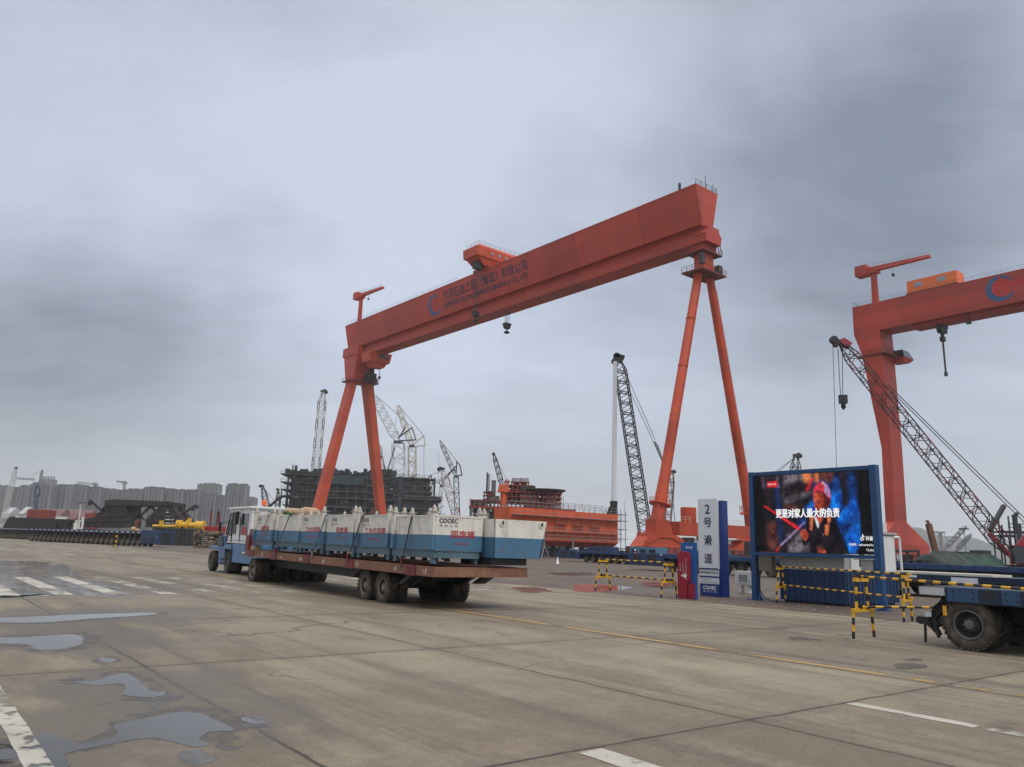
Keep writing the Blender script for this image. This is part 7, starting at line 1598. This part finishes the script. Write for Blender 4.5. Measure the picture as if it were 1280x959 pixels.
bl = [(-22, 5, 607, 1010, 1, 3, 'leftmost apartment block, cut by the left edge'), (5, 20, 610, 1060, 0, 3, 'grey apartment block second from the left edge'), (20, 34, 608, 1000, 1, 3, 'apartment block left of the tallest left block'), (35, 60, 604, 860, 0, 5, 'wide apartment block below the raised jib tower crane'),
      (59, 80, 606, 880, 0, 4, 'apartment block just right of the raised jib tower crane'), (79.5, 86.5, 607, 885, 2, 2, 'narrow pale apartment block left of the middle tower crane'), (86.5, 104, 607, 890, 0, 4, 'apartment block left of the middle tower crane'), (104, 122, 609, 900, 0, 4, 'apartment block under the middle tower crane'),
      (122, 138, 612, 940, 0, 4, 'lower apartment block above the left arm of the black frame'), (138, 156, 613, 930, 0, 5, 'apartment block above the left half of the black frame'), (156, 176, 612, 920, 0, 5, 'apartment block above the middle of the black frame'), (176, 200, 610, 860, 0, 6, 'wide apartment block above the right half of the black frame'),
      (200, 225, 612, 870, 0, 6, 'wide apartment block above the right arms of the black frame'), (225, 246, 613.5, 880, 0, 5, 'apartment block in front of the darker tower block'), (245, 271, 605, 1120, 1, 5, 'dark taller tower block standing behind the row'), (246, 266, 618, 890, 0, 5, 'low apartment block left of the right end tower'), (266, 282, 620, 900, 0, 4, 'lowest apartment block right beside the right end tower'), (281, 305, 606, 900, 0, 6, 'tall tower block at the right end of the row above the tractor'), (305, 316, 622, 1150, 0, 3, 'small far block behind the right end tower')]
for i, (x0, x1, yt, Y, mi, n, lab) in enumerate(bl): tower_block(x0, x1, yt, Y, lab, cm[mi], 16, n, i)
b = MB(); A, B_ = P(46, 601, 858), P(63, 598, 858); b.box(0, B_.x-A.x, 0, 10, A.z-6, B_.z-.8); 
for i in range(5): b.box(2+i*3, 3+i*3, 2, 4, B_.z-.8, B_.z+2.5)
solo('rooftop_structure', b, [bw], 'unfinished pale rooftop storey below the raised jib tower crane', 'rooftop', None, Vector((A.x, 862, 0)))

# ================================================================ right background
def drape(label, x0, x1, ytop, Y, D, mat, seed, group=None):
    r = random.Random(seed); A, B_ = PZ(x0, Y, 0), P(x1, ytop, Y); w = (B_.x-A.x); H = B_.z; N, M_ = 26, 12; g = []
    hs = [r.uniform(.62, 1.0) for _ in range(N+1)]; hs = [(hs[max(0, i-1)]+hs[i]*2+hs[min(N, i+1)])/4 for i in range(N+1)]
    for j in range(M_+1):
        s_ = j/M_
        for i in range(N+1):
            a = i/N; e_ = min(1, a*6, (1-a)*6)**.6; k = math.sin(math.pi*s_)**.45 if 0 < s_ < 1 else 0
            g.append((w*a+r.uniform(-.08, .08)*w*.1, D*s_-D*.5, max(.0, H*hs[i]*k*(.55+.45*e_)+r.uniform(-.06, .06)*k*H)))
    b = MB(); b.add(g, [(j*(N+1)+i, j*(N+1)+i+1, (j+1)*(N+1)+i+1, (j+1)*(N+1)+i) for j in range(M_) for i in range(N)], 0, True)
    return solo('tarpaulin_heap', b, [mat], label, 'tarpaulin', group, A)
drape('dark olive tarpaulin heap right of the second gantry foot', 1158, 1197, 686, 92, 9, olv_tarp, 3)
drape('green tarpaulin heap beside the red crane boom', 1196, 1241, 690, 94, 8, grn_tarp, 6)
drape('low olive tarpaulin heap in front of the two larger heaps', 1175, 1215, 703, 80, 4, olv_tarp, 9)
def clutter(name, label, cat, x0, x1, y0, Y, D, mats, seed, n=60, group=None):
    """a rack of mixed steel parts: posts, rails and items lying on shelves"""
    r = random.Random(seed); A, B_ = PZ(x0, Y, 0), P(x1, y0, Y); w = B_.x-A.x; H = B_.z; root = thing(name, label, cat, A, 0, group); b = MB(); k = max(2, int(w/2.5))
    for i in range(k+1):
        for dd in (0, D): b.bar((w*i/k, dd, 0), (w*i/k, dd, H), .16)
    for z in (.3, .62, .97):
        b.box(0, w, 0, D, H*z-.08, H*z)
    part('rack', b, [mats[0]], root); b = MB()
    for i in range(n):
        x, y, z = r.uniform(0, w), r.uniform(-.1, D*.5), H*r.choice((0, .3, .62)); s_ = r.uniform(.2, .9)
        if r.random() < .5: b.box(x, x+s_*1.4, y, y+s_, z, z+s_*.6, m=r.randrange(len(mats)))
        else: b.tube((x, y, z+.2), (min(w, x+r.uniform(.5, 3)), y, z+.2), r.uniform(.06, .2), n=7, m=r.randrange(len(mats)))
    part('stored_items', b, mats, root); return root
clutter('storage_rack', 'dark rack of steel parts at the foot of the second gantry', 'rack', 1108, 1160, 700, 78, 4, [steel_dk, steel_dk, olv_tarp, steel_gr, steel_bk], 5, 110)
clutter('storage_rack', 'dark low rack under the green tarpaulin', 'rack', 1190, 1262, 708, 72, 4, [steel_dk, steel_gr, rust_m, steel_dk], 6, 80)
clutter('storage_rack', 'grey rack of equipment behind the white totem sign', 'rack', 860, 940, 694, 150, 6, [steel_dk, steel_gr, mod_lt, mod_gn], 7, 120)
clutter('storage_rack', 'low dark rack behind the blue transporters right of the orange hull', 'rack', 782, 850, 696, 152, 6, [steel_dk, redox, steel_gr], 8, 80)
clutter('storage_rack', 'dark rack of steel parts in the shade under the orange hull', 'rack', 668, 782, 686, 158, 5, [steel_dk, MATS['blue_pale'], steel_gr, blue_sp, mod_dk], 12, 150)
b = MB(); A = P(1108, 690, 100); 
for i, x in enumerate((1110, 1136, 1150)): c = PZ(x, 100, 0)-PZ(1110, 100, 0); b.bar((c.x, 0, 0), (c.x, 0, P(x, 688, 100).z), .25)
c = PZ(1150, 100, 0)-PZ(1110, 100, 0); b.bar((0, 0, P(1110, 689, 100).z), (c.x, 0, P(1150, 689, 100).z), .3)
solo('steel_portal', b, [steel_dk], 'thin dark portal frame in front of the second gantry foot', 'frame', None, PZ(1110, 100, 0))
# raised scaffold platform at the right edge
sc = thing('scaffold_tower', 'dark scaffold platform with posts at the right edge behind the red crane', 'scaffold', PZ(1262, 118, 0), 0); SL_ = lambda x, y: P(x, y, 118)-sc.location
b = MB()
for x, y in ((1260, 645), (1268, 643), (1273, 655), (1282, 650), (1290, 648)): c = SL_(x, y); b.bar((c.x, 0, 0), (c.x, 0, c.z), .5 if x == 1268 or x == 1273 else .16); b.bar((c.x, 4, 0), (c.x, 4, c.z), .16)
for y in (663, 668): A, B_ = SL_(1260, y), SL_(1300, y); b.box(A.x, B_.x, -.3, 4.3, A.z-.3, A.z-.05)
for y in (655, 659): A, B_ = SL_(1260, y), SL_(1300, y); b.bar((A.x, 0, A.z), (B_.x, 0, B_.z), .12)
A, B_ = SL_(1266, 647), SL_(1272, 644); b.bar((A.x, 0, A.z), (B_.x, 0, B_.z+.3), .4)
part('frame', b, [steel_dk], sc)
b = MB(); b.rail([(SL_(1256, 678).x, -1, SL_(1256, 678).z), (SL_(1266, 678).x, -1, SL_(1266, 678).z)], 1.2, .06, 1); b.bar((SL_(1256, 678).x, -1, 0), (SL_(1256, 671).x, -1, SL_(1256, 671).z), .12); part('side_platform', b, [steel_gr], sc)
# distant goliath crane and light mast in the haze
fg = thing('gantry_crane', 'distant hazy grey gantry crane in front of the hill', 'gantry crane', PZ(1178, 700, 0), 0); GL = lambda x, y: P(x, y, 700)-fg.location
b = MB(); A, B_ = GL(1165, 665), GL(1180, 665); b.box(A.x, B_.x, -2, 2, A.z-1, A.z+.6); part('girder', b, [steel_gr], fg)
for p_, q_ in (((1174, 0), (1174.5, 666)), ((1178, 0), (1176.5, 666))): b = MB(); c = GL(q_[0], q_[1]); b.bar((GL(p_[0], 690).x, 0, 0), (c.x, 0, c.z), 1.3); part('leg', b, [steel_gr], fg)
b = MB(); b.tube((GL(1180, 666).x, 0, GL(1180, 666).z), (GL(1184, 676).x, 0, GL(1184, 676).z), .25, n=4); b.tube((GL(1184, 676).x, 0, GL(1184, 676).z), (GL(1180, 690).x, 0, GL(1180, 690).z), .25, n=4); part('stay', b, [steel_gr], fg)
for i, (x0, y0, x1, y1, lab) in enumerate(((1181, 686, 1208, 658, 'thin hazy derrick boom left of the red crane boom'), (1196, 688, 1214, 668, 'short hazy derrick boom crossing behind the red crane boom'))):
    A, B_ = P(x0, y0, 420), P(x1, y1, 420); b = MB(); o_ = Vector((A.x, 420, 0)); b.lattice(A-o_, B_-o_, 2, 1.6, 12, .22, .15); b.bar((0, 0, 0), A-o_, 1.2); b.bar((-3, -2, .4), (3, 2, .4), 3, .8); solo('derrick', b, [steel_gr], lab, 'derrick', None, o_)
lm = thing('light_mast', 'slender mast with floodlights behind the green tarpaulin', 'light mast', PZ(1209, 260, 0), 0); b = MB(); z = P(1209, 662, 260).z; b.tube((0, 0, 0), (0, 0, z), .22, .14, 7); part('pole', b, [steel_gr], lm); b = MB(); b.box(-1.6, 1.6, -.3, .3, z, z+.4); part('lamp', b, [steel_dk], lm)
# grey storage shed far behind the orange gantry beam
shed('long grey warehouse far behind the orange gantry base', 846, 935, 667, 420, grey_pl, grey_pl, 20)
bush('dark green tree at the far end of the middle yard', 958, 300, 8, 10, 7)
